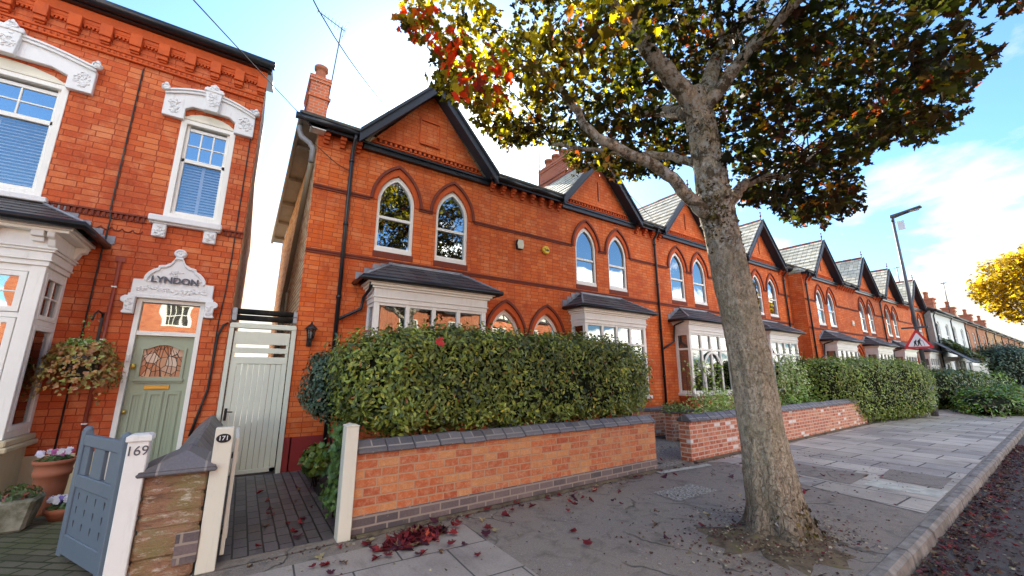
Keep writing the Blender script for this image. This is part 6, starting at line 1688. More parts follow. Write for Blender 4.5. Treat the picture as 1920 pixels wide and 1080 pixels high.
def spline(pts, n=6):
    pts = [Vector(p) for p in pts]
    out = []
    for i in range(len(pts) - 1):
        p0, p1, p2, p3 = pts[max(i - 1, 0)], pts[i], pts[i + 1], pts[min(i + 2, len(pts) - 1)]
        for q in range(n):
            t = q / n
            out.append(.5 * ((2 * p1) + (p2 - p0) * t + (2 * p0 - 5 * p1 + 4 * p2 - p3) * t * t + (3 * p1 - p0 - 3 * p2 + p3) * t ** 3))
    out.append(pts[-1])
    return out


LIMBS = [
    ([(4.08, 2.25, 3.22), (3.82, 2.28, 3.40), (3.43, 2.35, 3.66), (2.88, 2.5, 3.83), (2.65, 2.6, 3.98), (2.48, 2.75, 4.42), (2.2, 2.9, 4.75)], .082, .028),
    ([(4.02, 2.2, 4.2), (3.92, 2.2, 4.52), (3.46, 2.3, 4.95), (3.18, 2.4, 5.35), (3.0, 2.5, 5.8), (2.75, 2.6, 6.8), (2.4, 2.7, 7.8)], .135, .04),
    ([(4.00, 2.2, 4.35), (4.15, 2.2, 4.72), (4.57, 2.2, 5.48), (5.3, 2.15, 6.4), (6.1, 2.1, 7.3), (6.7, 2.0, 8.2)], .125, .035),
    ([(4.6, 2.2, 5.5), (4.95, 2.3, 6.1), (5.15, 2.4, 6.8), (5.2, 2.5, 7.9)], .075, .03),
    ([(4.30, 2.2, 3.42), (4.5, 2.17, 3.55), (4.72, 2.15, 3.76), (5.2, 2.1, 3.98), (5.65, 2.0, 4.1), (6.2, 1.9, 4.5)], .085, .025),
    ([(4.1, 2.3, 3.9), (3.9, 2.6, 4.1), (3.5, 3.0, 4.2), (3.0, 3.6, 4.45)], .06, .02),
    ([(3.95, 2.3, 4.5), (4.2, 2.9, 5.0), (4.7, 3.7, 5.6), (5.2, 4.4, 6.2)], .09, .03),
    ([(4.0, 2.1, 4.5), (4.3, 1.5, 5.2), (4.9, .8, 5.9), (5.6, .2, 6.3)], .08, .03),
    ([(3.0, 2.5, 5.6), (2.3, 2.2, 6.1), (1.7, 1.9, 6.4)], .06, .02),
]
skel = []
for pts, r0, r1 in LIMBS:
    sp = spline(pts)
    n_ = len(sp)
    sp = [p + Vector((random.uniform(-.012, .012), random.uniform(-.012, .012), random.uniform(-.012, .012))) * (0 if i < 2 else 1) for i, p in enumerate(sp)]
    MB().tube(sp, [r0 + (r1 - r0) * (i / (n_ - 1)) ** .8 for i in range(n_)], 12).build('limb', 'bark', TR)
    skel += [(p, r0 + (r1 - r0) * i / (n_ - 1)) for i, p in enumerate(sp)]
CL = np.array(CLUSTERS)
# twigs from the nearest limb out to every clump of leaves
tw = MB()
sk = np.array([tuple(p) for p, _ in skel])
used = {}
for (x, y, z, r) in CLUSTERS:
    d2 = ((sk - (x, y, z)) ** 2).sum(1) + np.where(sk[:, 2] > z + .3, .6, 0)
    j = int(np.argmin(d2))
    a, b = Vector(sk[j]), Vector((x, y, z))
    L_ = (b - a).length
    if L_ < .12 or L_ > 1.5 or used.get(j, 0) >= 3:
        continue
    # nothing hangs across the front of the trunk
    mid = a.lerp(b, .5)
    if any((a.lerp(b, q).xy - Vector((4.0, 2.2)) * .93).length < .55 for q in (.3, .6, .9)) and mid.z < 5.2:
        continue
    used[j] = used.get(j, 0) + 1
    mid += Vector((random.uniform(-.12, .12), random.uniform(-.12, .12), random.uniform(.0, .14))) * L_
    tw.tube(spline([a, mid, b], 4), min(.013, .004 + .006 * L_), 5, r1=.003)
tw.build('twigs', 'twig', TR)
pos, up, size, cols = [], [], [], []
for (x, y, z, r) in CLUSTERS:
    n = int(52 * (r / .34) ** 2.0 + 9)
    u = rand_unit(n)
    q = rng.uniform(.25, 1.0, n) ** .6
    p = np.array((x, y, z)) + u * q[:, None] * r * np.array((1, 1, .8))
    pos.append(p)
    up.append(u * .4 + np.array((0, 0, .7)))
    size.append(rng.uniform(.07, .14, n) * (.85 if r < .26 else 1.0))
    side = (x - 2.9) * 1.15 - (y - 2.2) * .25           # autumn colour, plus painted light: backlit yellow-green towards the houses, unlit dark purple-green streetward
    f = 1 / (1 + math.exp(-side * 1.5))
    ylw = [(3, (.16, .16, .022)), (3.0, (.085, .088, .018)), (2.2, (.33, .29, .025)), (.5, (.18, .075, .02)), (3.2, (.042, .036, .014))]
    prp = [(4, (.012, .018, .009)), (3, (.018, .013, .012)), (1.2, (.032, .038, .012)), (.30, (.13, .03, .02)), (.8, (.025, .011, .013))]
    tab = [(w_ * (1 - f), c_) for w_, c_ in ylw] + [(w_ * f, c_) for w_, c_ in prp]
    # every spray leans to a colour of its own
    pk = random.choices(range(len(tab)), [t_[0] for t_ in tab])[0]
    tab = [(w_ * (1. if i_ != pk else 1.) + (6. if i_ == pk else 0.), c_) for i_, (w_, c_) in enumerate(tab)]
    if x < 1.55 and z < 6.8 and random.random() < .75:
        tab += [(9, (.42, .035, .02)), (5, (.38, .09, .02)), (4, (.20, .03, .025))]
    if z < 3.75 and r < .3:
        tab += [(2.5, (.30, .10, .015)), (1.2, (.28, .15, .015))]
    cols.append(pick_cols(n, tab, .25))
pos, up, size, cols = np.concatenate(pos), np.concatenate(up), np.concatenate(size), np.concatenate(cols)
leaf_mesh('crown', MAPLE, pos, up, size, cols, 'maple_leaf_mat', TR, spread=.75, droop=.9, curl=-.25)

# ================================================================== hedges and garden plants


def hedge(name, label, cat, c, h, n, table, shape=LANCE, size=(.045, .08), core='hedge_core', rotz=0., group=None, p=5., mat='hedge_leaf_mat', spread=.55, top_bias=1.2, jit=.045, stems=0, core_k=.86, holes=None, local=False):
    """clipped hedge: woody core, stems at the foot, and a skin of leaves"""
    t = thing(name, label, cat, (c[0], c[1], 0), rotz=rotz, group=group, local=True)
    cb = (0, 0, c[2])
    pos, nr = superbox_points(n, cb, h, p, top_bias, jit)
    if holes:
        keep = np.ones(n, bool)
        for hx, hz, hr, pr in holes:
            dd = ((pos[:, 0] - hx) / hr) ** 2 + ((pos[:, 2] - hz) / (hr * .8)) ** 2
            keep &= ~((dd < 1) & (rng.uniform(0, 1, n) < pr))
        pos, nr = pos[keep], nr[keep]
    # a few young shoots stand out of the clipped face
    ns = max(12, n // 420)
    ii = rng.choice(len(pos), ns)
    for j in ii:
        k_ = rng.integers(5, 12)
        tt = np.linspace(.01, rng.uniform(.06, .16), k_)[:, None]
        dr = nr[j] * .6 + np.array((0, 0, .8)) + rng.normal(0, .3, 3)
        pos = np.concatenate([pos, pos[j] + dr * tt])
        nr = np.concatenate([nr, np.tile(nr[j], (k_, 1)) + rng.normal(0, .6, (k_, 3))])
    m = len(pos)
    # inner leaves too, so that depth shows between the outer ones
    sizes = size[0] + (size[1] - size[0]) * rng.beta(1.6, 1.8, m) * rng.uniform(.8, 1.2, m)
    tone = np.array([.78 + .5 * max(-.6, min(.8, mnoise.noise(Vector(p_) * 2.3))) for p_ in pos])[:, None]
    leaf_mesh('foliage', shape, pos, nr * np.array((1, 1, .7)) + np.array((0, 0, .25)), sizes, np.clip(pick_cols(m, table, .3) * (tone + .2), .004, 1), mat, t, spread=spread, droop=.2)
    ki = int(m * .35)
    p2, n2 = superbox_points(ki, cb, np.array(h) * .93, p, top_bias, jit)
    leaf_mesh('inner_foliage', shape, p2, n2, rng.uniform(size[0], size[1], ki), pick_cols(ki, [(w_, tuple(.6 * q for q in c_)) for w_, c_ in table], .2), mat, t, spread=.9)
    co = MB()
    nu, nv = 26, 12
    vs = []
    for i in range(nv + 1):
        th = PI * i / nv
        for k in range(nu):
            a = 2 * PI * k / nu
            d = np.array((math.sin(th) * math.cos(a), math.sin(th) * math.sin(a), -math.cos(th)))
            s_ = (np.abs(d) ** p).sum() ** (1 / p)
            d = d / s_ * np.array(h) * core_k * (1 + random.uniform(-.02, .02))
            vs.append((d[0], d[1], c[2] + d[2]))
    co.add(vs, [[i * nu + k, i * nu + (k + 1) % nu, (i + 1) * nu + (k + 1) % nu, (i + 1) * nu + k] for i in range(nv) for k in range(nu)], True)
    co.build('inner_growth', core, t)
    if stems:
        st = MB()
        for i in range(stems):
            x = -h[0] * .85 + 1.7 * h[0] * (i + .5) / stems + random.uniform(-.1, .1)
            y = random.uniform(-.35, .1) * h[1]
            st.tube([(x, y, 0), (x + random.uniform(-.08, .08), y - .03, (c[2] - h[2]) * .7 + .1), (x + random.uniform(-.25, .25), y - .05, c[2] - h[2] * .4)], .022, 6, r1=.008)
            for q in range(3):
                st.tube([(x, y, c[2] - h[2] * (1.05 - .1 * q)), (x + random.uniform(-.3, .3), y - h[1] * .7, c[2] - h[2] * (.8 - .2 * q))], .010, 5, r1=.004)
        st.build('stems', 'twig', t)
    return t


LAUREL = [(5, (.20, .25, .042)), (4, (.14, .185, .038)), (3, (.32, .36, .06)), (1.2, (.06, .095, .035)), (.25, (.52, .42, .06)), (.12, (.38, .12, .04))]
HG = hedge('clipped_hedge', 'tall clipped evergreen hedge with glossy leaves over the low orange brick wall', 'hedge', (3.74, 5.32, 1.49), (2.80, .66, .66), 34000, LAUREL, size=(.036, .10), rotz=WR,
           p=4.2, top_bias=.9, stems=9, jit=.05, spread=.6, holes=[(.75, 1.38, .22, .85), (-.1, 1.30, .16, .75), (-.35, 1.02, .28, .7), (1.5, 1.25, .2, .7), (-1.7, .98, .2, .6), (.3, 1.2, .14, .8), (1.1, 1.15, .16, .8), (-1.0, 1.5, .1, .7)])
# one red maple leaf caught on the face of the hedge
t = tag(leaf_mesh('maple_leaf', MAPLE, np.array([(1.98, 4.60, 1.93)]), np.array([(0, -1, .25)]), .14, np.array([(.50, .04, .035)]), 'ground_leaf_mat', spread=.05, loc=(1.98, 4.60, 1.93)),
        'bright red maple leaf caught on the face of the tall clipped hedge', 'leaf')
RS = hedge('round_shrub', 'rounded dark grey-green shrub clipped on a stem, left of the tall hedge', 'shrub', (1.18, 5.95, 1.40), (.47, .50, .46), 3200, [(4, (.075, .13, .08)), (3, (.05, .095, .062)), (1, (.12, .18, .10))], shape=OVAL,
      size=(.03, .055), p=2.5, jit=.02, spread=.5, core_k=.9)
st = MB()
for bx, by, tx_, r_ in ((.02, .0, .06, .045), (.10, .05, -.05, .03), (-.03, .06, -.16, .018), (.12, -.03, .2, .02)):
    st.tube(spline([(bx, by, 0), (bx + .02, by + .02, .35), (bx * .5 + tx_ * .5, by, .7), (tx_, by, 1.15)], 5), r_, 8, r1=r_ * .6)
st.build('trunk', 'twig', RS)
t = thing('leafy_bush', 'small bright green bush in the raised bed beside the side gate', 'bush', (1.0, 6.25, 0))
n = 320
q = rand_unit(n) * (rng.uniform(.2, 1, n) ** .5)[:, None]
leaf_mesh('foliage', OVAL, np.array((.98, 6.2, .42)) + q * np.array((.20, .20, .22)), q + np.array((0, -.2, .6)), rng.uniform(.06, .11, n), pick_cols(n, [(3, (.16, .23, .03)), (2, (.10, .17, .03)), (1, (.27, .29, .05))]), 'hedge_leaf_mat', t, spread=.6)
st = MB()
for i in range(9):
    st.tube([(.98 + random.uniform(-.05, .05), 6.2, .08), (.98 + random.uniform(-.16, .16), 6.2 + random.uniform(-.15, .15), .55)], .006, 5)
st.build('stems', 'twig', t)
t = thing('raised_bed', 'low dark timber edged bed at the foot of the wall by the side gate', 'planting bed', (1.2, 6.7, 0))
MB().box(1.0, 1.9, 6.02, 6.09, 0, .15).box(1.0, 1.06, 6.09, D - .03, 0, .14).build('edging', 'timber_black', t, .01)
MB().box(1.06, 1.9, 6.09, D - .03, 0, .10).build('soil', 'soil', t)
t = thing('climbing_ivy', 'narrow strip of green ivy behind the plain cream gatepost', 'ivy', (1.0, 4.75, 0))
n = 480
pos = np.stack([rng.normal(.98, .05, n), rng.uniform(4.54, 5.2, n), rng.uniform(.12, 1.0, n)], 1)
leaf_mesh('foliage', MAPLE, pos, np.tile((-1, -.5, .2), (n, 1)), rng.uniform(.045, .08, n), pick_cols(n, [(3, (.07, .14, .03)), (2, (.10, .19, .04)), (1, (.04, .09, .03))]), 'hedge_leaf_mat', t, spread=.6)
MB().tube([(1.0, 4.8, 0), (.99, 4.75, .5), (1.0, 4.9, 1.0)], .012, 6).tube([(1.02, 5.1, 0), (1.0, 5.0, .6), (1.0, 5.1, 1.0)], .01, 6).build('stems', 'twig', t)
YEW = [(4, (.065, .095, .024)), (3, (.048, .07, .02)), (2, (.10, .13, .03)), (.8, (.15, .10, .04))]
BOX = [(4, (.19, .27, .034)), (3, (.14, .20, .03)), (2.6, (.29, .37, .05)), (.4, (.32, .24, .08))]
hedge('clipped_hedge', 'long clipped olive-green hedge bulging over the pavement at the end of the patched wall', 'hedge', (19.1, 5.40, 1.07), (3.75, .92, 1.04), 24000, BOX, shape=OVAL, size=(.035, .08), rotz=-.137, p=4., top_bias=1.0, jit=.06, core_k=.9)
hedge('dark_hedge', 'dark brownish-green hedge between the patched wall and the stepped house', 'hedge', (17.7, 6.25, 1.0), (1.6, .75, 1.02), 5200, YEW, shape=OVAL, size=(.045, .085), p=3.5, jit=.06, core_k=.9)
hedge('clipped_hedge', 'low flat-topped dark hedge beyond the lamp post', 'hedge', (33.5, 5.75, .86), (7.6, 1.2, .92), 9000, [(4, (.11, .165, .035)), (3, (.08, .12, .03)), (2, (.16, .22, .04)), (.8, (.2, .14, .05))], shape=OVAL, size=(.08, .15), rotz=.03, p=4., jit=.07, core_k=.92)
hedge('clipped_hedge', 'far bright yellow-green hedge under the dark conifer', 'hedge', (50, 6.3, .9), (7., 1.4, 1.0), 5200, [(3, (.2, .28, .04)), (2, (.13, .2, .035)), (1, (.08, .12, .03))], shape=OVAL, size=(.11, .2), rotz=.03, p=3., jit=.1, core_k=.92)
hedge('dark_conifer', 'broad dark evergreen at the far right, rising above the hedges', 'conifer', (52.0, 5.5, 2.0), (5.0, 1.9, 2.0), 6500, [(4, (.05, .085, .042)), (3, (.036, .06, .034)), (1, (.08, .12, .05))], shape=LANCE, size=(.15, .28), p=2.2, jit=.2, core_k=.88)
hedge('overgrown_verge', 'sprawling bright green undergrowth beside the kerb far along the pavement', 'shrubs', (29.8, 3.5, .34), (6.6, 1.2, .62), 7500, [(3, (.13, .27, .045)), (2, (.20, .33, .05)), (2, (.08, .13, .035)), (1, (.2, .17, .09))], shape=LANCE, size=(.10, .20), p=2.2, jit=.12, core_k=.85, rotz=.03)
# garden in front of the third house: loose light-green shrubs
for (cx, cy, cz, hx, hy, hz, n, tab, nm, lab) in (
        (9.95, 5.75, .82, .95, .5, .40, 1700, [(3, (.40, .54, .14)), (2, (.28, .42, .11)), (2, (.56, .66, .28)), (.8, (.8, .8, .6))], 'garden_shrub', 'loose light-green flowering shrub in front of the white traceried bay'),
        (9.05, 6.35, .74, .42, .3, .16, 500, [(3, (.25, .33, .1)), (2, (.16, .25, .08)), (1, (.3, .28, .12))], 'garden_shrub', 'low straggling shrub trailing over the inner brick wall'),
        (14.0, 5.75, 1.45, .62, .5, .85, 2300, [(3, (.33, .45, .14)), (2, (.22, .35, .1)), (3, (.68, .72, .48))], 'variegated_shrub', 'tall cream-and-green variegated shrub right of the maple trunk'),
        (13.6, 5.6, .75, 1.7, .6, .33, 1600, [(3, (.22, .36, .05)), (2, (.15, .26, .05)), (1, (.3, .42, .08))], 'garden_shrub', 'fresh green groundcover spilling over the slab coping')):
    t = thing(nm, lab, 'shrub', (cx, cy, 0))
    q = rand_unit(n) * (rng.uniform(.12, 1, n) ** .5)[:, None]
    leaf_mesh('foliage', LANCE, np.array((cx, cy, cz)) + q * np.array((hx, hy, hz)) * (1 + .25 * np.sin(q[:, :1] * 9 + cx)), q + np.array((0, -.1, .7)), rng.uniform(.055, .11, n), pick_cols(n, tab, .25), 'hedge_leaf_mat', t, spread=.8)
    st = MB()
    for i in range(22):
        a = random.uniform(0, 2 * PI)
        st.tube([(cx + random.uniform(-.3, .3) * hx, cy, .02), (cx + hx * .5 * math.cos(a), cy + hy * .5 * math.sin(a), cz), (cx + hx * .95 * math.cos(a), cy + hy * .9 * math.sin(a), cz + hz * random.uniform(.1, 1.0))], .007, 4, r1=.003)
    st.build('stems', 'twig', t)
t = thing('tall_stems', 'wispy tall green stems standing before the bay window', 'plant', (10.3, 6.35, 0))
n = 420
k_ = rng.integers(0, 12, n)
bx = np.linspace(9.7, 11.3, 12)[k_]
hh = rng.uniform(.5, 1.9, n)
pos = np.stack([bx + rng.normal(0, .05, n) + .10 * hh * np.sin(k_ * 2.), 6.35 + rng.normal(0, .06, n) + .05 * np.cos(k_ * 3.), hh], 1)
leaf_mesh('foliage', LANCE, pos, np.tile((0, -.6, .6), (n, 1)), rng.uniform(.06, .13, n), pick_cols(n, [(3, (.34, .5, .1)), (2, (.24, .38, .07)), (1, (.48, .58, .15))]), 'hedge_leaf_mat', t, spread=.8)
st = MB()
for i in range(12):
    b0 = np.linspace(9.7, 11.3, 12)[i]
    st.tube([(b0, 6.35, 0), (b0 + .1 * math.sin(i * 2.), 6.35 + .05 * math.cos(i * 3.), 1.0), (b0 + .19 * math.sin(i * 2.), 6.35 + .05 * math.cos(i * 3.), 1.85)], .008, 5, r1=.003)
st.build('stems', 'twig', t)

# ================================================================== lamp post and sign
lp = thing('street_lamp', 'tall dark grey street lamp with a flat angled head', 'street lamp', (22.67, 4.45, 0))
MB().tube([(22.67, 4.45, 0), (22.67, 4.45, 1.4)], .11, 14).tube([(22.67, 4.45, 1.4), (22.45, 4.45, 8.0)], .075, 14, r1=.05).tube([(22.45, 4.45, 7.95), (22.43, 4.43, 8.2)], .055, 12).build('pole', 'lamp_steel', lp)
m = MB().hexa([(22.40, 4.36, 8.10), (22.40, 4.52, 8.10), (22.80, 3.55, 8.42), (22.45, 3.45, 8.42), (22.40, 4.36, 8.22), (22.40, 4.52, 8.22), (22.80, 3.55, 8.50), (22.45, 3.45, 8.50)])
m = MB().prism([(4.50, 8.10), (4.50, 8.24), (4.2, 8.27), (3.55, 8.36), (3.50, 8.33), (3.55, 8.29), (4.2, 8.17)], 22.30, 22.58, 'x')
m.build('lamp_head', 'lamp_steel', lp, .02)
MB().box(22.34, 22.54, 3.60, 4.05, 8.225, 8.235).build('lens', 'blind_slat', lp)
MB().box(22.50, 22.505, 4.12, 4.34, 7.55, 7.95).tube([(22.46, 4.43, 7.9), (22.50, 4.30, 7.92)], .012, 6).build('hanging_tag', 'sign_white', lp)
sn = thing('warning_sign', 'red-bordered triangular road sign with two stooped walking figures', 'road sign', (22.4, 4.45, 2.85))
SNM = Matrix.Translation((22.44, 4.45, 2.86)) @ Matrix.Rotation(R(-68), 4, 'Z')


def sp(mb, poly, y0, y1):
    """polygon in the sign's own plane (x right, z up), facing its -y"""
    b = len(mb.v)
    mb.prism(poly, y0, y1)
    mb.v[b:] = [tuple(SNM @ Vector(p)) for p in mb.v[b:]]


def rtri(h, r, n=5):
    """triangle of half side h, point up, rounded corners"""
    out = []
    inr = h / math.sqrt(3)
    for k, a0 in enumerate((210, 330, 90)):
        a = R(a0)
        cx, cz = (2 * inr - 2 * r) * math.cos(a), (2 * inr - 2 * r) * math.sin(a)
        for i in range(n + 1):
            b = a + R(-60 + 120 * i / n)
            out.append((cx + r * math.cos(b), cz + r * math.sin(b)))
    return out


m = MB()
sp(m, rtri(.46, .045), 0, .01)
m.build('border', 'sign_red', sn)
m = MB()
sp(m, [(x, z) for x, z in rtri(.32, .02)], -.004, -.0005)
m.build('face', 'sign_white', sn)
m = MB()
for ox, oz, sc in ((-.078, -.12, .79), (.041, -.11, .92)):
    def q(pts):
        return [(ox + sc * x, oz + sc * z) for x, z in pts]
    hd = [(.03 + .027 * math.cos(a), .235 + .027 * math.sin(a)) for a in np.linspace(0, 2 * PI, 13)[:-1]]
    sp(m, q(hd), -.008, -.0045)
    sp(m, q([(.0, .215), (.02, .205), (.03, .165), (.02, .10), (-.055, .10), (-.06, .15), (-.035, .195)]), -.008, -.0045)   # stooped back
    sp(m, q([(-.055, .10), (.02, .10), (.04, -.02), (.065, -.06), (.055, -.075), (.02, -.04), (-.01, .05), (-.03, -.03), (-.085, -.075), (-.095, -.06), (-.06, -.01)]), -.0081, -.0046)   # legs
    sp(m, q([(.01, .19), (.07, .145), (.11, .15), (.11, .16), (.075, .165), (.02, .205)]), -.0082, -.0047)   # arm
    if sc > .9:
        sp(m, q([(.105, .155), (.115, .155), (.15, -.07), (.14, -.07)]), -.0083, -.0048)   # stick
m.build('figures', 'lettering_black', sn)
m = MB().box(22.35, 22.48, 4.05, 4.85, 3.40, 3.46).tube([(22.55, 4.45, 2.6), (22.55, 4.45, 3.4)], .03, 8)
m.build('top_lamp_bracket', 'lamp_steel', sn, .01)

# ================================================================== overhead wires and aerials
for nm, pts, lab in (('overhead_cable', [(-1.2, -2.0, 3.9), (-.17, 3.0, 4.9), (1.89, 7.44, 6.78)], 'black overhead cable running to the first gable'),
                     ('overhead_cable', [(-2.5, 1.0, 4.4), (-1.01, 4.0, 5.0), (.62, 7.68, 6.02)], 'black overhead cable crossing to the eave of the end house'),
                     ('overhead_cable', [(3.5, 7.0, 7.6), (5.37, 7.0, 7.2), (8.2, 7.1, 6.85), (10.3, 7.45, 6.3)], 'thin overhead cable passing behind the maple branches to the gutter')):
    c = spline(pts, 10)
    o = MB().tube(c, .0065, 5).build(nm, 'wire_black', loc=pts[0])
    tag(o, lab, 'cable')
o = MB().tube(spline([(.62, 7.66, 5.75), (1.0, 7.68, 5.5), (1.28, 7.66, 5.38)], 6), .007, 5).tube(spline([(3.3, 7.62, 6.05), (3.7, 7.6, 5.95), (4.3, 7.62, 6.0)], 5), .005, 5).build('wall_wire', 'wire_black', loc=(.62, 7.7, 5.6))
tag(o, 'thin black wire strung across the end house under its gutter', 'cable')
ae = thing('television_aerial', 'television aerial on a tall thin mast strapped to the end house chimney', 'aerial', (1.06, 10.4, 8.5))
MB().tube([(1.03, 10.4, 8.4), (1.18, 10.4, 10.95)], .016, 6).box(1.02, 1.10, 10.36, 10.44, 8.55, 8.62).build('mast', 'lamp_steel', ae)
m = MB().tube([(.55, 10.4, 11.12), (1.27, 10.4, 10.86)], .012, 5)
for i in range(9):
    q = i / 8
    x, z = .55 + .72 * q, 11.12 - .26 * q
    m.tube([(x, 10.4 - .10 - .06 * q, z), (x, 10.4 + .10 + .06 * q, z)], .005, 4)
m.tube([(1.22, 10.2, 10.75), (1.30, 10.2, 11.0)], .006, 4).tube([(1.22, 10.6, 10.75), (1.30, 10.6, 11.0)], .006, 4).tube([(1.22, 10.2, 10.75), (1.22, 10.6, 10.75)], .006, 4)
m.build('boom', 'lamp_steel', ae)
for (x, y, z0, z1, lab) in ((7.55, 9.8, 7.6, 9.1, 'slender mast behind the gutter between the first two gables'), (23.9, 10.5, 8.3, 9.9, 'skeletal television aerial behind the fifth gable'),
                            (48.5, 10.0, 8.5, 11.2, 'high television aerial above the plain far houses'), (66.0, 10.0, 8.5, 12.0, 'twin-headed aerial rising over the farthest roofs')):
    ae = thing('television_aerial', lab, 'aerial', (x, y, z0))
    MB().tube([(x, y, z0), (x, y, z1)], .02 + .0004 * x, 5).build('mast', 'lamp_steel', ae)
    if x > 10:
        m = MB().tube([(x - .7, y, z1 - .25), (x + .7, y, z1 + .05)], .014 + .0004 * x, 5)
        for i in range(7):
            m.tube([(x - .7 + .22 * i, y - .25, z1 - .25 + .05 * i), (x - .7 + .22 * i, y + .25, z1 - .25 + .05 * i)], .01, 4)
        m.build('boom', 'lamp_steel', ae)

# ================================================================== plainer houses farther along the street


def plain_house(label, x0, x1, y, brick, z_e=5.85, pots=2, nwin=2, ground=True, group='plain terraced houses beyond the gables', porch=False):
    t = thing('plain_house', label, 'house', ((x0 + x1) / 2, y, 0), group=group)
    hole = []
    for i in range(nwin):
        c = x0 + (x1 - x0) * (i + .5) / nwin
        hole.append([(c - .48, 3.45), (c + .48, 3.45), (c + .48, 5.0)] + [(c + .48 * math.cos(a), 5.0 + .22 * math.sin(a)) for a in np.linspace(0, PI, 7)[1:-1]] + [(c - .48, 5.0)])
    gh = [[(x0 + .7, .9), (x0 + 2.6, .9), (x0 + 2.6, 2.4), (x0 + .7, 2.4)], [(x1 - 1.5, .1), (x1 - .5, .1), (x1 - .5, 2.5), (x1 - 1.5, 2.5)]]
    MB().wall([(x0, 0), (x1, 0), (x1, z_e), (x0, z_e)], hole + gh, y, .14).build('wall', brick, t)
    MB().box(x0 - .004, x0 + .1, y + .004, y + 8, 0, z_e).build('side_wall', 'fascia_grey' if porch else brick, t)
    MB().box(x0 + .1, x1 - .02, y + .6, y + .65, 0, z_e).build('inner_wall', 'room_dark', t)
    for h_ in hole + gh[:1]:
        xs = [p[0] for p in h_]
        zs = [p[1] for p in h_]
        cx_, cz_ = sum(xs) / len(xs), (min(zs) + max(zs)) / 2
        inn = [(cx_ + (px - cx_) * .82, cz_ + (pz - cz_) * .88) for px, pz in h_]
        f = MB().ring(h_, inn, y + .05, y + .12)
        f.box(min(xs) + .05, max(xs) - .05, y + .06, y + .11, cz_ - .03, cz_ + .03)
        fo = f.build('window', 'white_paint', t)
        MB().prism(inn, y + .09, y + .094).build('pane', 'window_glass', fo)
        MB().box(min(xs) - .08, max(xs) + .08, y - .06, y + .1, min(zs) - .12, min(zs) + .0).build('sill', 'white_stone', fo)
    MB().box(x1 - 1.48, x1 - .52, y + .08, y + .13, .1, 2.48).build('door', 'slate_blue_board', t)
    r = MB().rows((x0, y - .32, z_e + .05), (x1, y - .32, z_e + .05), (x1, y + 4, z_e + 2.5), (x0, y + 4, z_e + 2.5), 8, t=.03)
    r.slabq((x1, y + 8.3, z_e + .05), (x0, y + 8.3, z_e + .05), (x0, y + 4, z_e + 2.5), (x1, y + 4, z_e + 2.5), .03)
    r.build('roof', 'lichen_slate', t)
    g = MB().tube([(x0, y - .26, z_e + .02), (x1, y - .26, z_e + .02)], .075, 8).box(x0, x1, y - .2, y - .004, z_e - .10, z_e + .06)
    g.build('gutter', 'black_paint', t)
    MB().tube([(x0 + .3, y - .2, z_e), (x0 + .3, y - .06, z_e - .3), (x0 + .3, y - .06, .1)], .04, 7).build('downpipe', 'black_paint', t)
    if pots:
        cx_ = x1 - .1
        ch = MB().box(cx_ - .45, cx_ + .45, y + 2.9, y + 3.9, z_e + 1.4, z_e + 3.35).box(cx_ - .52, cx_ + .52, y + 2.83, y + 3.97, z_e + 2.95, z_e + 3.1).box(cx_ - .56, cx_ + .56, y + 2.79, y + 4.01, z_e + 3.35, z_e + 3.5).build('chimney', 'chimney_brick', t)
        for i in range(pots):
            xx_ = cx_ - .25 + .5 * i
            MB().lathe([(.16, z_e + 3.5), (.13, z_e + 3.8), (.13, z_e + 4.05), (.17, z_e + 4.07), (.17, z_e + 4.2)], xx_, y + 3.4, 10).build('chimney_pot', 'terracotta', ch)
    # little slated bay or porch roof at the front
    if ground:
        b = MB().box(x0 + .55, x0 + 2.75, y - .75, y - .001, 2.5, 2.75).box(x0 + .6, x0 + .75, y - .7, y - .55, .1, 2.5).box(x0 + 2.55, x0 + 2.7, y - .7, y - .55, .1, 2.5).box(x0 + 1.6, x0 + 1.7, y - .7, y - .6, .9, 2.5).box(x0 + .6, x0 + 2.7, y - .7, y - .001, .1, .9)
        b.build('bay_window', 'white_paint', t)
        MB().rows((x0 + .4, y - .95, 2.75), (x0 + 2.9, y - .95, 2.75), (x0 + 2.5, y - .002, 3.25), (x0 + .8, y - .002, 3.25), 4, t=.01).build('bay_roof', 'slate_dark', t)
    return t


XF, YF = 38.6, 6.75
specs = [('white rendered house beside the last gable, with dark gutter', 5.2, 'render_white', True, 0), ('second white rendered house, joined to the first by a thin seam', 5.2, 'render_white', False, 0),
         ('plain red brick house next to the white rendered pair', 4.9, 'terrace_brick_plain', False, 0), ('second plain red brick house from the white rendered pair', 4.9, 'terrace_brick_plain', False, 2),
         ('tan brick house, first of the yellower ones far along', 4.9, 'terrace_brick_tan', False, 0), ('second tan brick house, far along the street', 4.9, 'terrace_brick_tan', False, 2),
         ('plain red brick house after the two tan ones', 5.0, 'terrace_brick_plain', False, 0), ('second red brick house after the two tan ones', 5.0, 'terrace_brick_plain', False, 2),
         ('last but one brick house in the distance', 5.0, 'terrace_brick_plain', False, 0), ('farthest brick house, small in the distance', 5.0, 'terrace_brick_tan', False, 2)]
x = XF
for lab, wd_, mt, po, np_ in specs:
    plain_house(lab, x, x + wd_ - .02, YF + .012 * (x - XF), mt, porch=po, pots=np_)
    x += wd_
t = thing('lean_to_porch', 'ivy-grown dark porch roof with white balustrade before the white house', 'porch', (40.5, 5.6, 0))
MB().rows((36.9, 5.1, 2.35), (41.5, 5.1, 2.35), (41.3, 6.74, 3.7), (37.2, 6.74, 3.7), 6, t=.02).build('roof', 'slate_dark', t)
m = MB().box(36.9, 41.5, 5.15, 5.25, 2.15, 2.3)
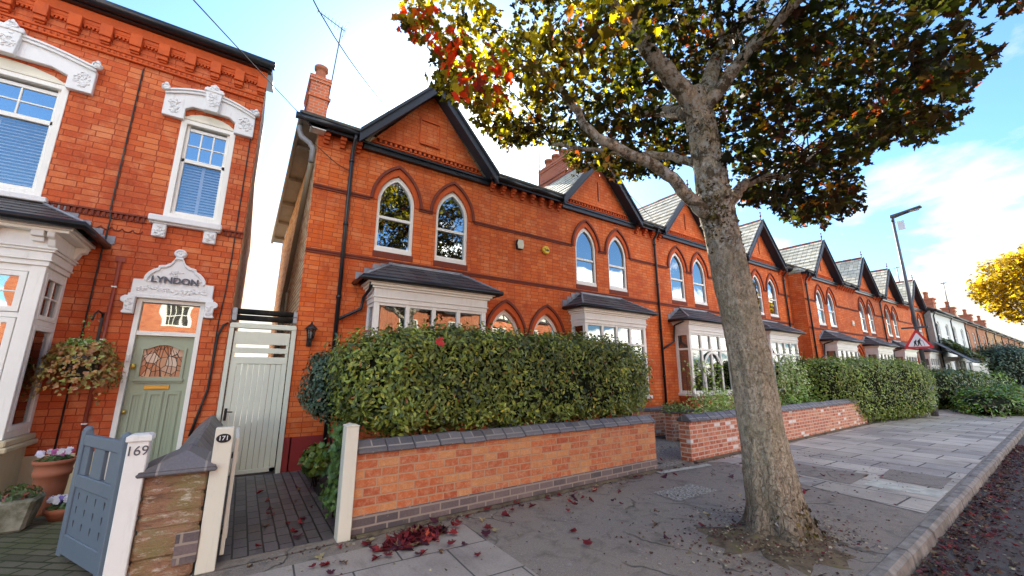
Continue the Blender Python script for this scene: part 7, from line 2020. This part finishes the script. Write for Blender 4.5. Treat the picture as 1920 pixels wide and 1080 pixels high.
for i in range(19):
    m.box(36.95 + i * .25, 37.03 + i * .25, 5.16, 5.24, 1.35, 2.15)
m.box(36.9, 41.5, 5.15, 5.25, 1.25, 1.36)
m.build('balustrade', 'white_paint', t)
n = 900
pos = np.stack([rng.uniform(38.6, 41.6, n), rng.uniform(5.0, 6.6, n), 0 * rng.uniform(0, 1, n)], 1)
pos[:, 2] = 2.45 + (pos[:, 1] - 5.1) * .82 + rng.uniform(0, .35, n) - np.where(rng.uniform(0, 1, n) > .6, rng.uniform(0, 1.6, n), 0) * (pos[:, 1] < 5.5)
leaf_mesh('ivy', OVAL, pos, np.tile((0, -.5, .8), (n, 1)), rng.uniform(.14, .26, n), pick_cols(n, YEW), 'hedge_leaf_mat', t, spread=.6)

# ================================================================== street tree in the distance, yellow
yt = thing('yellow_tree', 'golden yellow street tree at the far right of the pavement', 'tree', (27.9, 1.75, 0))
MB().tube(spline([(27.9, 1.75, 0), (27.85, 1.75, 2.2), (27.8, 1.75, 4.2), (28.0, 1.7, 5.6)], 5), .22, 12, r1=.07).build('trunk', 'bark', yt)
pos, nr = [], []
for i in range(150):
    u = rand_unit(1)[0] * random.random() ** .45
    c = np.array((28.9, 1.62, 5.55)) + u * np.array((2.5, 1.95, 1.6))
    if c[2] < 3.6:
        continue
    n = 70
    v = rand_unit(n)
    pos.append(c + v * rng.uniform(.3, 1, (n, 1)) * .42)
    nr.append(v + np.array((0, 0, .6)))
pos, nr = np.concatenate(pos), np.concatenate(nr)
n = len(pos)
leaf_mesh('crown', MAPLE, pos, nr, rng.uniform(.11, .19, n), pick_cols(n, [(4, (.27, .215, .04)), (3, (.21, .175, .04)), (2, (.33, .27, .06)), (1.8, (.12, .105, .03))], .25), 'maple_leaf_mat', yt, spread=.8)
br = MB()
for i in range(14):
    a = random.uniform(0, 2 * PI)
    br.tube(spline([(27.8, 1.75, 3.4 + .1 * i), (28.4 + 1.0 * math.cos(a), 1.7 + .8 * math.sin(a), 4.4 + .12 * i), (28.4 + 2.0 * math.cos(a), 1.7 + 1.5 * math.sin(a), 5.0 + .11 * i)], 4), .05, 6, r1=.012)
br.build('branches', 'bark', yt)

# ================================================================== houses across the street (behind the viewer; seen in the window glass)
for i, (lab, x0) in enumerate((('red brick house across the street with half-timbered gable, seen in the door fanlight', -9.2), ('red brick house across the street reflected in the first bay', -1.0),
                               ('brick house across the street reflected in the far bays', 7.2), ('brick house across the street, down the road', 15.4))):
    t = thing('brick_house', lab, 'house', (x0 + 4, -13, 0), group='sunlit houses across the street')
    Tm = lambda p, x0=x0: Vector((x0 + 8.0 - p[0], -13 - p[1], p[2]))
    nb = lambda: MB(Tm)
    ho = [[(c - .6, z), (c + .6, z), (c + .6, z + 1.5), (c - .6, z + 1.5)] for c in (2.2, 5.8) for z in (1.0, 3.9)]
    nb().wall([(0, 0), (8, 0), (8, 6.0), (0, 6.0)], ho, 0, .12).build('wall', 'opposite_brick', t)
    for h_ in ho:
        (xa, za), (xb, _), (_, zb_), _ = h_
        f = nb().ring(h_, [(xa + .12, za + .12), (xb - .12, za + .12), (xb - .12, zb_ - .12), (xa + .12, zb_ - .12)], -.02, .1)
        for q in range(1, 4):
            f.box(xa + (xb - xa) * q / 4 - .02, xa + (xb - xa) * q / 4 + .02, .02, .08, za + .1, zb_ - .1)
        f.box(xa + .1, xb - .1, .02, .08, za + .72, za + .78)
        fo = f.build('window', 'cream_paint', t)
        nb().box(xa + .1, xb - .1, .07, .08, za + .1, zb_ - .1).build('pane', 'room_dark', fo)
    gbm = nb().prism([(.6, 6.0), (7.4, 6.0), (4.0, 9.0)], -.12, .0)
    gbm.build('gable', 'cream_paint', t)
    tb = nb()
    for q in range(9):
        xq = 1.0 + q * .75
        hq = max(.2, 3.0 * (1 - abs(xq - 4) / 3.4))
        tb.box(xq - .09, xq + .09, -.15, -.121, 6.0, 6.0 + hq * .95)
    tb.box(.6, 7.4, -.16, -.121, 5.95, 6.15).box(2.2, 5.8, -.155, -.121, 7.3, 7.45)
    tb.build('timber_framing', 'timber_black', t)
    r = nb().slabq((8.2, -.4, 5.9), (-.2, -.4, 5.9), (-.2, 4, 8.8), (8.2, 4, 8.8), .06) if False else nb().rows((-.2, -.1, 6.0), (8.2, -.1, 6.0), (8.2, 4, 8.6), (-.2, 4, 8.6), 8, t=.03)
    r.build('roof', 'chimney_brick', t)

# ================================================================== fallen leaves
RED = [(4, (.17, .018, .022)), (3, (.11, .014, .025)), (2, (.26, .035, .03)), (1.5, (.07, .018, .03)), (.5, (.36, .07, .03))]
n = 210
a = rng.uniform(0, 2 * PI, n)
q = rng.uniform(0, 1, n) ** .7
pos = np.stack([1.57 + .30 * q * np.cos(a) + .10 * q * np.sin(a), 4.03 + .17 * q * np.sin(a), .015 + .065 * (1 - q) * rng.uniform(.1, 1, n)], 1)
o = leaf_mesh('leaf_heap', MAPLE, pos, np.tile((0, 0, 1.), (n, 1)), rng.uniform(.05, .115, n), pick_cols(n, RED + [(1.2, (.06, .03, .03)), (.7, (.30, .20, .09))], .35), 'ground_leaf_mat', spread=.6, curl=.9, loc=(1.57, 4.03, 0))
tag(o, None, None, None, 'stuff')
LK = [('dry brown curled leaf lying on the pavement', (.16, .085, .04)), ('dark red maple leaf lying on the pavement', (.16, .018, .022)), ('purple-brown maple leaf lying on the pavement', (.075, .018, .03)), ('crimson maple leaf lying on the pavement', (.27, .03, .03)),
      ('pale yellowish leaf lying on the pavement', (.42, .34, .16))]
protos = {}
spots = []
for _ in range(26):
    spots.append((random.gauss(1.75, .42), random.gauss(3.85, .16)))
for _ in range(14):
    spots.append((random.gauss(.95, .22), random.gauss(3.98, .12)))
for _ in range(16):
    spots.append((random.uniform(.15, .95), random.uniform(4.5, 6.6)))
for _ in range(34):
    x = random.uniform(2.2, 7.0)
    spots.append((x, 4.30 + .037 * (x - 1.06) - abs(random.gauss(0, .16))))
for _ in range(44):
    spots.append((random.uniform(2.0, 8.8), random.uniform(2.3, 4.2)))
for _ in range(16):
    spots.append((random.uniform(6.2, 8.6), random.uniform(4.8, 6.3)))
for _ in range(30):
    x = random.uniform(4.8, 9.5)
    spots.append((x, kerb_y(x) - abs(random.gauss(.12, .22)) - .05))
for k_, (x, y) in enumerate(spots):
    if (x - TX) ** 2 + (y - TY) ** 2 < .25 or (y > kerb_y(x) - .03 and y < kerb_y(x) + .16):
        continue
    if 4.30 + .037 * (x - 1.06) < y < 4.75 and not (.1 < x < .9 or 6.1 < x < 6.9):
        continue
    z = .012 if y > kerb_y(x) else -.112
    ty = random.choices(range(5), (2, 5, 4, 3, 1.2))[0]
    var = random.randrange(3)
    key = (ty, var)
    if key not in protos:
        o = leaf_mesh('maple_leaf', MAPLE, np.array([(0, 0, 0.)]), np.array([(0, 0, 1.)]), .115 * (.8 if ty in (0, 4) else 1), np.array([LK[ty][1]]), 'ground_leaf_mat', spread=.12, curl=(.4, 1.3, -.6)[var])
        protos[key] = o
    else:
        o = protos[key].copy()
        COL.objects.link(o)
    o.location = (x, y, z + .012)
    o.rotation_euler = (random.uniform(-.2, .2), random.uniform(-.2, .2), random.uniform(0, 6.28))
    s_ = random.uniform(.45, 1.0) * (1 if y > kerb_y(x) else .7)
    o.scale = (s_, s_, s_)
    tag(o, LK[ty][0] if y > kerb_y(x) else LK[ty][0].replace('on the pavement', 'in the gutter of the road'), 'leaf', 'fallen maple leaves')
# small crumbs and bits around the tree and along the gutter
n = 6000
sel = rng.uniform(0, 1, n)
px = np.where(sel < .45, TX + rng.normal(0, .55, n), rng.uniform(.2, 10, n))
py = np.where(sel < .45, TY + rng.normal(0, .40, n), np.where(sel < .72, kerb_y(px) - np.abs(rng.normal(.05, .35, n)) - .02, np.where(sel < .84, 4.36 + .037 * (px - 1.06) - np.abs(rng.normal(0, .07, n)), rng.uniform(1.7, 4.35, n))))
ok = (py > kerb_y(px) + .17) | (py < kerb_y(px) - .02)
px, py = px[ok], py[ok]
n = len(px)
pz = np.where(py > kerb_y(px), .008, -.114) + np.where((px - TX) ** 2 + (py - TY) ** 2 < .5, .05, 0)
o = leaf_mesh('leaf_litter', OVAL, np.stack([px, py, pz], 1), np.tile((0, 0, 1.), (n, 1)), rng.uniform(.006, .034, n), pick_cols(n, [(3, (.10, .05, .03)), (2, (.05, .03, .02)), (2, (.24, .19, .11)), (1, (.42, .36, .25)), (1, (.16, .02, .025))]), 'ground_leaf_mat', spread=.5)
o['kind'] = 'stuff'

# drift of broken leaves and dirt along the foot of the kerb
n = 3600
px = rng.uniform(3.2, 16, n)
py = kerb_y(px) - np.abs(rng.normal(0, .20, n)) - .015
py = np.where(rng.uniform(0, 1, n) < .3, kerb_y(px) - rng.uniform(.02, 1.6, n), py)
o = leaf_mesh('leaf_litter', MAPLE, np.stack([px, py, -.116 + .03 * rng.uniform(0, 1, n) ** 2], 1), np.tile((0, 0, 1.), (n, 1)), rng.uniform(.015, .075, n) * rng.uniform(.5, 1, n), pick_cols(n, [(3, (.12, .06, .035)), (3, (.06, .035, .025)), (2, (.19, .03, .03)), (1.5, (.10, .02, .025)), (1, (.30, .22, .12))], .35), 'ground_leaf_mat', spread=.6, curl=.8)
o['kind'] = 'stuff'

# ================================================================== sky, sun, camera
SUN_AZ, SUN_EL = R(24), R(31)        # azimuth from +Y towards +X
W = bpy.data.worlds.new('World')
SC.world = W
W.use_nodes = True
nt = W.node_tree
nt.nodes.clear()
out = nt.nodes.new('ShaderNodeOutputWorld')
bg = nt.nodes.new('ShaderNodeBackground')
sky = nt.nodes.new('ShaderNodeTexSky')
sky.sky_type = 'NISHITA'
sky.sun_disc = False
sky.sun_elevation = SUN_EL
sky.sun_rotation = SUN_AZ
sky.air_density = 1.
sky.dust_density = .6
sky.ozone_density = 1.5
bg.inputs['Strength'].default_value = .12
nt.links.new(bg.outputs[0], out.inputs[0])


def wn(t, **kw):
    n_ = nt.nodes.new(t)
    for k, v in kw.items():
        setattr(n_, k, v)
    return n_


def wm(op, a, b=0., c=None):
    m = wn('ShaderNodeMath', operation=op)
    for i_, v in enumerate((a, b) if c is None else (a, b, c)):
        if isinstance(v, (int, float)):
            m.inputs[i_].default_value = v
        else:
            nt.links.new(v, m.inputs[i_])
    return m.outputs[0]


tc = wn('ShaderNodeTexCoord')
sx = wn('ShaderNodeSeparateXYZ')
nt.links.new(tc.outputs['Generated'], sx.inputs[0])
# cloud layer: project the view direction on a sheet overhead
den = wm('ADD', wm('MAXIMUM', sx.outputs[2], 0.), .22)
cmb = wn('ShaderNodeCombineXYZ')
nt.links.new(wm('DIVIDE', sx.outputs[0], den), cmb.inputs[0])
nt.links.new(wm('DIVIDE', sx.outputs[1], den), cmb.inputs[1])
mp = wn('ShaderNodeMapping')
mp.inputs['Location'].default_value = CLOUD_LOC
nt.links.new(cmb.outputs[0], mp.inputs[0])
nz = wn('ShaderNodeTexNoise')
nz.inputs['Scale'].default_value = 1.35
nz.inputs['Detail'].default_value = 9
nz.inputs['Roughness'].default_value = .56
nz.inputs['Distortion'].default_value = .25
nt.links.new(mp.outputs[0], nz.inputs['Vector'])
# more cloud low down and, as added fill, high behind the viewer, less high up to the right
dens = nz.outputs['Fac']
low = wm('MULTIPLY', wm('SUBTRACT', .34, sx.outputs[2]), .55)
bk = wm('MAXIMUM', wm('MULTIPLY', sx.outputs[1], -1.), 0.)
hi = wm('MINIMUM', wm('MAXIMUM', wm('MULTIPLY', wm('SUBTRACT', sx.outputs[2], .50), 6.), 0.), 1.)
back = wm('MULTIPLY', wm('ADD', hi, -.25), wm('MULTIPLY', wm('MINIMUM', wm('MULTIPLY', bk, 4.), 1.), .30))
dens = wm('ADD', wm('ADD', dens, low), back)
rp = wn('ShaderNodeValToRGB')
rp.color_ramp.elements[0].position = .50
rp.color_ramp.elements[0].color = (0, 0, 0, 1)
rp.color_ramp.elements[1].position = .60
rp.color_ramp.elements[1].color = (1, 1, 1, 1)
nt.links.new(dens, rp.inputs[0])
# cloud brightness: soft grey bases, bright near the sun; boosted behind the viewer as added fill light
shade = wn('ShaderNodeValToRGB')
shade.color_ramp.elements[0].position = .54
shade.color_ramp.elements[0].color = (1, 1, 1, 1)
shade.color_ramp.elements[1].position = .80
shade.color_ramp.elements[1].color = (.80, .83, .88, 1)
nt.links.new(dens, shade.inputs[0])
gain = wm('ADD', CLOUD_FRONT, wm('MULTIPLY', wm('MAXIMUM', wm('MULTIPLY', sx.outputs[1], -1.), 0.), CLOUD_BACK_FILL))
sund = wn('ShaderNodeVectorMath', operation='DOT_PRODUCT')
sund.inputs[1].default_value = (math.sin(SUN_AZ) * math.cos(SUN_EL), math.cos(SUN_AZ) * math.cos(SUN_EL), math.sin(SUN_EL))
nt.links.new(tc.outputs['Generated'], sund.inputs[0])
halo = wm('POWER', wm('MAXIMUM', sund.outputs['Value'], 0.), 60.)
gain = wm('ADD', gain, wm('MULTIPLY', halo, 8.))
cc = wn('ShaderNodeMix', data_type='RGBA', blend_type='MULTIPLY')
cc.inputs[0].default_value = 1.
nt.links.new(shade.outputs[0], cc.inputs[6])
gc = wn('ShaderNodeCombineColor')
for i_, k_ in enumerate((1.08, 1.02, .86)):
    nt.links.new(wm('MULTIPLY', gain, k_), gc.inputs[i_])
nt.links.new(gc.outputs[0], cc.inputs[7])
mx = wn('ShaderNodeMix', data_type='RGBA')
nt.links.new(wm('MINIMUM', wm('ADD', rp.outputs[0], wm('MULTIPLY', halo, .8)), 1.), mx.inputs[0])
sg_ = wn('ShaderNodeMix', data_type='RGBA', blend_type='MULTIPLY')
sg_.inputs[0].default_value = 1.
sg_.inputs[7].default_value = (*SKY_TINT, 1)
nt.links.new(sky.outputs[0], sg_.inputs[6])
nt.links.new(sg_.outputs[2], mx.inputs[6])
nt.links.new(cc.outputs[2], mx.inputs[7])
nt.links.new(mx.outputs[2], bg.inputs['Color'])

sl = bpy.data.lights.new('sun', 'SUN')
sl.energy = 5.
sl.angle = R(.5)
sl.color = (1., .93, .80)
so_ = bpy.data.objects.new('sun', sl)
COL.objects.link(so_)
sd = Vector((math.sin(SUN_AZ) * math.cos(SUN_EL), math.cos(SUN_AZ) * math.cos(SUN_EL), math.sin(SUN_EL)))
so_.rotation_euler = sd.to_track_quat('Z', 'Y').to_euler()
so_.location = (0, 0, 30)

yaw, pitch, roll = R(33.4466), R(12.1304), R(.2075)
fw = Vector((math.sin(yaw) * math.cos(pitch), math.cos(yaw) * math.cos(pitch), math.sin(pitch)))
rt_ = Vector((math.cos(yaw), -math.sin(yaw), 0))
up_ = rt_.cross(fw)
rr_ = rt_ * math.cos(roll) + up_ * math.sin(roll)
uu_ = -rt_ * math.sin(roll) + up_ * math.cos(roll)
cam = bpy.data.cameras.new('camera')
cam.sensor_width = 36.
cam.lens = 748.8 / 1920 * 36
cam.clip_start = .05
cam.clip_end = 2000
co = bpy.data.objects.new('camera', cam)
COL.objects.link(co)
co.matrix_world = Matrix(((rr_.x, uu_.x, -fw.x, 0), (rr_.y, uu_.y, -fw.y, 0), (rr_.z, uu_.z, -fw.z, 1.55), (0, 0, 0, 1)))
SC.camera = co
SC.view_settings.view_transform = 'Standard'
SC.view_settings.look = 'None'
SC.view_settings.gamma = 1.
SC.view_settings.exposure = EXPOSURE
SC.cycles.max_bounces = 8
SC.cycles.transparent_max_bounces = 12
SC.cycles.sample_clamp_indirect = 6.
SC.cycles.caustics_reflective = False
SC.cycles.use_denoising = True
